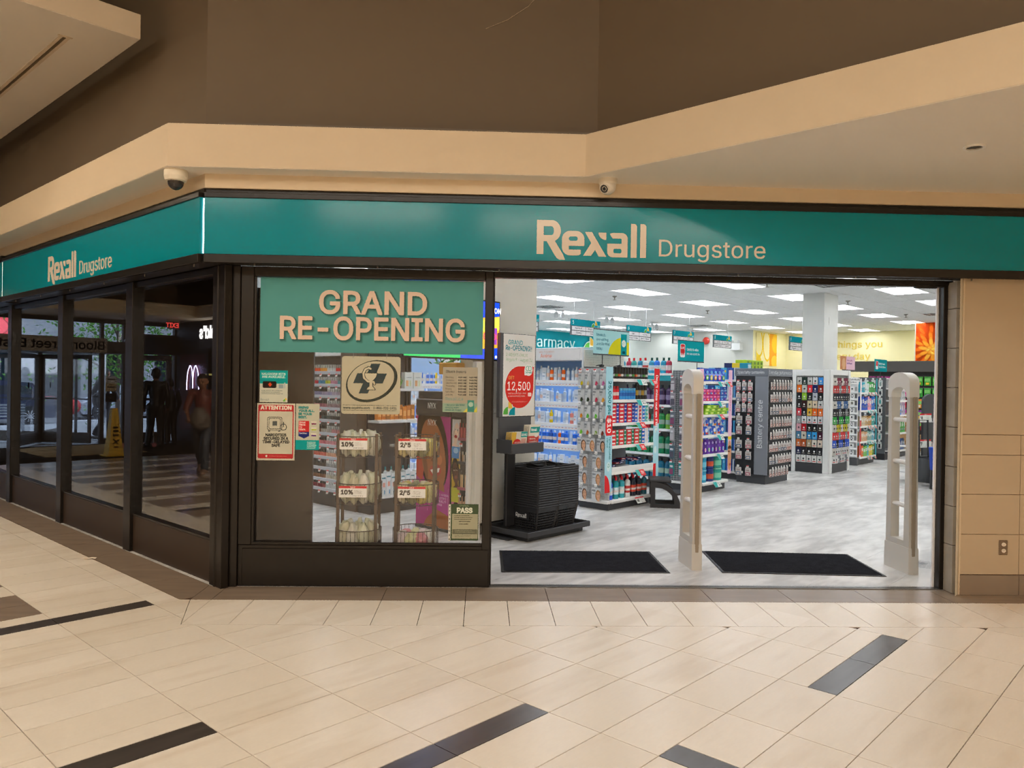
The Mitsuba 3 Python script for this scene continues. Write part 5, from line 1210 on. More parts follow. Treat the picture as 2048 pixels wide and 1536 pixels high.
# candy wall on the far right
tc = ST(22.0, 7.2, 0, SIDE)
K = thing('candy_rack', 'dark hook wall of bright candy bags at the far right of the store', 'display rack')
part(K, 'back_panel', M().box(0.0, 2.6, 0.05, 0.12, 0.0, 2.02, '#332c28'), tc); part(K, 'valance', M().box(-0.6, 2.6, -0.25, 0.12, 1.98, 2.26, '#4f4b47', 0.005), tc)
part(K, 'side_post', M().box(2.5, 2.62, -0.25, 0.12, 0.0, 2.0, '#3d3a38', 0.004), tc)
for r, (z, cs) in enumerate(((1.86, ('#b83a8a', '#4aa83a', '#5ab84a')), (1.56, ('#d8489a', '#3fa040', '#4ab0a0')), (1.27, ('#b8304a', '#e0902a', '#e8a03a')), (0.98, ('#c83aa0', '#7a2a8a', '#6a3ab0')), (0.70, ('#c8604a', '#b8303a', '#8a3a2a')))):
    for i in range(13):
        put('candy_bag', ppack(0.165, 0.235, cs[i * 3 // 13] if i < 12 else cs[2], ((0.12, 0.88, 0.45, 0.8, ('#e8d8e0', '#8ad070', '#f0c88a')[(i * 3 // 13) % 3]), (0.25, 0.75, 0.1, 0.35, ('#e8c83a', '#2f7a34', '#f4e6c8')[r % 3])), 0.03), cat_t(tc, 0.13 + 0.195 * i, -0.02, z), 'bright candy bag in row %d of the candy wall' % (r + 1), 'candy bag', 'candy bags of the candy wall')
    part(K, 'hook_rail', M().box(0, 2.5, 0.03, 0.05, z, z + 0.02, '#55504c'), tc)
for i, (a, b, z, w, h) in enumerate(((21.0, 6.05, 0, 0.5, 0.5), (20.95, 5.5, 0, 0.45, 0.4), (21.05, 6.0, 0.5, 0.45, 0.42), (20.2, 4.6, 0.42, 0.5, 0.4), (20.25, 4.62, 0.0, 0.55, 0.42), (20.2, 4.6, 0.82, 0.5, 0.35))):
    k = thing('cardboard_box', 'brown cardboard box, %s of the stacks under the candy wall' % ('left lower', 'middle single', 'left upper', 'right middle', 'right lowest', 'right topmost')[i], 'box', 'cardboard boxes by the candy wall'); t = ST(a, b, z, SIDE + (3 * i % 7))
    part(k, 'body', M().box(-w / 2, w / 2, -0.2, 0.2, 0, h, '#9a774f', 0.006), t); part(k, 'tape', M().box(-0.03, 0.03, -0.202, 0.202, h * 0.6, h + 0.002, '#b08d62'), t)
    part(k, 'print', M().flat(ell(w * 0.22, h * 0.4, 0.06, 0.06).difference(ell(w * 0.22, h * 0.4, 0.048, 0.048)), -0.2026, '#5a4630').text('FRAGILE', -w * 0.4, h * 0.72, 0.035, -0.2026, '#5a4630').ply('matte'), t)
K = thing('far_counter', 'white pharmacy counter cabinet below the teal wall', 'counter')
part(K, 'body', M().box(8.0, 22.5, 15.6, 16.4, 0.0, 1.4, '#cfd2d0', 0.01), ST(0, 0)); part(K, 'top', M().box(7.95, 22.55, 15.55, 16.45, 1.4, 1.44, '#e6e6e3', 0.004), ST(0, 0))
K = thing('top_stock', 'teal rail with mixed cartons on top of the gondola behind the pink banner display', 'shelf rail')
part(K, 'rail', M().box(0, 1.6, 0, 0.02, 1.78, 1.86, '#1f9aa6'), ST(10.9, 7.6, 0, FRONT))

# ================================================================== signs, walls and ceiling fittings of the store
names = {5: (('Pain Relief', 'Cough & Cold'), ('Shaving', 'Allergy')), 6: (('Baby', 'First Aid'), ('Pads & Tampons', 'Diapers & Wipes')), 7: (('Seasonal', 'Candy'), ('Snacks', 'Gifts')), 8: (('Grocery', 'Beverages'), ('Health & Snacks', 'Gourmet')), 9: (('Household', 'Stationery'), ('Magazines', 'Cards')), 4: (('Skin Care', 'Hair'), ('Vitamins', 'Bath'))}
for n, a0, b0 in ((4, 10.53, 10.0), (5, 12.55, 10.0), (6, 14.58, 10.0), (7, 16.56, 10.0), (8, 18.6, 10.0), (9, 18.75, 8.0)):
    t = ST(a0, b0, 0, FRONT); k = thing('aisle_sign', 'hanging teal aisle sign %s' % {4: 'half hidden by the white pier at the left', 5: 'reading Pain Relief over the toothpaste end', 6: 'reading Baby and First Aid', 7: 'behind the Quality & value sign', 8: 'nearest the red alarm bell', 9: 'half hidden by the white column'}[n], 'aisle sign')
    z1, z0, w = (2.89, 2.56, 1.0) if b0 > 9 else (2.80, 2.46, 0.98)
    h = z1 - z0
    part(k, 'frame', M().box(0, w, 0.0, 0.03, z0, z1, '#5a5f62', 0.003), t)
    m = M().flat(sbox(-0.01, z0 + h * 0.6, w + 0.01, z1 + 0.005), -0.001, '#1d97a6').text(str(n), 0.045, z0 + h * 0.70, 0.075, -0.0016, '#eef6f6', 0.03)
    m.flat(petal(w - 0.30, z0 + h * 0.60, 0.10, 0.09), -0.002, '#e8f0e6'); m.flat(petal(w - 0.29, z0 + h * 0.61, 0.08, 0.07), -0.0026, '#5aa83a'); m.flat(petal(w - 0.18, z0 + h * 0.72, 0.09, 0.10, True), -0.002, '#f0ecd6'); m.flat(petal(w - 0.17, z0 + h * 0.73, 0.07, 0.08, True), -0.0026, '#e0b83a'); m.flat(petal(w - 0.10, z0 + h * 0.60, 0.09, 0.06), -0.0024, '#7ac4c8')
    for r in range(2):
        for c in range(2):
            x0, zz = 0.03 + c * 0.475, z0 + h * (0.32 - 0.29 * r)
            m.flat(sbox(x0, zz, x0 + 0.465, zz + h * 0.24), -0.001, '#eceaec')
            g = TS(names[n][r][c], 0.035); sc = min(1.0, 0.42 / g.bounds[2])
            m.text(names[n][r][c], x0 + 0.23, zz + h * 0.08, 0.034, -0.0016, '#4a4a55', 0.02, sc, 'c')
    part(k, 'face', m.ply('matte'), t)
    for x in (0.12, w - 0.2): part(k, 'wire', M().tube([(x, 0.015, z1), (x, 0.015, 3.30)], 0.004, '#c8cacc', 5), t)
# pharmacy lettering
t = ST(0, 16.9, 0, FRONT)
K = thing('wall_lettering', 'large white pharmacy lettering on the teal wall', 'lettering')
g = TS('pharmacy', 0.27); sc = 2.0 / (TS('armacy', 0.27).bounds[2] - TS('armacy', 0.27).bounds[0])
m = M().text('pharmacy', 21.40, 2.745, 0.36, -0.02, '#d9f2f0', 0.0, 2.02 / (TS('armacy', 0.36).bounds[2] - TS('armacy', 0.36).bounds[0]), 'r', 0.02)
part(K, 'letters', m, t)
K = thing('leaf_emblem', 'green and yellow leaf emblem beside the pharmacy lettering', 'emblem')
m = M().slab(petal(21.9, 2.62, 0.42, 0.44), -0.012, 0, '#e8f0e6').slab(petal(21.95, 2.67, 0.32, 0.34), -0.016, -0.012, '#5fae3f').slab(petal(22.28, 2.85, 0.30, 0.36, True), -0.012, 0, '#f0ecd6').slab(petal(22.32, 2.9, 0.22, 0.27, True), -0.016, -0.012, '#e0b03a')
part(K, 'leaves', m, t)
# yellow wall lettering and murals
t = ST(25.49, 12.0, 0, SIDE)
K = thing('wall_lettering', 'yellow lettering about things you need every day on the pale yellow wall', 'lettering')
s1 = TS('things you', 0.20); w1 = 1.45 / (s1.bounds[2] - s1.bounds[0])
m = M().text('all the things you', 4.07, 2.82, 0.20, -0.006, '#d9c04a', 0.0, w1, 'r', 0.006).text('need every day', 3.72, 2.44, 0.20, -0.006, '#d9c04a', 0.0, w1, 'r', 0.006)
part(K, 'letters', m, t)
m = M().box(0, 1.5, -0.01, 0, 2.2, 3.25, '#f1e7b4')
m.flat(ell(0.15, 2.95, 0.32, 0.5, 40, 12).difference(ell(0.15, 2.95, 0.25, 0.42, 40, 12)).intersection(sbox(0, 2.2, 1.5, 3.25)), -0.0106, '#e9c93a')
m.flat(ell(0.75, 2.85, 0.30, 0.52, 40, 8).difference(ell(0.75, 2.85, 0.24, 0.45, 40, 8)).intersection(sbox(0, 2.2, 1.5, 3.25)), -0.0108, '#e9c63a')
m.flat(ell(0.1, 2.25, 0.3, 0.28, 40).intersection(sbox(0, 2.2, 1.5, 3.25)), -0.0106, '#eacb45')
m.flat(sbox(0.95, 2.2, 1.5, 3.25), -0.011, '#e9a238'); m.flat(ell(1.4, 2.95, 0.28, 0.32, 40).intersection(sbox(0.95, 2.2, 1.5, 3.25)), -0.0114, '#f0bf3a'); m.flat(ell(1.35, 2.35, 0.25, 0.2, 40).intersection(sbox(0.95, 2.2, 1.5, 3.25)), -0.0114, '#f2c84a')
one('mural', m.ply('matte'), 'yellow and orange citrus mural on the far yellow wall', 'mural', ST(23.2, 10.99, 0, FRONT))
m = M().box(0, 0.75, -0.01, 0, 2.24, 3.30, '#c8481c'); rs = np.random.RandomState(4)
for ring, (r0, L, n, cs) in enumerate(((0.62, 0.36, 17, ('#b8381a', '#c8441c')), (0.44, 0.34, 15, ('#d8521c', '#e0601e')), (0.27, 0.30, 13, ('#ea7022', '#e86420')), (0.12, 0.26, 10, ('#f08c2c', '#f49c38')), (0.0, 0.18, 7, ('#f6ae44', '#f09030')))):
    for i in range(n):
        an = 2 * math.pi * i / n + ring * 0.35
        g = affinity.rotate(ell(0, 0, L / 2, 0.052, 20), math.degrees(an), origin=(0, 0))
        d = r0 + L * 0.35
        for q, (gg, cc) in enumerate(((g, cs[i % 2]), (affinity.scale(g, 0.75, 0.55), [min(1, float(u) * 1.5) for u in C(cs[i % 2])]))):
            m.flat(affinity.translate(gg, 0.40 + d * math.cos(an), 2.58 + d * math.sin(an)).intersection(sbox(0, 2.24, 0.62, 3.30)), -0.0106 - 0.0001 * (ring * 40 + i * 2 + q), cc)
m.flat(sbox(0.62, 2.24, 0.75, 3.30), -0.0400, '#e9a02a')
one('mural', m.ply('matte'), 'orange flower petal mural high on the wall at the right edge of the entrance', 'mural', ST(22.58, 6.17, 0, SIDE))
k = thing('alarm_bell', 'round red alarm bell on the grey far wall', 'bell'); t = ST(22.95, 12.6, 0, SIDE)
part(k, 'gong', M().lathe([(0.12, 0.0), (0.12, 0.03), (0.08, 0.07), (0, 0.08)], '#c23a2e', 20).ply('gloss'), t @ T4().translate([0, 0, 3.0]).rotate([1, 0, 0], 90)); part(k, 'backbox', M().box(-0.07, 0.07, -0.02, 0.0, 2.93, 3.07, '#b0352a', 0.004), t)
k = thing('emergency_light', 'white emergency light box with two lamp heads on the grey far wall', 'emergency light'); t = ST(22.9, 11.7, 0, SIDE)
part(k, 'case', M().box(0, 0.36, -0.10, 0.1, 2.67, 2.9, '#dfe1e0', 0.01), t)
for x in (0.06, 0.30): part(k, 'lamp_head', M().lathe([(0.03, 2.90), (0.055, 2.95), (0.055, 2.98), (0, 2.98)], '#d0d2d2', 14, (x, -0.05, 0)), t)
for i, (a, b) in enumerate(((14.33, 11.78), (16.25, 11.69), (18.7, 11.9), (20.98, 12.06))):
    k = thing('spotlight_pair', 'pair of white ceiling spotlights, %s along the row over the aisle signs' % ('first from the left', 'second from the left', 'third from the left', 'furthest right')[i], 'spotlight'); t = ST(a, b, 3.302)
    part(k, 'track', M().box(-0.16, 0.16, -0.02, 0.02, -0.03, 0.0, '#d8dadb', 0.003), t)
    for x in (-0.12, 0.12):
        part(k, 'spot', M().lathe([(0.0, -0.20), (0.05, -0.19), (0.055, -0.12), (0.035, -0.06), (0.012, -0.05), (0.012, 0.0)], '#d2d4d6', 14, (x, 0, 0)), t)
for i, (a, b) in enumerate(((12.63, 8.97), (16.33, 8.95), (20.67, 13.05), (12.4, 5.7), (15.99, 5.64), (19.7, 5.61))):
    m = M().lathe([(0.0, -0.085), (0.035, -0.08), (0.035, -0.075), (0.008, -0.07), (0.012, -0.03), (0.02, -0.025), (0.045, -0.012), (0.045, 0.0)], '#8a8780', 12)
    one('sprinkler', m, 'small ceiling sprinkler head between light panels, %s' % ('above aisle sign 5', 'above aisle sign 7', 'left of aisle sign 8', 'near the entrance, left of the column', 'right of the white column', 'furthest right'), 'sprinkler', ST(a, b, 3.302)) if False else one('sprinkler', m, 'small ceiling sprinkler head %s' % ('above and left of aisle sign 6', 'above and left of aisle sign 8', 'just above aisle sign 7', 'nearest the entrance, left of the column', 'just right of the white column', 'at the far right below the entrance jamb')[i], 'sprinkler', ST(a, b, 3.302))
for i, (a, b) in enumerate(((13.3, 4.95), (20.0, 5.0), (13.6, 11.5), (20.5, 11.5))):
    k = thing('ceiling_vent', 'square louvred ceiling vent %s' % ('at the top of the entrance view above the column', 'at the far right of the ceiling', 'left above aisle sign 5', 'above aisle sign 8')[i], 'vent'); t = ST(a, b, 3.302)
    part(k, 'frame', M().box(-0.30, 0.30, -0.30, 0.30, -0.006, 0.0, '#cfd1d2', 0.002), t)
    for q in range(4):
        s = 0.25 - 0.06 * q
        m = M()
        for u in range(4):
            r = T4().rotate([0, 0, 1], 90 * u)
            m.merge(M().box(-s, s, s - 0.028, s, -0.012, -0.006, '#3c3d3f' if q % 2 == 0 else '#9a9c9d'), r)
        part(k, 'louvre', m, t)

# ================================================================== just inside the entrance, left
struct('wall_pier', M().box(5.47, 6.44, 5.62, 5.80, 0, 3.302, '#d2cfc4'), ST(0, 0), 'white pier inside the entrance, left')
part('wall_pier', 'baseboard', M().box(5.46, 6.445, 5.61, 5.62, 0, 0.115, '#1f1e1d', 0.003), ST(0, 0))
part('wall_pier', 'panel_seam', M().box(5.47, 6.44, 5.6185, 5.62, 1.24, 1.246, '#8f8c84'), ST(0, 0))
K = thing('digital_screen', 'blue and orange digital screen hanging behind the front window beside the white pier', 'screen'); t = ST(4.46, 5.50, 0, FRONT)
part(K, 'bezel', M().box(0, 1.275, 0.0, 0.05, 1.785, 2.395, '#101113', 0.006), t)
def glow(m, rad): return lamp(m, rad, 'matte')
scr = [(sbox(0.015, 1.80, 1.26, 2.38), '#0a2ad0', (0.02, 0.10, 0.95)), (sbox(0.015, 1.80, 0.72, 1.86), '#1fae4a', (0.05, 0.55, 0.16)),
       (Polygon([(0.60, 2.05), (0.9, 2.20), (1.26, 2.24), (1.26, 1.92), (1.0, 1.90), (0.7, 1.95)]), '#f08a1e', (1.5, 0.55, 0.05)), (Polygon([(0.7, 2.12), (1.26, 2.235), (1.26, 2.10), (0.9, 2.06)]), '#f4c828', (1.6, 1.05, 0.12))]
for i, (g, c, rad) in enumerate(scr): part(K, 'picture', glow(M().flat(g, -0.001 - 0.0008 * i, c), rad), t)
part(K, 'picture_text', glow(M().text('ON', 1.18, 2.27, 0.05, -0.006, '#ffffff', 0.05), (1.6, 1.7, 1.9)), t); part(K, 'picture_text', glow(M().flat(ell(1.215, 1.825, 0.016, 0.016), -0.006, '#ffffff'), (1.5, 1.6, 1.9)), t)
part(K, 'picture_text', glow(M().text('10,000', 0.98, 2.0, 0.06, -0.006, '#ff2a3a', 0.05), (2.2, 0.15, 0.25)), t); part(K, 'picture_text', glow(M().flat(sbox(1.17, 1.95, 1.225, 2.12), -0.0055, '#7a2a9a'), (0.35, 0.08, 0.5)), t)
for x in (0.3, 0.95): part(K, 'hanger', M().box(x - 0.015, x + 0.015, 0.05, 0.08, 2.2, 3.30, '#2a2b2d', 0.003), t)
# sign stand with flyers
K = thing('sign_stand', 'dark grey floor sign stand with a Grand Re-opening poster beside the white pier', 'sign stand'); t = ST(5.60, 5.34, 0, FRONT)
part(K, 'frame', M().box(-0.02, 0.52, 0.0, 0.05, 1.215, 2.065, '#4a4b4d', 0.005), t)
m = M().flat(sbox(0.022, 1.225, 0.505, 2.06), -0.0008, '#dcdad2')
m.text('GRAND', 0.095, 1.955, 0.045, -0.0014, '#2b8f98', 0.02, 1.0); m.text('Re-OPENING!!', 0.055, 1.895, 0.05, -0.0014, '#1f7f8c', 0.03, 0.40 / TS('Re-OPENING!!', 0.05, 0.03).bounds[2])
m.text('2 WEEKS ONLY!', 0.06, 1.835, 0.032, -0.0014, '#8fae84', 0.0, 0.33 / TS('2 WEEKS ONLY!', 0.032).bounds[2]); m.text('August 9 - August 22', 0.06, 1.785, 0.034, -0.0014, '#8fae84', 0.0, 0.40 / TS('August 9 - August 22', 0.034).bounds[2])
drop = ell(0.27, 1.52, 0.215, 0.215, 48).union(sbox(0.27, 1.55, 0.485, 1.735)).difference(sbox(0.02, 1.2, 0.17, 1.345))
m.flat(drop, -0.0014, '#cf3b34'); m.flat(ell(0.405, 1.70, 0.065, 0.062).union(sbox(0.34, 1.645, 0.40, 1.70)), -0.002, '#e6e6de')
for dx in (-0.02, 0.02): m.flat(ell(0.405 + dx, 1.715, 0.024, 0.026).difference(ell(0.405 + dx, 1.715, 0.019, 0.021)), -0.0026, '#4a9a7a')
m.text('be well', 0.355, 1.665, 0.022, -0.0026, '#3a8f78', 0.03)
m.text('GET', 0.10, 1.60, 0.034, -0.002, '#eda95a', 0.02); m.text('12,500', 0.085, 1.49, 0.085, -0.002, '#f6e6e0', 0.02, 0.36 / TS('12,500', 0.085, 0.02).bounds[2])
m.text('when you spend $25 or more', 0.10, 1.45, 0.018, -0.002, '#f2cfc6', 0.0, 0.27 / TS('when you spend $25 or more', 0.018).bounds[2]); m.text('on almost everything in store.', 0.10, 1.422, 0.018, -0.002, '#f2cfc6', 0.0, 0.26 / TS('on almost everything in store.', 0.018).bounds[2])
m.flat(rect(0.40, 0.455, 1.425, 1.465, 0.008), -0.002, '#f2cfc6')
lines(m, 0.15, 0.40, 1.375, 2, 0.010, 0.002, '#e8b0a4', -0.002)
m.flat(petal(0.03, 1.245, 0.07, 0.075), -0.002, '#5fae4a'); m.flat(petal(0.105, 1.305, 0.06, 0.065, True), -0.002, '#e0b84a'); m.flat(petal(0.115, 1.235, 0.09, 0.08), -0.0022, '#1f8f9a')
part(K, 'poster', m.ply('matte'), t, 'grey poster with a red drop shape')
part(K, 'post', M().box(0.12, 0.25, 0.02, 0.06, 0.10, 1.22, '#26272a', 0.006), t)
part(K, 'shelf', M().box(-0.02, 0.46, -0.17, 0.04, 0.86, 0.90, '#3f4043', 0.004), t); part(K, 'shelf_lip', M().box(-0.02, 0.46, -0.18, -0.16, 0.86, 0.96, '#3f4043', 0.004), t); part(K, 'shelf_back', M().box(-0.02, 0.46, 0.0, 0.02, 0.86, 1.215, '#454648', 0.004), t); part(K, 'shelf_side', M().box(-0.03, -0.02, -0.18, 0.03, 0.86, 1.0, '#3a3b3e', 0.003), t)
part(K, 'foot', M().box(-0.02, 0.44, -0.14, 0.2, 0.0, 0.02, '#2c2d30', 0.005), t)
for i in range(6):
    one('flyer', M().box(0.0, 0.235, -0.002, 0.0, 0.0, 0.17, '#ded6c6').flat(sbox(0, 0, 0.07, 0.17), -0.0026, '#c8a83a' if i < 5 else '#d9b24a').flat(ell(0.09, 0.05, 0.06, 0.05), -0.003, '#cf3b3a').flat(sbox(0.14, 0.115, 0.235, 0.17), -0.003, '#2f948f').text('GRAND', 0.145, 0.128, 0.024, -0.0036, '#e6efe8', 0.05, 0.75).text('12,500', 0.055, 0.04, 0.03, -0.0036, '#f2dcd6', 0.05, 0.7).flat(sbox(0.15, 0.02, 0.22, 0.10), -0.003, '#d9a89a').ply('matte'),
        'GRAND flyer in the left pile of the sign stand', 'flyer', cat_t(t, -0.005 + 0.004 * i, -0.06 - 0.011 * i, 0.905, 0, 8), 'flyers in the left pile of the sign stand')
for i in range(6):
    one('flyer', M().box(0.0, 0.165, -0.002, 0.0, 0.0, 0.235, '#e2dccb').flat(sbox(0, 0, 0.165, 0.12), -0.0026, '#d0524c').flat(sbox(0.02, 0.155, 0.165, 0.215), -0.003, '#3a9a94').text('Rexall', 0.03, 0.172, 0.028, -0.0036, '#e6efe8', 0.05, 0.8).text('Rewards', 0.02, 0.085, 0.017, -0.0036, '#f2dcd6', 0.04).text('are waiting', 0.02, 0.055, 0.017, -0.0036, '#f2dcd6', 0.04).text('today', 0.02, 0.025, 0.017, -0.0036, '#f2dcd6', 0.04).flat(ell(0.12, 0.125, 0.03, 0.02), -0.0036, '#e8e6dc').ply('matte'),
        'Rewards flyer in the right pile of the sign stand', 'flyer', cat_t(t, 0.26 + 0.003 * i, -0.05 - 0.012 * i, 0.905, 0, 8), 'flyers in the right pile of the sign stand')
# tray and shopping baskets
K = thing('basket_tray', 'flat black plastic tray under the two stacks of shopping baskets', 'tray'); t = ST(5.62, 4.97, 0, FRONT)
part(K, 'base', M().box(0.06, 0.95, 0.06, 0.55, 0.0, 0.05, '#232426', 0.006), t); part(K, 'plate', M().box(0.0, 1.0, 0.0, 0.62, 0.05, 0.065, '#2b2c2e', 0.004), t)
for a in ((0, 1.0, 0, 0.02), (0, 1.0, 0.60, 0.62), (0, 0.02, 0.02, 0.60), (0.98, 1.0, 0.02, 0.60)): part(K, 'rim', M().box(*a, 0.05, 0.105, '#343538', 0.004), t)
def basket():
    m = M(); c = '#2b2c2f'; H, tw_, td_, bw, bd = 0.245, 0.325, 0.45, 0.265, 0.36
    def P(u, v, s, z):   # s side
        w, d_ = (bw + (tw_ - bw) * z / H) / 2, (bd + (td_ - bd) * z / H) / 2
        return {0: (u * w, -d_, z), 1: (w, u * d_, z), 2: (-u * w, d_, z), 3: (-w, -u * d_, z)}[s]
    m.box(-bw / 2, bw / 2, -bd / 2, bd / 2, 0, 0.006, c)
    for s in range(4):
        n = 11 if s % 2 == 0 else 15
        for i in range(n + 1):
            u = -1 + 2 * i / n
            m.bar(P(u, 0, s, 0.0), P(u, 0, s, H - 0.05), 0.007, 0.004, c)
        for zz in (0.012, 0.035, 0.062, 0.089, 0.116, 0.143, 0.17, 0.196): m.bar(P(-1, 0, s, zz), P(1, 0, s, zz), 0.004, 0.009, c)
        A, Bq, Cq, D = (np.array(P(-1, 0, s, H - 0.055)), np.array(P(1, 0, s, H - 0.055)), np.array(P(1, 0, s, H)), np.array(P(-1, 0, s, H)))
        m.quad(A, Bq, Cq, D, c)
        m.tube([np.array(P(-1, 0, s, H)), np.array(P(1, 0, s, H))], 0.009, '#303134', 6)
        m.bar(P(-1, 0, s, 0), P(-1, 0, s, H), 0.018, 0.018, c, up=(1, 1, 0))
    return m
bm = basket().ply('paint')
hm = M().tube([(-0.15, -0.02, 0.235), (-0.15, -0.19, 0.262), (-0.10, -0.215, 0.262), (0.10, -0.215, 0.262), (0.15, -0.19, 0.262), (0.15, -0.02, 0.235)], 0.006, '#26272a', 6).merge(M().tube([(-0.15, 0.02, 0.235), (-0.15, 0.19, 0.262), (-0.10, 0.215, 0.262), (0.10, 0.215, 0.262), (0.15, 0.19, 0.262), (0.15, 0.02, 0.235)], 0.006, '#26272a', 6)).ply()
lg = put_logo(M().flat(rect(-0.11, 0.11, 0.075, 0.165, 0.01), 0.003, '#2b2c2f'), -0.075, 0.098, 0.046, 0.0, '#cfd0d2')
lgp = lg.ply('matte')
for st, (a, b, nb) in enumerate(((6.015, 5.275, 17), (6.335, 5.275, 17))):
    for i in range(nb):
        t = ST(a, b, 0.066 + 0.0242 * i, RNG.uniform(-0.8, 0.8))
        k = thing('shopping_basket', 'black shopping basket in the %s stack on the tray' % ('left', 'right')[st], 'basket', group='nested baskets of the %s stack' % ('left', 'right')[st])
        part(k, 'body', bm, t)
        if i == nb - 1: part(k, 'handle', hm, t)
        if i == 0 and st == 0:
            labels[k] = {'label': 'lowest black shopping basket of the left stack, printed Rexall in white', 'category': 'basket'}
            part(k, 'logo_plate', lgp, t @ T4().translate([-0.163, 0, 0.03]).rotate([0, 0, 1], -90).rotate([1, 0, 0], 0))
# mats
for i, (x0, y0, w, d_, dg) in enumerate(((0.175, 6.375, 1.41, 0.80, 0), (2.03, 6.40, 1.36, 0.82, -4))):
    t = W(x0, y0, 0, dg); k = thing('floor_mat', 'black entrance mat %s' % ('left of the left security gate', 'between the two security gates')[i], 'mat')
    part(k, 'carpet', M().box(0.025, w - 0.025, 0.025, d_ - 0.025, 0.001, 0.009, '#26272a').ply('carpet', smooth=False), t); part(k, 'rubber_border', M().box(0, w, 0, d_, 0.0005, 0.006, '#1a1b1c', 0.002), t)
# security gates
for i, (x, y, dg) in enumerate(((1.835, 6.50, 3), (3.655, 6.40, 2))):
    t = W(x, y, 0, 90 + dg) @ T4().scale([0.69, 0.85, 1]); k = thing('security_gate', 'beige anti-theft security gate post at the %s of the entrance' % ('middle', 'right')[i], 'security gate')
    c = '#bdbab4'
    out = unary_union([Polygon([(-0.02, 0.0), (0.50, 0.0), (0.475, 1.62), (0.02, 1.62)]), ell(0.2475, 1.62, 0.2275, 0.085, 40)])
    hole = unary_union([Polygon([(0.105, 0.27), (0.385, 0.27), (0.41, 1.52), (0.075, 1.52)]), ell(0.2425, 1.52, 0.1675, 0.07, 32)])
    body = out.difference(hole).difference(sbox(-0.1, 1.50, 0.6, 1.8))
    part(k, 'frame', M().slab(body, -0.045, 0.045, c), t)
    part(k, 'cap', M().slab(out.difference(hole).intersection(sbox(-0.1, 1.50, 0.6, 1.8)).buffer(0.006), -0.052, 0.052, '#cfcdc8'), t)
    part(k, 'badge', M().slab(rect(0.20, 0.29, 1.635, 1.67, 0.006), -0.0535, -0.052, '#d6b8b0' if i else '#8f8578'), t)
    for z in (0.565, 0.935, 1.30): part(k, 'rung', M().box(0.07, 0.42, -0.03, 0.03, z - 0.018, z + 0.018, '#e2e2e0', 0.012), t)
    for x0 in (-0.0245,): part(k, 'edge_strip', M().box(x0, x0 + 0.02, -0.02, 0.02, 0.02, 1.5, '#8f8474', 0.004), t)
    part(k, 'foot_cover', M().slab(Polygon([(-0.03, 0.0), (0.515, 0.0), (0.505, 0.22), (-0.022, 0.22)]), -0.052, 0.052, '#c6c3bd'), t)
# step stool
K = thing('step_stool', 'black two step plastic stool beside the toothpaste end display', 'step stool'); t = W(2.15, 9.74, 0, -10)
arch = ell(0.02, 0.0, 0.36, 0.33, 40).intersection(sbox(0.0, 0, 1, 1)).union(sbox(0, 0, 0.06, 0.33)).difference(ell(0.05, 0.06, 0.25, 0.20, 40).intersection(sbox(0.06, 0.05, 1, 1)))
for y in (0.0, 0.33): part(K, 'side_frame', M().slab(arch, y, y + 0.05, '#26272a'), t)
part(K, 'top_step', M().box(-0.02, 0.26, 0.0, 0.38, 0.32, 0.36, '#2d2e31', 0.012), t); part(K, 'lower_step', M().box(0.27, 0.50, 0.04, 0.34, 0.16, 0.195, '#2d2e31', 0.012), t); part(K, 'riser', M().box(0.46, 0.49, 0.06, 0.32, 0.0, 0.165, '#242528', 0.004), t)
# wire stand, cart and basket at the right of the entrance
K = thing('wire_stand', 'grey wire shelf stand with sale cards at the right edge of the entrance', 'display rack'); t = W(7.28, 12.75, 0, 25)
for x in (-0.28, 0.28):
    for y in (-0.2, 0.2): part(K, 'post', M().tube([(x, y, 0.08), (x, y, 1.28)], 0.012, '#3c3d40', 6), t)
for z in (0.16, 0.58, 1.0):
    m = M().box(-0.3, 0.3, -0.22, 0.22, z, z + 0.012, '#c9cacb'); 
    for q in np.linspace(-0.29, 0.29, 15): m.box(q - 0.003, q + 0.003, -0.225, -0.219, z, z + 0.07, '#d6d7d8')
    part(K, 'wire_shelf', m, t)
for z, s in ((0.24, "'7"), (0.66, "'7"), (1.09, "'4")): part(K, 'sale_card', pcard(0.3, 0.13, s), cat_t(t, -0.05, -0.23, z + 0.06))
for x in (-0.28, 0.28): part(K, 'caster', M().lathe([(0, -0.03), (0.04, -0.03), (0.04, 0.03), (0, 0.03)], '#1a1b1c', 12).ply('paint'), t @ T4().translate([x, -0.2, 0.04]).rotate([1, 0, 0], 90))
for i in range(9): put('boxed_product', pbox(0.1, 0.08, 0.08, ('#e6dfe0', '#d8b8c0', '#e8e8e6')[i % 3], ((0.1, 0.9, 0.2, 0.7, ('#c83a50', '#8a9aa0')[i % 2]),)), cat_t(t, -0.22 + 0.13 * (i % 4), -0.1, (0.172, 0.592, 1.012)[i // 4 if i < 8 else 2]), 'small carton on the grey wire shelf stand', 'carton', 'cartons on the wire shelf stand')
K = thing('rolling_basket', 'grey rolling shopping basket with a tall handle at the right of the entrance', 'basket'); t = W(7.22, 12.1, 0, 20)
part(K, 'body', M().raw(*(lambda v: (v, [[0, 1, 5], [0, 5, 4], [1, 2, 6], [1, 6, 5], [2, 3, 7], [2, 7, 6], [3, 0, 4], [3, 4, 7], [0, 3, 2], [0, 2, 1]]))([(-0.16, -0.13, 0.06), (0.16, -0.13, 0.06), (0.16, 0.13, 0.06), (-0.16, 0.13, 0.06), (-0.22, -0.18, 0.46), (0.22, -0.18, 0.46), (0.22, 0.18, 0.46), (-0.22, 0.18, 0.46)]), '#4a4d4f'), t)
m = M()
for z in (0.18, 0.26, 0.34): m.box(-0.20, 0.20, -0.185, -0.15, z, z + 0.02, '#3a3d3f')
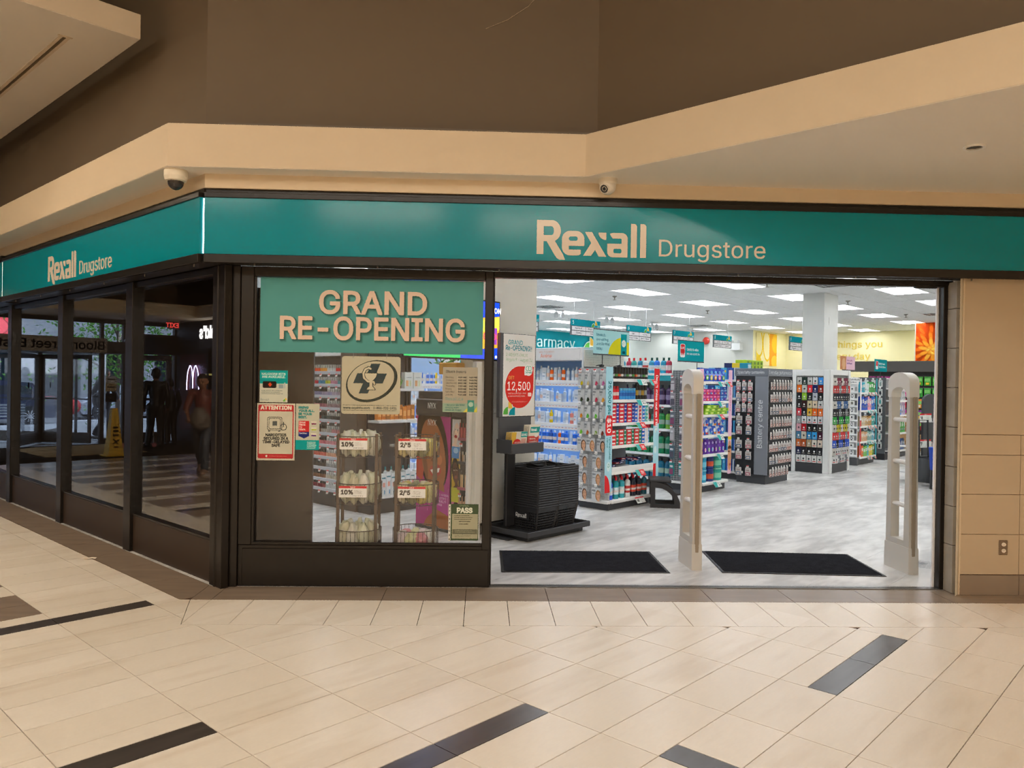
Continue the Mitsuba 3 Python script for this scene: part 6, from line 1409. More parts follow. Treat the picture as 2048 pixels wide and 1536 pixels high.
part(K, 'ribs', m, t); part(K, 'rim', M().tube([(-0.22, -0.18, 0.46), (0.22, -0.18, 0.46), (0.22, 0.18, 0.46), (-0.22, 0.18, 0.46)], 0.015, '#55585a', 8, True), t)
part(K, 'logo_print', put_logo(M(), -0.06, 0.36, 0.04, -0.19, '#a8abad').ply('matte'), t)
part(K, 'pull_handle', M().tube([(-0.1, 0.17, 0.45), (-0.1, 0.19, 1.05), (0.1, 0.19, 1.05), (0.1, 0.17, 0.45)], 0.014, '#2c2d2f', 8), t)
for x in (-0.13, 0.13): part(K, 'caster', M().lathe([(0, -0.02), (0.03, -0.02), (0.03, 0.02), (0, 0.02)], '#1a1b1c', 12), t @ T4().translate([x, -0.1, 0.03]).rotate([1, 0, 0], 90))
K = thing('seat_back', 'dark grey rounded panel display behind the rolling basket', 'display stand'); t = W(7.72, 13.05, 0, 25)
part(K, 'panel', M().slab(rect(-0.2, 0.2, 0.05, 1.35).union(ell(0, 1.35, 0.2, 0.12)), -0.02, 0.02, '#44464a'), t); part(K, 'foot', M().box(-0.25, 0.25, -0.2, 0.2, 0, 0.04, '#2c2d30', 0.01), t)
one('blue_bin', M().lathe([(0, 0.3), (0.1, 0.3), (0.12, 0.62), (0.125, 0.62), (0.125, 0.65), (0, 0.65)], '#2444a8', 18).merge(M().lathe([(0, 0), (0.1, 0), (0.1, 0.3)], '#2a2b2e', 18)), 'blue round bin beside the right jamb of the entrance', 'bin', W(7.08, 11.75))
K = thing('white_bracket', 'white shelf bracket counter end just inside the right jamb', 'counter'); part(K, 'top', M().box(0, 0.4, 0, 0.3, 1.02, 1.06, '#e6e6e3', 0.005), W(4.52, 7.2)); part(K, 'leg', M().box(0.2, 0.26, 0.1, 0.16, 0, 1.02, '#c9c9c6', 0.004), W(4.52, 7.2))
one('base_plate', M().slab(ell(0, 0, 0.16, 0.16), 0, 0.02, '#2a2c30'), 'dark round base plate on the floor by the right jamb', 'base', W(3.98, 6.75) @ T4().rotate([1, 0, 0], -90))

# ================================================================== behind the front window
def wire_rack(x, y, label, zs, kind):
    t = W(x, y); k = thing('wire_rack', label, 'display rack'); R = 0.185
    for a in (35, 145, 215, 325): part(k, 'post', M().box(-0.012, 0.012, -0.008, 0.008, 0.0, zs[0] + 0.02, '#5a4c40', 0.002), t @ T4().translate([R * math.cos(math.radians(a)), R * math.sin(math.radians(a)), 0]))
    for z in zs:
        m = M()
        for zz in (z, z - 0.165): m.tube([(R * math.cos(q), R * math.sin(q), zz) for q in np.linspace(0, 2 * math.pi, 29)[:-1]], 0.0035, '#3a322b', 6, True)
        for q in np.linspace(0, 2 * math.pi, 33)[:-1]: m.bar((R * math.cos(q), R * math.sin(q), z - 0.165), (R * math.cos(q), R * math.sin(q), z), 0.003, 0.003, '#3a322b')
        for q in (0, math.pi / 2): m.bar((-R * math.cos(q), -R * math.sin(q), z - 0.165), (R * math.cos(q), R * math.sin(q), z - 0.165), 0.004, 0.004, '#3a322b')
        part(k, 'wire_basket', m.ply('paint'), t)
    for z in zs[:2]: part(k, 'sale_card', pcard(0.22, 0.09, kind), cat_t(t, -0.02, -R - 0.006, z - 0.01, 0, 0))
    return t
def bagpack(c, hgt, seed, plush=False):
    rs = np.random.RandomState(seed); s = trimesh.creation.icosphere(2, 1.0); v = np.array(s.vertices)
    n = meshkit.fbm(v * 4.5 + seed, 3, seed)
    v = v * (0.62 + 0.75 * n)[:, None]
    v = v * ((0.05, 0.04, hgt / 2) if not plush else (0.062, 0.055, hgt / 2)); v[:, 2] += hgt / 2
    if not plush: v[:, :2] *= (1.25 - 0.75 * np.clip((v[:, 2] / hgt - 0.55) * 1.2, 0, 0.45))[:, None]
    k = np.tile(C(c), (len(v), 1))
    return M().raw(v, s.faces, k)
bp = {}
def bag(c, hgt, seed, plush=False):
    if (c, hgt, seed) not in bp: bp[(c, hgt, seed)] = bagpack(c, hgt, seed, plush).ply('film')
    return bp[(c, hgt, seed)]
t1 = wire_rack(-1.0, 6.36, 'left round wire rack of bagged goods with 10% sale cards behind the front window', (1.12, 0.74, 0.365), '10%')
t2_ = wire_rack(-0.535, 6.36, 'right round wire rack with 2/5 sale cards behind the front window', (1.12, 0.74, 0.365), "2/'5")
for ti, (t, cols, nm) in enumerate(((t1, ('#cfd2b8', '#c9c6ab', '#d8d6c8'), 'left'), (t2_, ('#c8ba6a', '#d8cf96', '#d9d4b8', '#8a8a6a'), 'right'))):
    for tier, z in enumerate((0.955, 0.575, 0.20)):
        n = 9
        for i in range(n):
            a = 2 * math.pi * i / n + 0.3
            if ti == 0: h = (0.20, 0.24, 0.22)[tier]
            else: h = (0.14, 0.16, 0.14)[tier]
            c = cols[(i + tier) % len(cols)]
            if ti == 1 and tier == 2: c = ('#d8d6cc', '#d8c8cc', '#d2d0a0', '#c8848a')[i % 4]
            put('bagged_item', bag(c, h, i % 4, ti == 1), t @ T4().translate([0.115 * math.cos(a), 0.115 * math.sin(a), z + 0.004]).rotate([0, 0, 1], math.degrees(a)), ('clear bag' if ti == 0 else 'pale plush sponge') + ' in the %s basket of the %s rack' % (('top', 'middle', 'bottom')[tier], nm), 'bag' if ti == 0 else 'sponge', 'goods in the %s basket of the %s rack' % (('top', 'middle', 'bottom')[tier], nm))
# cosmetics ads on the side of the pier
def face_ad(m, x0, x1, z0, z1, skin, hair, bg, lips, tilt=0.0, big=False, y=-0.0006):
    w, h = x1 - x0, z1 - z0; cx, cz = (x0 + x1) / 2, z0 + h * (0.66 if big else 0.56)
    fr = sbox(x0, z0, x1, z1)
    m.flat(fr, y, bg)
    def F(g, d, c): m.flat(affinity.rotate(g, tilt, origin=(cx, cz)).intersection(fr), y - d, c)
    F(ell(cx, cz + h * 0.06, w * 0.46, h * 0.40, 32), 0.0004, hair)
    F(sbox(cx - w * 0.18, z0 - h * 0.2, cx + w * 0.2, cz - h * 0.15), 0.0006, skin); F(ell(cx, z0 - h * 0.02, w * 0.6, h * 0.18, 32), 0.0008, skin)
    F(ell(cx, cz - h * 0.01, w * 0.36, h * 0.33, 32), 0.0010, skin)
    sh = [float(q) * 0.6 for q in C(skin)]; hi = [min(1, float(q) * 1.35) for q in C(skin)]
    F(ell(cx - w * 0.27, cz - h * 0.08, w * 0.06, h * 0.14), 0.0012, sh)
    F(ell(cx + w * 0.16, cz - h * 0.06, w * 0.09, h * 0.05), 0.0012, hi)
    for s in (-1, 1):
        F(ell(cx + s * w * 0.155, cz + h * 0.075, w * 0.085, h * 0.025), 0.0014, '#e8ded4'); F(ell(cx + s * w * 0.155, cz + h * 0.075, w * 0.035, h * 0.024), 0.0016, '#20140f')
        F(ell(cx + s * w * 0.155, cz + h * 0.128, w * 0.11, h * 0.014, 16, -s * 8), 0.0016, hair); F(ell(cx + s * w * 0.155, cz + h * 0.100, w * 0.095, h * 0.012), 0.0015, sh)
    F(Polygon([(cx - w * 0.03, cz + h * 0.08), (cx + w * 0.02, cz + h * 0.08), (cx + w * 0.075, cz - h * 0.045), (cx - w * 0.075, cz - h * 0.045)]), 0.0013, hi); F(ell(cx, cz - h * 0.052, w * 0.08, h * 0.016), 0.0014, sh)
    F(ell(cx + w * 0.01, cz - h * 0.15, w * 0.18, h * 0.055), 0.0014, lips)
    if big or lips == '#b0483f': F(Polygon([(cx - w * 0.14, cz - h * 0.135), (cx + w * 0.16, cz - h * 0.135), (cx + w * 0.10, cz - h * 0.172), (cx - w * 0.08, cz - h * 0.172)]), 0.0016, '#efe9e2')
K = thing('cosmetics_display', 'black cosmetics display with a large smiling face poster on the side of the white pier', 'display stand'); t = ST(5.43, 6.42, 0, SIDE)
part(K, 'body', M().box(0.0, 0.60, 0.005, 0.25, 0.0, 1.46, '#1d1b1b', 0.004).box(0.60, 0.88, 0.005, 0.035, 0.0, 1.46, '#1d1b1b', 0.004), t)
part(K, 'header', M().box(0.0, 0.54, -0.03, 0.01, 1.20, 1.38, '#211f1f', 0.01).text('NYX', 0.20, 1.28, 0.058, -0.0306, '#e8e6e4', 0.02, 0.8), t)
m = M().box(0.0, 0.53, -0.006, 0.0, 0.02, 1.20, '#b02f78')
face_ad(m, 0.0, 0.53, 0.02, 1.20, '#a5653f', '#2a1c16', '#b03a80', '#b0483f', 12, True, -0.0066)
m.flat(Polygon([(0, 0.55), (0.10, 0.50), (0.16, 0.85), (0.0, 0.95)]).intersection(sbox(0, 0.02, 0.53, 1.2)), -0.0070, '#b8432a')
m.flat(Polygon([(0.04, 0.31), (0.52, 0.17), (0.52, 0.40), (0.04, 0.50)]), -0.0092, '#b5358a')
for a in (0.04, 0.19, 0.33, 0.51): m.flat(sbox(a, 0.19, a + 0.004, 0.46), -0.0096, '#e6a8cc')
m.text('VEGAN', 0.055, 0.40, 0.03, -0.0096, '#e8c0da', 0.03); m.flat(Polygon([(0.235, 0.36), (0.255, 0.31), (0.29, 0.40), (0.28, 0.40), (0.255, 0.335), (0.245, 0.36)]), -0.0096, '#f0d6e6')
for i, s in enumerate(('NO ANIMAL', 'TESTING', 'CRUELTY', 'FREE')): m.text(s, 0.35, 0.37 - 0.035 * i, 0.022, -0.0096, '#e8c0da', 0.03)
m.text('NYX', 0.18, 1.10, 0.06, -0.0098, '#e9dcd6', 0.02, 0.8)
part(K, 'face_poster', m.ply('matte'), t, 'large pink poster of a smiling face')
part(K, 'foot', M().box(0.0, 0.88, -0.02, 0.04, 0.0, 0.03, '#1a1919', 0.003), t)
part(K, 'header', M().box(0.56, 0.86, -0.03, 0.01, 1.20, 1.40, '#211f1f', 0.01).text('NYX', 0.74, 1.29, 0.058, -0.0306, '#e8e6e4', 0.02, 0.8), t)
m = M().box(0.56, 0.68, -0.006, 0.0, 0.05, 1.18, '#d8cfc8')
face_ad(m, 0.56, 0.68, 0.88, 1.18, '#e0c0a8', '#d0ccc8', '#cfcac4', '#a02a30', -8, False, -0.0066); m.flat(sbox(0.56, 0.78, 0.68, 0.90), -0.0094, '#3f86c0'); m.flat(ell(0.62, 0.86, 0.035, 0.03), -0.0098, '#9cc4e0')
face_ad(m, 0.56, 0.68, 0.45, 0.78, '#5a3424', '#1a1210', '#c8a83a', '#8a4a40', 6, False, -0.0066); m.flat(sbox(0.56, 0.33, 0.68, 0.48), -0.0094, '#c9c23a'); face_ad(m, 0.56, 0.68, 0.05, 0.33, '#e2b8a0', '#3a2420', '#c06a8a', '#a0404a', -5, False, -0.0066)
part(K, 'face_strip', m.ply('matte'), t, 'narrow strip of three face pictures')
for z in (1.0, 0.76, 0.50, 0.24): part(K, 'shelf', M().box(0.69, 0.88, -0.05, 0.01, z - 0.03, z, ('#8a3a4a', '#c8622a', '#a04a5a', '#2a2828')[int(z * 4) % 4], 0.003), t)
part(K, 'end_panel', M().box(0.86, 0.90, -0.10, 0.02, 0.0, 1.45, '#d9d8d4', 0.005), t); part(K, 'end_panel', M().box(0.90, 0.96, -0.06, 0.02, 0.0, 1.77, '#d2cfc4', 0.005), t)
for z, cs, h in ((1.0, ('#8a2a30', '#b84a50'), 0.15), (0.76, ('#c8b8a8', '#2a2828', '#b8906a'), 0.10), (0.50, ('#3a2c22', '#c8a070', '#e0c090'), 0.18), (0.24, ('#b89070', '#d0b090'), 0.17)):
    for i in range(7): put('makeup_tube', pbottle(0.02, 0.02, h, cs[i % len(cs)], '#1c1a1a' if i % 2 else cs[0], None, 0.7, 0.9, 0.35, n=8), cat_t(t, 0.705 + 0.022 * i, -0.02, z), 'thin makeup tube on the narrow shelves beside the face strip', 'makeup tube', 'makeup tubes of the cosmetics display')
for x, z in ((0.75, 0.93), (0.74, 0.42)): part(K, 'price_tag', ptag('red'), cat_t(t, x, -0.06, z))
# planter and leaf sprays above the cosmetics display
K = thing('plant_basket', 'yellow basket with green leaf sprigs on top of the cosmetics display', 'plant'); t = ST(5.40, 5.95, 0, SIDE)
part(K, 'basket', M().box(0.0, 0.26, -0.10, 0.03, 1.64, 1.76, '#c8922e', 0.01), t); part(K, 'riser', M().box(0.0, 0.26, -0.02, 0.03, 1.465, 1.64, '#2a2828', 0.004), t)
m = M(); rs = np.random.RandomState(8)
for i in range(46):
    c0 = np.array([rs.uniform(-0.2, 0.2), rs.uniform(-0.08, 0.05), 1.80 + rs.uniform(-0.06, 0.09)]); d0 = rs.randn(3) * 0.03
    u = np.cross(d0, rs.randn(3)); u = u / np.linalg.norm(u) * 0.012
    m.raw([c0 - d0, c0 + u, c0 + d0, c0 - u], [[0, 1, 2], [0, 2, 3]], ('#2f7a34', '#3f9040', '#5aa848')[i % 3])
part(K, 'leaves', m.ply('leaf'), t, kind='stuff')
# nail polish shelf and its end display
tn = ST(5.47, 9.0, 0, SIDE)
K = thing('nail_polish_shelf', 'tall dark shelf with rows of nail polish seen at the left of the front window', 'shelf')
part(K, 'base', M().box(0, 1.45, 0.0, 0.4, 0, 0.19, '#332b26', 0.006), tn); part(K, 'back_panel', M().box(0, 1.45, 0.2, 0.22, 0.19, 1.93, '#3a2f28'), tn); part(K, 'end_panel', M().box(1.1, 1.45, -0.02, 0.2, 0.0, 1.95, '#5a4c40', 0.005), tn); part(K, 'top', M().box(0, 1.12, 0.0, 0.2, 1.86, 1.93, '#eef0f2', 0.004), tn)
POL = [('#e0502a', '#e8a03a', '#f0f0f0', '#d83a34'), ('#b8283a', '#3a8ab0', '#c8c83a', '#d898b0', '#6ab0b8'), ('#8a8ab0', '#b0a8c8', '#c8b8c8'), ('#b06a7a', '#a88a90'), ('#6a2a24', '#4a5a5a', '#3a3a3c'), ('#5a3024', '#c8c0b8', '#d89aa0'), ('#e07a8a', '#e8a0a8'), ('#d86a5a', '#e8b090'), ('#4a4038', '#a8a8a8'), ('#8a5a3a', '#d8d0c0'), ('#8a2a3a', '#d8d8d8')]
for s, z in enumerate((1.665, 1.51, 1.37, 1.22, 1.07, 0.905, 0.76, 0.61, 0.475, 0.335, 0.215)):
    sh = part(K, 'shelf', M().box(0, 1.1, 0.0, 0.2, z - 0.012, z, '#e9ecef', 0.002).merge(M().box(0, 1.1, -0.012, 0.0, z - 0.035, z + 0.003, '#b9bcc6', 0.002)), tn)
    part(sh, 'light_strip', lamp(M().box(0.02, 1.08, 0.03, 0.05, z - 0.020, z - 0.013, '#ffffff'), (3.2, 3.3, 3.4), weight=0.15), tn)
    for x in (0.50, 0.68, 0.86, 1.02): part(sh, 'price_tag', ptag('red'), cat_t(tn, x, -0.02, z - 0.045, 0, -15))
    for i in range(18):
        c = POL[s][i * len(POL[s]) // 18]
        put('nail_polish', pbottle(0.028, 0.028, 0.085, c, '#e6e6e4' if i > 8 or s < 2 else '#1d1b1a', None, 0.5, 0.55, 0.48, n=8), cat_t(tn, 0.42 + 0.038 * i, 0.05, z), 'nail polish bottle on shelf %d of the nail polish shelf' % (s + 1), 'nail polish', 'nail polish bottles behind the front window')
te = ST(5.60, 7.28, 0, FRONT)
K = thing('end_display', 'dark end display with orange cartons and white skin care cartons behind the hanging sign', 'shelf')
part(K, 'back_panel', M().box(-0.02, 0.62, 0.22, 0.26, 0.0, 1.92, '#2a2d33', 0.004), te); part(K, 'base', M().box(-0.13, 0.62, 0.0, 0.26, 0, 0.17, '#2f2a27', 0.006), te)
for z, x1 in ((1.47, 0.66), (1.09, 0.56), (0.60, 0.45), (0.20, 0.62)):
    if z == 0.60: part(K, 'shelf', M().box(0.3, 0.45, 0.0, 0.22, 0.76, 0.79, '#e6e8ea', 0.003), te); continue
    part(K, 'shelf', M().box(-0.03, x1, 0.0, 0.22, z - 0.03, z, '#e6e8ea', 0.003), te)
for x in (0.545, 0.60): part(K, 'upright', M().box(x - 0.012, x + 0.012, 0.20, 0.225, 0.0, 1.92, '#1f2226', 0.002), te)
part(K, 'header', M().box(-0.02, 0.62, 0.0, 0.22, 1.88, 1.92, '#24262b', 0.004), te)
for i in range(9): put('orange_carton', pbox(0.058, 0.06, 0.16 + 0.012 * (i % 3), ('#d8802a', '#c8722a', '#a8641f')[i % 3], ((0.15, 0.85, 0.3, 0.7, '#e8a860'), (0.0, 1.0, 0.0, 0.08, '#f0e0cc'))), cat_t(te, 0.0 + 0.063 * i, 0.09, 1.09), 'orange carton in the row on the dark end display', 'carton', 'orange cartons behind the hanging sign')
for i in range(2): put('white_carton', pbox(0.13, 0.07, 0.20, '#e0e4e0', ((0.15, 0.45, 0.15, 0.5, '#d8a878'), (0.55, 0.75, 0.15, 0.5, '#cfd8b0'), (0.2, 0.8, 0.65, 0.7, '#a8b0b0'))), cat_t(te, 0.42 + 0.14 * i, 0.08, 1.47), 'tall white carton beside the leafy sprig on the dark end display', 'carton', 'tall white cartons on the upper shelf')
m = M()
for i in range(24):
    a, b2 = rs.uniform(-0.05, 0.05), rs.uniform(0.05, 0.16); m.raw([(0.30, 0.05, 1.48), (0.31, 0.05, 1.48), (0.30 + a * 1.6, 0.03 + a * 0.3, 1.48 + b2)], [[0, 1, 2]], ('#5ab83a', '#3f9a34', '#8ad060')[i % 3])
one('plant_sprig', m.ply('leaf'), 'bright green leafy sprig beside the tall white cartons', 'plant', te)
for i in range(8): put('white_carton', pbox(0.068, 0.06, 0.26 + 0.02 * (i % 2), '#e3e9ec', ((0.1, 0.9, 0.78, 0.84, '#3a7f94'), (0.3, 0.8, 0.4, 0.6, '#e0a090'), (0.6, 0.8, 0.08, 0.25, '#3a7fb0'))), cat_t(te, 0.06 + 0.073 * i, 0.07, 0.20), 'white carton with a teal line on the dark end display', 'carton', 'white cartons on the bottom shelf')
for i in range(6): put('pump_bottle', pbottle(0.06, 0.045, 0.33, '#dfe8ea', '#2a8a94', (0.3, 0.6, '#9cc8d0'), 0.75, 0.35, 0.12), cat_t(te, 0.08 + 0.09 * i, 0.15, 0.20), 'pump bottle with a teal top behind the white cartons', 'bottle', 'teal topped bottles behind the white cartons')

# ================================================================== the mall entrance down the corridor, seen mirrored in the dark side windows
DK = '#4a433c'
tf0 = ST(0, 18.9, 0, FRONT)
fac = struct('wall_street', {**M().box(-2.72, -2.62, 0, 0.14, 0, 2.85, DK, 0.003).ply(), 'to_world': tf0}, label='glazed street wall at the end of the corridor')
def fr(x0, x1, z0, z1, y0=0.0, y1=0.12, nm='frame_bar'): part(fac, nm, M().box(x0, x1, y0, y1, z0, z1, DK, 0.004), tf0)
for x in (-1.49, -1.0, 1.33, 2.68): fr(x, x + 0.07, 0, 2.80)
for x0, x1, z0, z1 in ((-2.62, 2.75, 2.76, 2.85), (-1.0, 2.75, 2.33, 2.41), (-1.42, -1.0, 2.22, 2.28), (-2.62, -1.49, 2.50, 2.56), (-1.42, -1.0, 0, 0.12), (1.40, 2.68, 0, 0.12)): fr(x0, x1, z0, z1)
part(fac, 'dark_transom', M().box(-2.62, -1.49, 0.02, 0.10, 2.08, 2.50, '#17161a', 0.004), tf0)
for x0, x1, z0, z1 in ((-2.62, -1.49, 2.56, 2.76), (-1.42, -1.0, 2.28, 2.76), (-1.42, -1.0, 0.12, 2.22), (-0.93, 1.33, 2.41, 2.76), (1.40, 2.68, 2.41, 2.76), (1.40, 2.68, 0.12, 2.33)):
    part(fac, 'pane', M().quad((x0, 0.06, z0), (x1, 0.06, z0), (x1, 0.06, z1), (x0, 0.06, z1), '#fff').ply('glass', smooth=False), tf0)
struct('wall_street_upper', {**M().box(-2.75, 2.8, 0.0, 0.2, 2.85, 5.25, '#8d7d68').ply(), 'to_world': tf0}, label='wall above the street glazing')
k = thing('lettered_band', 'grey band with dark lettering Bloor Street East over the revolving door', 'sign'); t = ST(0, 18.42, 0, FRONT)
part(k, 'band', M().box(-0.90, 2.4, 0, 0.06, 2.06, 2.39, '#8a8074', 0.004), t)
g = TS('Bloor Street East', 0.185); part(k, 'lettering', M().text('Bloor Street East', -0.84, 2.135, 0.185, -0.001, '#1f1c1a', 0.03, 2.05 / g.bounds[2]).ply('matte'), t)
K = thing('revolving_door', 'four winged glass revolving door to the street', 'door'); t = ST(0.0, 19.95, 0, FRONT)
part(K, 'canopy', M().box(-1.35, 1.35, -1.45, 1.3, 2.06, 2.33, '#38332e', 0.01), t); part(K, 'center_post', M().tube([(0, 0, 0), (0, 0, 2.06)], 0.05, DK, 12), t)
for i, an in enumerate((-124, -56, 56, 124)):
    tw_ = t @ T4().rotate([0, 0, 1], an); w = part(K, 'wing', M().box(0.05, 0.12, -0.02, 0.02, 0.02, 2.02, DK, 0.003).box(1.23, 1.30, -0.02, 0.02, 0.02, 2.02, DK, 0.003).box(0.12, 1.23, -0.02, 0.02, 0.02, 0.26, DK, 0.003).box(0.12, 1.23, -0.02, 0.02, 1.93, 2.02, DK, 0.003).box(0.12, 1.23, -0.05, -0.03, 1.0, 1.03, '#2a2725'), tw_)
    part(w, 'pane', M().quad((0.12, 0, 0.26), (1.23, 0, 0.26), (1.23, 0, 1.93), (0.12, 0, 1.93), '#fff').ply('glass', smooth=False), tw_)
    part(w, 'oval_sticker', M().flat(ell(0.68, 1.32, 0.035, 0.07), -0.004, '#1a1a1c').flat(ell(0.68, 1.32, 0.035, 0.07), 0.004, '#1a1a1c').ply('matte'), tw_)
for s in (-1, 1):
    a = np.radians(np.linspace(-40, 40, 9)) + (0 if s > 0 else math.pi)
    V = [(1.36 * math.cos(q), 1.36 * math.sin(q), z) for q in a for z in (0.08, 2.06)]
    part(K, 'drum_pane', M().raw(V, [x for i in range(8) for x in ([2 * i, 2 * i + 2, 2 * i + 3], [2 * i, 2 * i + 3, 2 * i + 1])], '#fff').ply('glass', smooth=False), t)
    for q in (a[0], a[-1]): part(K, 'drum_post', M().tube([(1.36 * math.cos(q), 1.36 * math.sin(q), 0), (1.36 * math.cos(q), 1.36 * math.sin(q), 2.06)], 0.035, DK, 8), t)
    part(K, 'drum_base', M().tube([(1.36 * math.cos(q), 1.36 * math.sin(q), 0.04) for q in a], 0.04, DK, 6), t)
k = thing('swing_door', 'framed glass swing door beside the revolving door', 'door')
part(k, 'frame', M().box(-2.55, -2.43, 0.0, 0.08, 0, 2.06, '#564e46', 0.004).box(-1.60, -1.49, 0.0, 0.08, 0, 2.06, '#564e46', 0.004).box(-2.43, -1.60, 0.0, 0.08, 1.93, 2.06, '#564e46', 0.004).box(-2.43, -1.60, 0, 0.08, 0, 0.22, '#564e46', 0.004), tf0)
part(k, 'pane', M().quad((-2.43, 0.04, 0.22), (-1.60, 0.04, 0.22), (-1.60, 0.04, 1.93), (-2.43, 0.04, 1.93), '#fff').ply('glass', smooth=False), tf0); part(k, 'push_bar', M().box(-2.43, -1.60, -0.06, -0.02, 0.98, 1.04, '#3a3632', 0.005), tf0); part(k, 'closer', M().box(-2.3, -1.95, -0.05, 0.0, 1.98, 2.04, '#2a2826', 0.004), tf0)
k = thing('wall_speaker', 'pale grey rounded box beside the dark transom over the swing door', 'speaker'); part(k, 'case', M().box(-1.62, -1.42, -0.12, 0.0, 2.15, 2.42, '#a4a6a8', 0.03), tf0)
for i, (x, z, c) in enumerate(((-1.30, 1.48, '#d8d8d6'), (-1.30, 1.30, '#c9b48a'), (-1.30, 1.05, '#2a2c30'))):
    one('door_notice', M().box(x, x + 0.24, 0.045, 0.05, z - 0.10, z + (0.10 if i else 0.06), c).flat(sbox(x + 0.04, z - 0.02, x + 0.2, z + 0.01), 0.044, '#4a4640').ply('matte'), ('white', 'cream', 'dark')[i] + ' notice stuck on the narrow glass panel between the doors', 'notice', tf0)
soff = unary_union([cell([(-2.65, 16.8), (2.35, 16.8), (2.35, 18.9), (-2.65, 18.9)]), cell([(-2.65, 8.0), (-2.15, 8.0), (-2.15, 16.9), (-2.65, 16.9)])])
struct('ceiling', prism(soff, 2.86, 3.13, BEIGE).ply('wall_paint', smooth=False), label='low beige soffit before the street doors')
struct('wall_opposite', {**M().box(-2.75, -2.65, 0, 0.1, 0, 1, DK).ply(), 'to_world': ST(0, 0)} if False else prism(cell([(-2.75, 8.0), (-2.65, 8.0), (-2.65, 18.9), (-2.75, 18.9)]), 0, 5.25, '#2a2422').ply('paint', smooth=False), label='dark restaurant front opposite the side windows')
for i, (a, b) in enumerate(((0.2, 17.24), (0.05, 17.22), (-1.64, 17.1), (-1.82, 17.1))):
    k = thing('downlight', 'lit round downlight in the low soffit before the street doors', 'downlight', 'lit downlights by the street doors'); t = ST(a, b, 2.86)
    part(k, 'trim_ring', M().lathe([(0.05, 0.0), (0.05, -0.006), (0.065, -0.006), (0.068, 0.0)], '#e6e2da', 16), t); part(k, 'lens', lamp(M().lathe([(0.0, -0.003), (0.05, -0.003)][::-1], '#fff6e6', 16), SOFFIT_LIGHT), t)
k = thing('exit_sign', 'red exit sign hanging under the low soffit', 'exit sign'); t = ST(-2.12, 17.5, 0, FRONT)
part(k, 'case', M().box(0, 0.27, 0, 0.05, 2.64, 2.80, '#5a1412', 0.004), t); part(k, 'letters', lamp(M().text('EXIT', 0.03, 2.67, 0.10, -0.002, '#ff3a30', 0.05, 0.9), (1.6, 0.12, 0.10), 'matte'), t); part(k, 'hanger', M().box(0.0, 0.27, 0.01, 0.04, 2.80, 2.86, '#7a6a58'), t)
tm = ST(-2.64, 0, 0, OTHER)
K = thing('restaurant_sign', "black sign with glowing white letters McDonald's on the restaurant front", 'sign')
part(K, 'panel', M().box(15.4, 18.4, -0.05, 0, 2.40, 2.84, '#0d0c0e', 0.004), tm); part(K, 'ledge', M().box(15.4, 17.55, -0.06, 0, 2.22, 2.40, '#4a4644', 0.004), tm)
g = TS("McDonald's", 0.27, 0.05); part(K, 'letters', lamp(M().text("McDonald's", 17.50, 2.46, 0.27, -0.06, '#ffffff', 0.05, 1.95 / g.bounds[2], 'r', 0.01), (4.0, 3.9, 3.7), 'matte'), tm)
K = thing('neon_arches', 'lilac neon arches on the dark red panel of the restaurant front', 'neon sign')
part(K, 'red_panel', M().box(17.2, 18.6, -0.02, 0, 0.3, 2.1, '#4a0f10', 0.004), tm)
for o in (0.0, 0.022):
    for s in (0, 1):
        x0 = 17.50 + 0.31 * s + o; u = np.linspace(0, math.pi, 15)
        part(K, 'tube', lamp(M().tube([(x0 + 0.155 - 0.155 * math.cos(q), -0.06, 1.25 + 0.54 * math.sin(q) ** 0.75 - (0.0 if (s == 0 and q < 1.5) or (s == 1 and q > 1.6) else -0.04)) for q in u], 0.009, '#e0d8ff', 6), (4.2, 3.8, 7.0), 'matte'), tm)
part(K, 'trim', M().box(17.1, 17.18, -0.04, 0, 0.0, 2.2, '#1a1615', 0.004), tm)
one('menu_strip', lamp(M().box(16.9, 17.25, -0.02, 0, 1.60, 1.64, '#c8b04a'), (0.5, 0.42, 0.12)), 'thin lit yellow strip on the restaurant front beside the neon arches', 'menu board', tm)
k = thing('entrance_carpet', 'large dark entrance carpet before the street doors', 'mat'); part(k, 'carpet', prism(cell([(-2.64, 15.46), (1.98, 15.46), (1.98, 18.86), (-2.64, 18.86)]), -0.004, 0.004, '#3a332d').ply('matte', smooth=False))
one('beige_mat', prism(cell([(-0.95, 16.28), (0.92, 16.28), (0.92, 18.3), (0.4, 18.6), (-0.95, 18.6)]), 0.004, 0.010, '#a48a66').ply('matte', smooth=False), 'beige inset mat in front of the revolving door', 'mat')
K = thing('floor_cone', 'tall yellow wet floor cone on the dark carpet before the revolving door', 'safety cone'); t = ST(-0.13, 15.85, 0.004, FRONT)
part(K, 'base', M().box(-0.19, 0.19, -0.19, 0.19, 0, 0.035, '#d8a81e', 0.012), t)
V = [(s1 * w, s2 * w, z) for w, z in ((0.135, 0.035), (0.05, 0.93)) for s1, s2 in ((-1, -1), (1, -1), (1, 1), (-1, 1))]
part(K, 'body', M().mesh(trimesh.Trimesh(V, [[0, 1, 5], [0, 5, 4], [1, 2, 6], [1, 6, 5], [2, 3, 7], [2, 7, 6], [3, 0, 4], [3, 4, 7], [4, 5, 6], [4, 6, 7]], process=False), '#e0b01f'), t)
m = M()
for z, w in ((0.56, 0.055), (0.49, 0.06), (0.41, 0.066)): m.flat(sbox(-w * 0.8, z - 0.02, w * 0.8, z + 0.02), -0.103 + (z - 0.35) * 0.095 - 0.012, '#3a2c14')
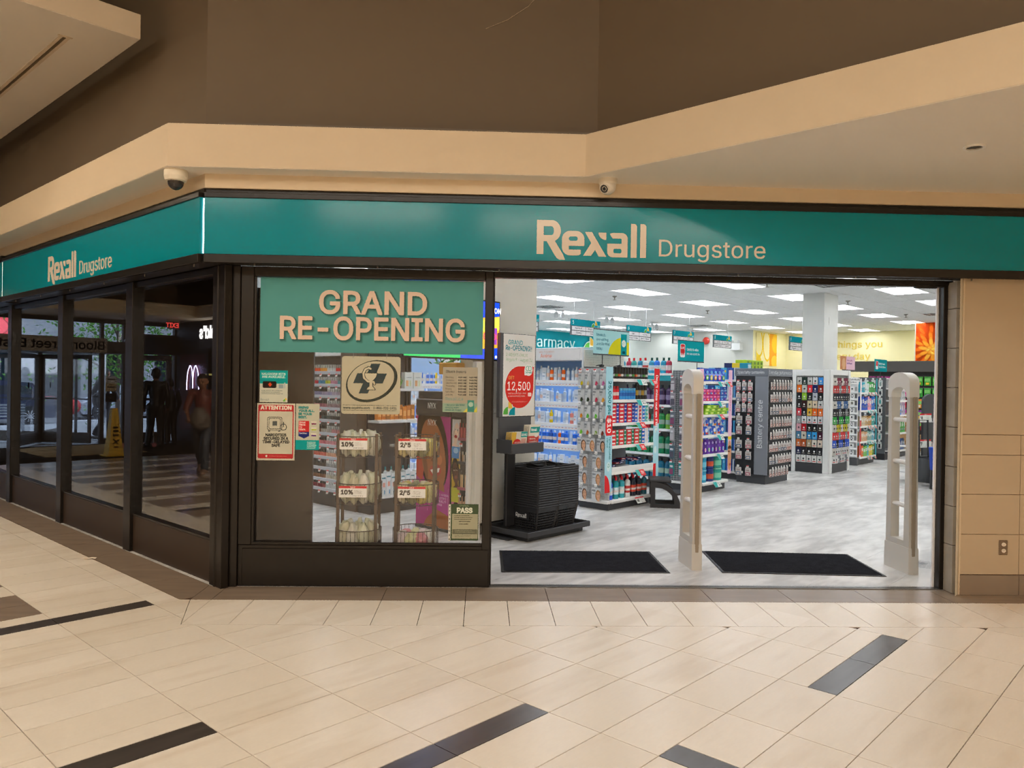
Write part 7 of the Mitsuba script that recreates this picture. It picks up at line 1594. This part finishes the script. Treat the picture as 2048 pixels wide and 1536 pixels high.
m.flat(ell(0.0, 0.28, 0.03, 0.012).union(LineString([(-0.05, 0.32), (0.0, 0.29), (0.05, 0.34)]).buffer(0.01)).union(LineString([(-0.03, 0.24), (0.0, 0.28), (0.05, 0.25)]).buffer(0.01)), -0.128, '#3a2c14').flat(sbox(-0.04, 0.17, 0.04, 0.2), -0.134, '#3a2c14')
part(K, 'warning_print', m.ply('matte'), t)

# ---- the street beyond
struct('ground_sidewalk', prism(cell([(-14, 18.95), (10, 18.95), (10, 27.5), (-14, 27.5)]), -0.12, -0.02, '#a8abb0').ply('concrete', smooth=False), label='pale sidewalk outside the doors')
struct('ground_road', prism(cell([(-26, 27.5), (22, 27.5), (22, 42), (-26, 42)]), -0.42, -0.32, '#6a6d72').ply('asphalt', smooth=False), label='grey street outside the doors')
one('road_line', prism(cell([(-22, 31.0), (18, 31.0), (18, 31.2), (-22, 31.2)]), -0.32, -0.312, '#d8dade'), 'white line along the street', 'road marking')
one('lane_kerb', prism(cell([(-12, 31.6), (-4.2, 31.6), (-4.2, 32.1), (-12, 32.1)]), -0.32, -0.17, '#c9ccd0'), 'low pale concrete kerb in front of the silver car', 'kerb')
bk = thing('street_building', 'pale concrete office building across the street with tall columns', 'building')
part(bk, 'upper_wall', prism(cell([(-24, 42), (20, 42), (20, 48), (-24, 48)]), 3.0, 14, '#b9bec6').ply('concrete', smooth=False)); part(bk, 'recess', prism(cell([(-24, 44.5), (20, 44.5), (20, 48), (-24, 48)]), -0.4, 3.0, '#4a5058'))
for x in np.arange(-22, 19, 2.6): part(bk, 'column', prism(cell([(x, 42.0), (x + 1.0, 42.0), (x + 1.0, 43.2), (x, 43.2)]), -0.4, 3.0, '#b9bec6').ply('concrete', smooth=False))
for x in np.arange(-21, 18, 2.6):
    w = part(bk, 'window', prism(cell([(x, 44.4), (x + 1.5, 44.4), (x + 1.5, 44.5), (x, 44.5)]), 0.2, 2.6, '#3f5a68').ply('gloss', smooth=False))
k = thing('ring_sign', 'large red ring emblem on the pale building across the street', 'sign'); t = ST(-4.2, 41.9, 3.75, FRONT)
part(k, 'ring', lamp(M().slab(ell(0, 0, 0.95, 0.55, 48).difference(ell(-0.12, 0.0, 0.55, 0.40, 48)), -0.06, 0, '#d83a4a'), (0.8, 0.10, 0.14)), t)
part(k, 'swoosh', lamp(M().slab(ell(0, 0, 0.6, 0.42, 48).difference(ell(0.28, 0.06, 0.55, 0.40, 48)), -0.08, -0.06, '#e84a5a'), (0.9, 0.16, 0.2)), t)
K = thing('street_tree', 'leafy street tree outside the doors', 'tree'); t = ST(-4.0, 26.2, 0)
part(K, 'trunk', M().tube([(0, 0, -0.05), (0.03, 0, 1.0), (-0.02, 0.02, 2.0), (0.05, 0, 3.2)], [0.08, 0.07, 0.06, 0.04], '#4a4038', 8), t)
rs = np.random.RandomState(12)
for i in range(7):
    a, L = rs.uniform(0, 6.28), rs.uniform(0.8, 1.8); z0 = rs.uniform(1.4, 2.8)
    part(K, 'branch', M().tube([(0, 0, z0), (L * 0.5 * math.cos(a), L * 0.5 * math.sin(a), z0 + 0.5), (L * math.cos(a), L * math.sin(a), z0 + 0.8)], [0.03, 0.02, 0.008], '#4a4038', 6), t)
n = 2600; c = rs.randn(n, 3) * (1.15, 1.0, 0.75) + (0, 0, 2.6); d = rs.randn(n, 3); d /= np.linalg.norm(d, axis=1)[:, None]; u = np.cross(d, rs.randn(n, 3)); u /= np.linalg.norm(u, axis=1)[:, None]
keep = meshkit.fbm(c * 1.6, 3, 2) > 0.42; c, d, u = c[keep], d[keep], u[keep]; n = len(c)
V = np.stack([c - d * 0.07, c + u * 0.035, c + d * 0.07, c - u * 0.035], 1).reshape(-1, 3)
part(K, 'leaves', M().raw(V, np.array([[4 * i, 4 * i + 1, 4 * i + 2, 4 * i, 4 * i + 2, 4 * i + 3] for i in range(n)]).reshape(-1, 3), np.repeat(np.array([C(x) for x in ('#4f7d3a', '#5f9046', '#6fa052')])[rs.randint(0, 3, n)], 4, 0)).ply('leaf'), t, kind='stuff')
K = thing('street_bench', 'slatted grey street bench outside the doors', 'bench'); t = ST(0.2, 23.7, -0.02, FRONT)
for x in (-0.8, 0.85): part(K, 'leg', M().box(x - 0.05, x + 0.05, -0.2, 0.15, 0, 0.45, '#9aa0a8', 0.01), t)
for i in range(4): part(K, 'back_slat', M().box(-0.95, 0.95, 0.14, 0.17, 0.50 + 0.075 * i, 0.55 + 0.075 * i, '#8f959c', 0.006), t)
for i in range(4): part(K, 'seat_slat', M().box(-0.95, 0.95, -0.22 + 0.09 * i, -0.15 + 0.09 * i, 0.44, 0.47, '#8f959c', 0.006), t)
def car(x, b, z, L, H, Wd, prof, glassp, col, label, flip):
    t = ST(x, b, z, FRONT) @ T4().scale([-1 if flip else 1, 1, 1]); k = thing('car', label, 'car')
    pb, pg = Polygon(prof).buffer(-0.05).buffer(0.05, quad_segs=3), Polygon(glassp)
    lower = pb.intersection(sbox(-9, -1, 9, H * 0.60)); upper = pb.intersection(sbox(-9, H * 0.58, 9, 9))
    wl = [ell(wx, 0.33, 0.39, 0.39, 24) for wx in (0.85, L - 0.95)]
    part(k, 'body', M().slab(lower.difference(unary_union(wl)), -Wd / 2, Wd / 2, col).ply('gloss'), t)
    part(k, 'cabin', M().slab(upper, -Wd / 2 + 0.13, Wd / 2 - 0.13, col).ply('gloss'), t)
    part(k, 'side_windows', M().slab(pg.buffer(-0.03), -Wd / 2 + 0.115, -Wd / 2 + 0.13, '#20262e').ply('gloss'), t)
    for wx in (0.85, L - 0.95):
        w = part(k, 'wheel', M().lathe([(0, -0.1), (0.22, -0.1), (0.33, -0.09), (0.34, 0.0), (0.33, 0.09), (0, 0.09)], '#1c1d1f', 24), t @ T4().translate([wx, -Wd / 2 + 0.10, 0.34]).rotate([1, 0, 0], 90))
        m = M().lathe([(0, 0.105), (0.05, 0.105), (0.06, 0.1)][::-1], '#c0c4c8', 12)
        for q in range(10): m.bar((0.04 * math.cos(q * 0.628), 0.04 * math.sin(q * 0.628), 0.1), (0.21 * math.cos(q * 0.628), 0.21 * math.sin(q * 0.628), 0.1), 0.03, 0.012, '#c0c4c8')
        part(w, 'rim', m, t @ T4().translate([wx, -Wd / 2 + 0.08, 0.34]).rotate([1, 0, 0], 90))
        part(k, 'far_wheel', M().lathe([(0, -0.1), (0.33, -0.09), (0.34, 0.0), (0.33, 0.09), (0, 0.1)], '#1c1d1f', 18), t @ T4().translate([wx, Wd / 2 - 0.10, 0.34]).rotate([1, 0, 0], 90))
    return k, t
k, t = car(-3.95, 33.0, -0.32, 4.75, 1.62, 1.85, [(0.0, 0.35), (0.05, 0.95), (0.2, 1.05), (0.75, 1.55), (1.4, 1.62), (2.6, 1.60), (3.45, 1.10), (4.6, 0.92), (4.75, 0.55), (4.7, 0.25), (0.1, 0.25)], [(0.55, 1.12), (0.95, 1.48), (2.5, 1.52), (3.2, 1.12)], '#1f2a4a', 'dark blue car with its tail towards the swing door, outside the revolving door', False)
part(k, 'tail_lamp', M().box(-0.01, 0.35, -0.90, -0.6, 0.92, 1.06, '#b8242c', 0.02).ply('gloss'), t)
k, t = car(-5.75, 36.0, -0.32, 4.6, 1.50, 1.78, [(0.0, 0.40), (0.08, 0.68), (0.5, 0.82), (1.25, 0.98), (2.0, 1.42), (2.7, 1.50), (3.5, 1.40), (4.3, 1.02), (4.58, 0.9), (4.6, 0.35), (4.5, 0.22), (0.1, 0.22)], [(1.45, 1.02), (2.05, 1.36), (3.3, 1.38), (3.9, 1.02)], '#aeb9c6', 'silver car facing the revolving door on the far lane of the street', True)
part(k, 'head_lamp', M().box(0.18, 0.75, -0.87, -0.6, 0.62, 0.76, '#dfe6ee', 0.03).ply('gloss'), t)
one('red_bike_cover', M().mesh(trimesh.creation.icosphere(2, 0.35), '#c8322e', smooth=True), 'small red covered bike behind the dark blue car', 'bike', ST(-5.4, 35.0, 0.25))

# ---- people
def bone_mesh(bones, res=0.03, it=12):
    parts_ = []
    for (p, r, q, s) in bones:
        S = [m3.Manifold.sphere(rr_, 14).translate([float(x) for x in c]) for c, rr_ in ((p, r), (q, s))]
        parts_.append(m3.Manifold.batch_hull(S))
    mm = m3.Manifold.batch_boolean(parts_, m3.OpType.Add).refine_to_length(res).to_mesh()
    tm_ = trimesh.Trimesh(mm.vert_properties[:, :3], mm.tri_verts, process=True)
    trimesh.smoothing.filter_taubin(tm_, iterations=it)
    return tm_
def person(t, J, clothes, label, hair, cap=None, H=1.0, short=False):
    """J: joints by name, facing -y; the body is one mesh, clothing and hair its children."""
    V = lambda n: np.array(J[n], float) * H
    k = thing('person', label, 'person')
    B_ = [(V('pelvis'), 0.125 * H, V('waist'), 0.11 * H), (V('waist'), 0.11 * H, V('chest'), 0.13 * H), (V('chest'), 0.13 * H, V('neck'), 0.06 * H), (V('neck'), 0.055 * H, V('head') - (0, 0, 0.06 * H), 0.055 * H), (V('head') - (0, 0, 0.045 * H), 0.075 * H, V('head') + (0, 0, 0.035 * H), 0.092 * H)]
    nose = V('head') + np.array([0, -0.095, -0.02]) * H
    B_ += [(nose, 0.014 * H, nose + np.array([0, 0.03, 0.03]) * H, 0.014 * H)]
    for s in ('l', 'r'):
        sg = -1 if s == 'l' else 1
        B_ += [(V('chest') + np.array([0, 0, 0.06 * H]), 0.09 * H, V('sh' + s), 0.062 * H), (V('sh' + s), 0.055 * H, V('el' + s), 0.043 * H), (V('el' + s), 0.042 * H, V('wr' + s), 0.029 * H), (V('hip' + s), 0.09 * H, V('kn' + s), 0.06 * H), (V('kn' + s), 0.058 * H, V('an' + s), 0.04 * H), (V('an' + s), 0.042 * H, V('to' + s), 0.03 * H), (V('pelvis'), 0.11 * H, V('hip' + s), 0.095 * H), (V('head') + np.array([sg * 0.088, 0.01, -0.01]) * H, 0.014 * H, V('head') + np.array([sg * 0.092, 0.015, 0.02]) * H, 0.016 * H)]
        d_ = V('wr' + s) - V('el' + s); d_ /= np.linalg.norm(d_); side = np.cross(d_, [0, 1, 0.2]); side /= np.linalg.norm(side); w = V('wr' + s)
        B_ += [(w, 0.026 * H, w + d_ * 0.075 * H, 0.034 * H)]
        for q, (o, L) in enumerate(((-0.03, 0.062), (-0.01, 0.075), (0.011, 0.07), (0.03, 0.055))):
            p0 = w + d_ * 0.07 * H + side * o * H; p1 = p0 + d_ * L * 0.55 * H; p2 = p1 + (d_ * 0.8 + np.array([0, -0.5, 0])) * L * 0.4 * H
            B_ += [(p0, 0.010 * H, p1, 0.009 * H), (p1, 0.009 * H, p2, 0.008 * H)]
        p0 = w + d_ * 0.025 * H + side * 0.035 * H; B_ += [(p0, 0.012 * H, p0 + (d_ * 0.6 + side * 0.6) * 0.05 * H, 0.010 * H)]
    part(k, 'body', M().mesh(bone_mesh(B_, 0.022, 6), clothes.get('skin', '#a87a5e'), smooth=True), t)
    for x in (-0.033, 0.033): part(k, 'eye', M().mesh(trimesh.creation.icosphere(1, 0.011 * H).apply_translation(V('head') + np.array([x, -0.088, 0.008]) * H), '#1a1512', smooth=True), t)
    part(k, 'mouth', M().mesh(trimesh.creation.icosphere(1, 0.01 * H).apply_scale([2.2, 0.6, 0.5]).apply_translation(V('head') + np.array([0, -0.085, -0.062]) * H), '#7a4038', smooth=True), t)
    g = 0.014 * H
    top = [(V('pelvis') - (0, 0, 0.02), 0.125 * H + g, V('waist'), 0.115 * H + g), (V('waist'), 0.115 * H + g, V('chest'), 0.135 * H + g), (V('chest'), 0.13 * H + g, V('chest') + (V('neck') - V('chest')) * 0.8, 0.065 * H + g)]
    for s in ('l', 'r'):
        top += [(V('chest') + np.array([0, 0, 0.06 * H]), 0.09 * H + g, V('sh' + s), 0.062 * H + g), (V('sh' + s), 0.057 * H + g, V('el' + s), 0.048 * H + g)]
        if not short: top += [(V('el' + s), 0.046 * H + g, V('el' + s) * 0.08 + V('wr' + s) * 0.92, 0.032 * H + g)]
    part(k, 'top', M().mesh(bone_mesh(top, 0.03), clothes['top'], smooth=True), t)
    leg = []
    for s in ('l', 'r'): leg += [(V('pelvis'), 0.11 * H + g, V('hip' + s), 0.098 * H + g), (V('hip' + s), 0.092 * H + g, V('kn' + s), 0.066 * H + g), (V('kn' + s), 0.064 * H + g, V('an' + s) + np.array([0, 0, 0.03]), 0.052 * H + g)]
    part(k, 'trousers', M().mesh(bone_mesh(leg, 0.03), clothes['legs'], smooth=True), t)
    for s in ('l', 'r'): part(k, 'shoe', M().mesh(bone_mesh([(V('an' + s) - np.array([0, -0.03, 0.01]), 0.05 * H, V('to' + s) + np.array([0, -0.03, 0.005]), 0.042 * H)], 0.025, 4), clothes.get('shoe', '#1d1c1d'), smooth=True), t)
    if cap: part(k, 'cap', M().mesh(bone_mesh([(V('head') + np.array([0, 0.01, 0.06]) * H, 0.098 * H, V('head') + np.array([0, 0.0, 0.085]) * H, 0.08 * H), (V('head') + np.array([0, -0.06, 0.06]) * H, 0.05 * H, V('head') + np.array([0, -0.17, 0.05]) * H, 0.03 * H)], 0.03, 4).apply_scale([1, 1, 1]), cap, smooth=True), t)
    part(k, 'hair', M().mesh(bone_mesh([(V('head') + np.array([0, 0.03, 0.03]) * H, 0.092 * H, V('head') + np.array([0, 0.035, 0.0]) * H, 0.085 * H), (V('head') + np.array([0, 0.0, 0.07]) * H, 0.085 * H, V('head') + np.array([0, 0.05, hair]) * H, 0.06 * H)], 0.03, 4), clothes.get('hair', '#1c1613'), smooth=True), t)
    return k
STAND = dict(pelvis=(0, 0, 0.95), waist=(0, 0, 1.08), chest=(0, 0, 1.30), neck=(0, 0, 1.48), head=(0, -0.02, 1.62), shl=(-0.19, 0, 1.42), shr=(0.19, 0, 1.42), ell=(-0.25, 0.02, 1.13), elr=(0.25, 0.02, 1.13), wrl=(-0.24, -0.08, 0.90), wrr=(0.24, -0.08, 0.90), hipl=(-0.09, 0, 0.90), hipr=(0.09, 0, 0.90), knl=(-0.10, -0.02, 0.49), knr=(0.10, -0.02, 0.49), anl=(-0.11, 0.02, 0.08), anr=(0.11, 0.02, 0.08), tol=(-0.13, -0.13, 0.035), tor=(0.13, -0.13, 0.035))
WALK = {**STAND, 'knl': (-0.09, -0.20, 0.52), 'anl': (-0.10, -0.22, 0.09), 'tol': (-0.10, -0.37, 0.04), 'knr': (0.09, 0.06, 0.48), 'anr': (0.10, 0.32, 0.14), 'tor': (0.10, 0.20, 0.04), 'elr': (0.26, -0.08, 1.15), 'wrr': (0.18, -0.24, 1.0), 'ell': (-0.25, 0.10, 1.15), 'wrl': (-0.22, 0.05, 0.92), 'head': (0, -0.05, 1.61)}
person(ST(-1.48, 17.2, 0.004, 200), {**STAND, 'anl': (-0.16, 0.02, 0.08), 'tol': (-0.2, -0.12, 0.035)}, {'top': '#0f0f11', 'legs': '#131316', 'hair': '#0c0b0b', 'skin': '#6a4a3a'}, 'person in dark clothes and a cap standing beside a small scooter before the swing door', 0.0, '#0d0d0f', 0.98)
person(ST(-1.95, 17.55, 0.004, 170), STAND, {'top': '#101012', 'legs': '#15161a', 'hair': '#0c0b0b', 'shoe': '#26262a', 'skin': '#6a4a3a'}, 'second dark clothed person standing behind the one with the cap', -0.02, None, 0.86)
person(ST(-1.72, 20.9, -0.02, 250), WALK, {'top': '#121318', 'legs': '#15161b', 'hair': '#0c0b0b'}, 'dark clothed person walking past outside between the doors', 0.0, None, 1.0)
person(ST(-0.17, 12.2, 0.0, 40), WALK, {'top': '#6a3a36', 'legs': '#3f4650', 'hair': '#1c1614', 'shoe': '#8a7060', 'skin': '#8a6450'}, 'person in jeans with a red and white top striding over the striped floor', -0.03, None, 0.92, True)
def crumple(m_, seed, amp):
    v = np.array(m_.vertices); v += (meshkit.fbm(v * 6 + seed, 3, seed) - 0.5)[:, None] * v / (np.linalg.norm(v, axis=1, keepdims=True) + 1e-6) * amp
    return trimesh.Trimesh(v, m_.faces, process=False)
one('plastic_bag', M().mesh(crumple(trimesh.creation.icosphere(3, 0.15).apply_scale([1.1, 0.8, 1.1]), 3, 0.14), '#5f5852', smooth=True), 'crumpled pale plastic bag carried by the person in jeans', 'bag', ST(-0.06, 12.05, 0.88))
one('shoulder_bag', M().mesh(crumple(trimesh.creation.icosphere(3, 0.16).apply_scale([0.9, 0.7, 1.2]), 5, 0.06), '#1c1d22', smooth=True), 'dark shoulder bag carried by the person walking past outside', 'bag', ST(-1.52, 20.75, 0.95))
K = thing('kick_scooter', 'small pink kick scooter on the dark carpet', 'scooter'); t = ST(-1.22, 17.35, 0.004, 195)
part(K, 'deck', M().box(-0.30, 0.22, -0.05, 0.05, 0.075, 0.10, '#c8a0a0', 0.008), t); part(K, 'steering_post', M().tube([(0.27, 0, 0.08), (0.24, 0, 0.72)], 0.014, '#9a9ca0', 8), t); part(K, 'handlebar', M().tube([(0.24, -0.16, 0.72), (0.24, 0.16, 0.72)], 0.014, '#2a2b2e', 8), t)
for x in (-0.33, 0.28): part(K, 'wheel', M().lathe([(0, -0.015), (0.05, -0.015), (0.055, 0), (0.05, 0.015), (0, 0.015)], '#c87a8a', 16), t @ T4().translate([x, 0, 0.056]).rotate([1, 0, 0], 90))

# ================================================================== alike things are told apart by their row and place in it
def _ordinal(n):
    w = ['first', 'second', 'third', 'fourth', 'fifth', 'sixth', 'seventh', 'eighth', 'ninth', 'tenth', 'eleventh', 'twelfth']
    return w[n - 1] if n <= 12 else '%d%s' % (n, 'th' if 10 < n % 100 < 14 else {1: 'st', 2: 'nd', 3: 'rd'}.get(n % 10, 'th'))
_by = {}
for _k, _l in labels.items():
    if 'category' in _l and _l.get('group'): _by.setdefault(_l['label'], []).append(_k)
for _lab, _ks in _by.items():
    if len(_ks) < 2: continue
    _P = []
    for _k in _ks:
        _s = scene.get(_k) or next(v for q, v in scene.items() if q.startswith(_k + '__'))
        _m = arr(_s['to_world']); _P.append((_k, _m[2, 3], math.atan2(_m[0, 3], max(_m[1, 3], 0.1)), math.hypot(_m[0, 3], _m[1, 3])))
    _flat = _lab.startswith('glowing ceiling panel') or _lab.startswith('long warm')
    _key = (lambda p: math.hypot(0, 0)) if _flat else None
    _rows = []
    for p in sorted(_P, key=lambda p: (-p[1])):
        if _rows and abs(_rows[-1][0][1] - p[1]) < 0.018: _rows[-1].append(p)
        else: _rows.append([p])
    for _r, _row in enumerate(_rows):
        _row.sort(key=lambda p: (round(p[2], 4), p[3]))
        for _i, p in enumerate(_row):
            _t = []
            if len(_rows) > 1: _t.append('%s row' % _ordinal(_r + 1) if len(_row) > 1 or len(_rows) < 3 else '%s down' % _ordinal(_r + 1))
            if len(_row) > 1: _t.append('%s from left' % _ordinal(_i + 1))
            labels[p[0]]['label'] = _lab + ', ' + ', '.join(_t)
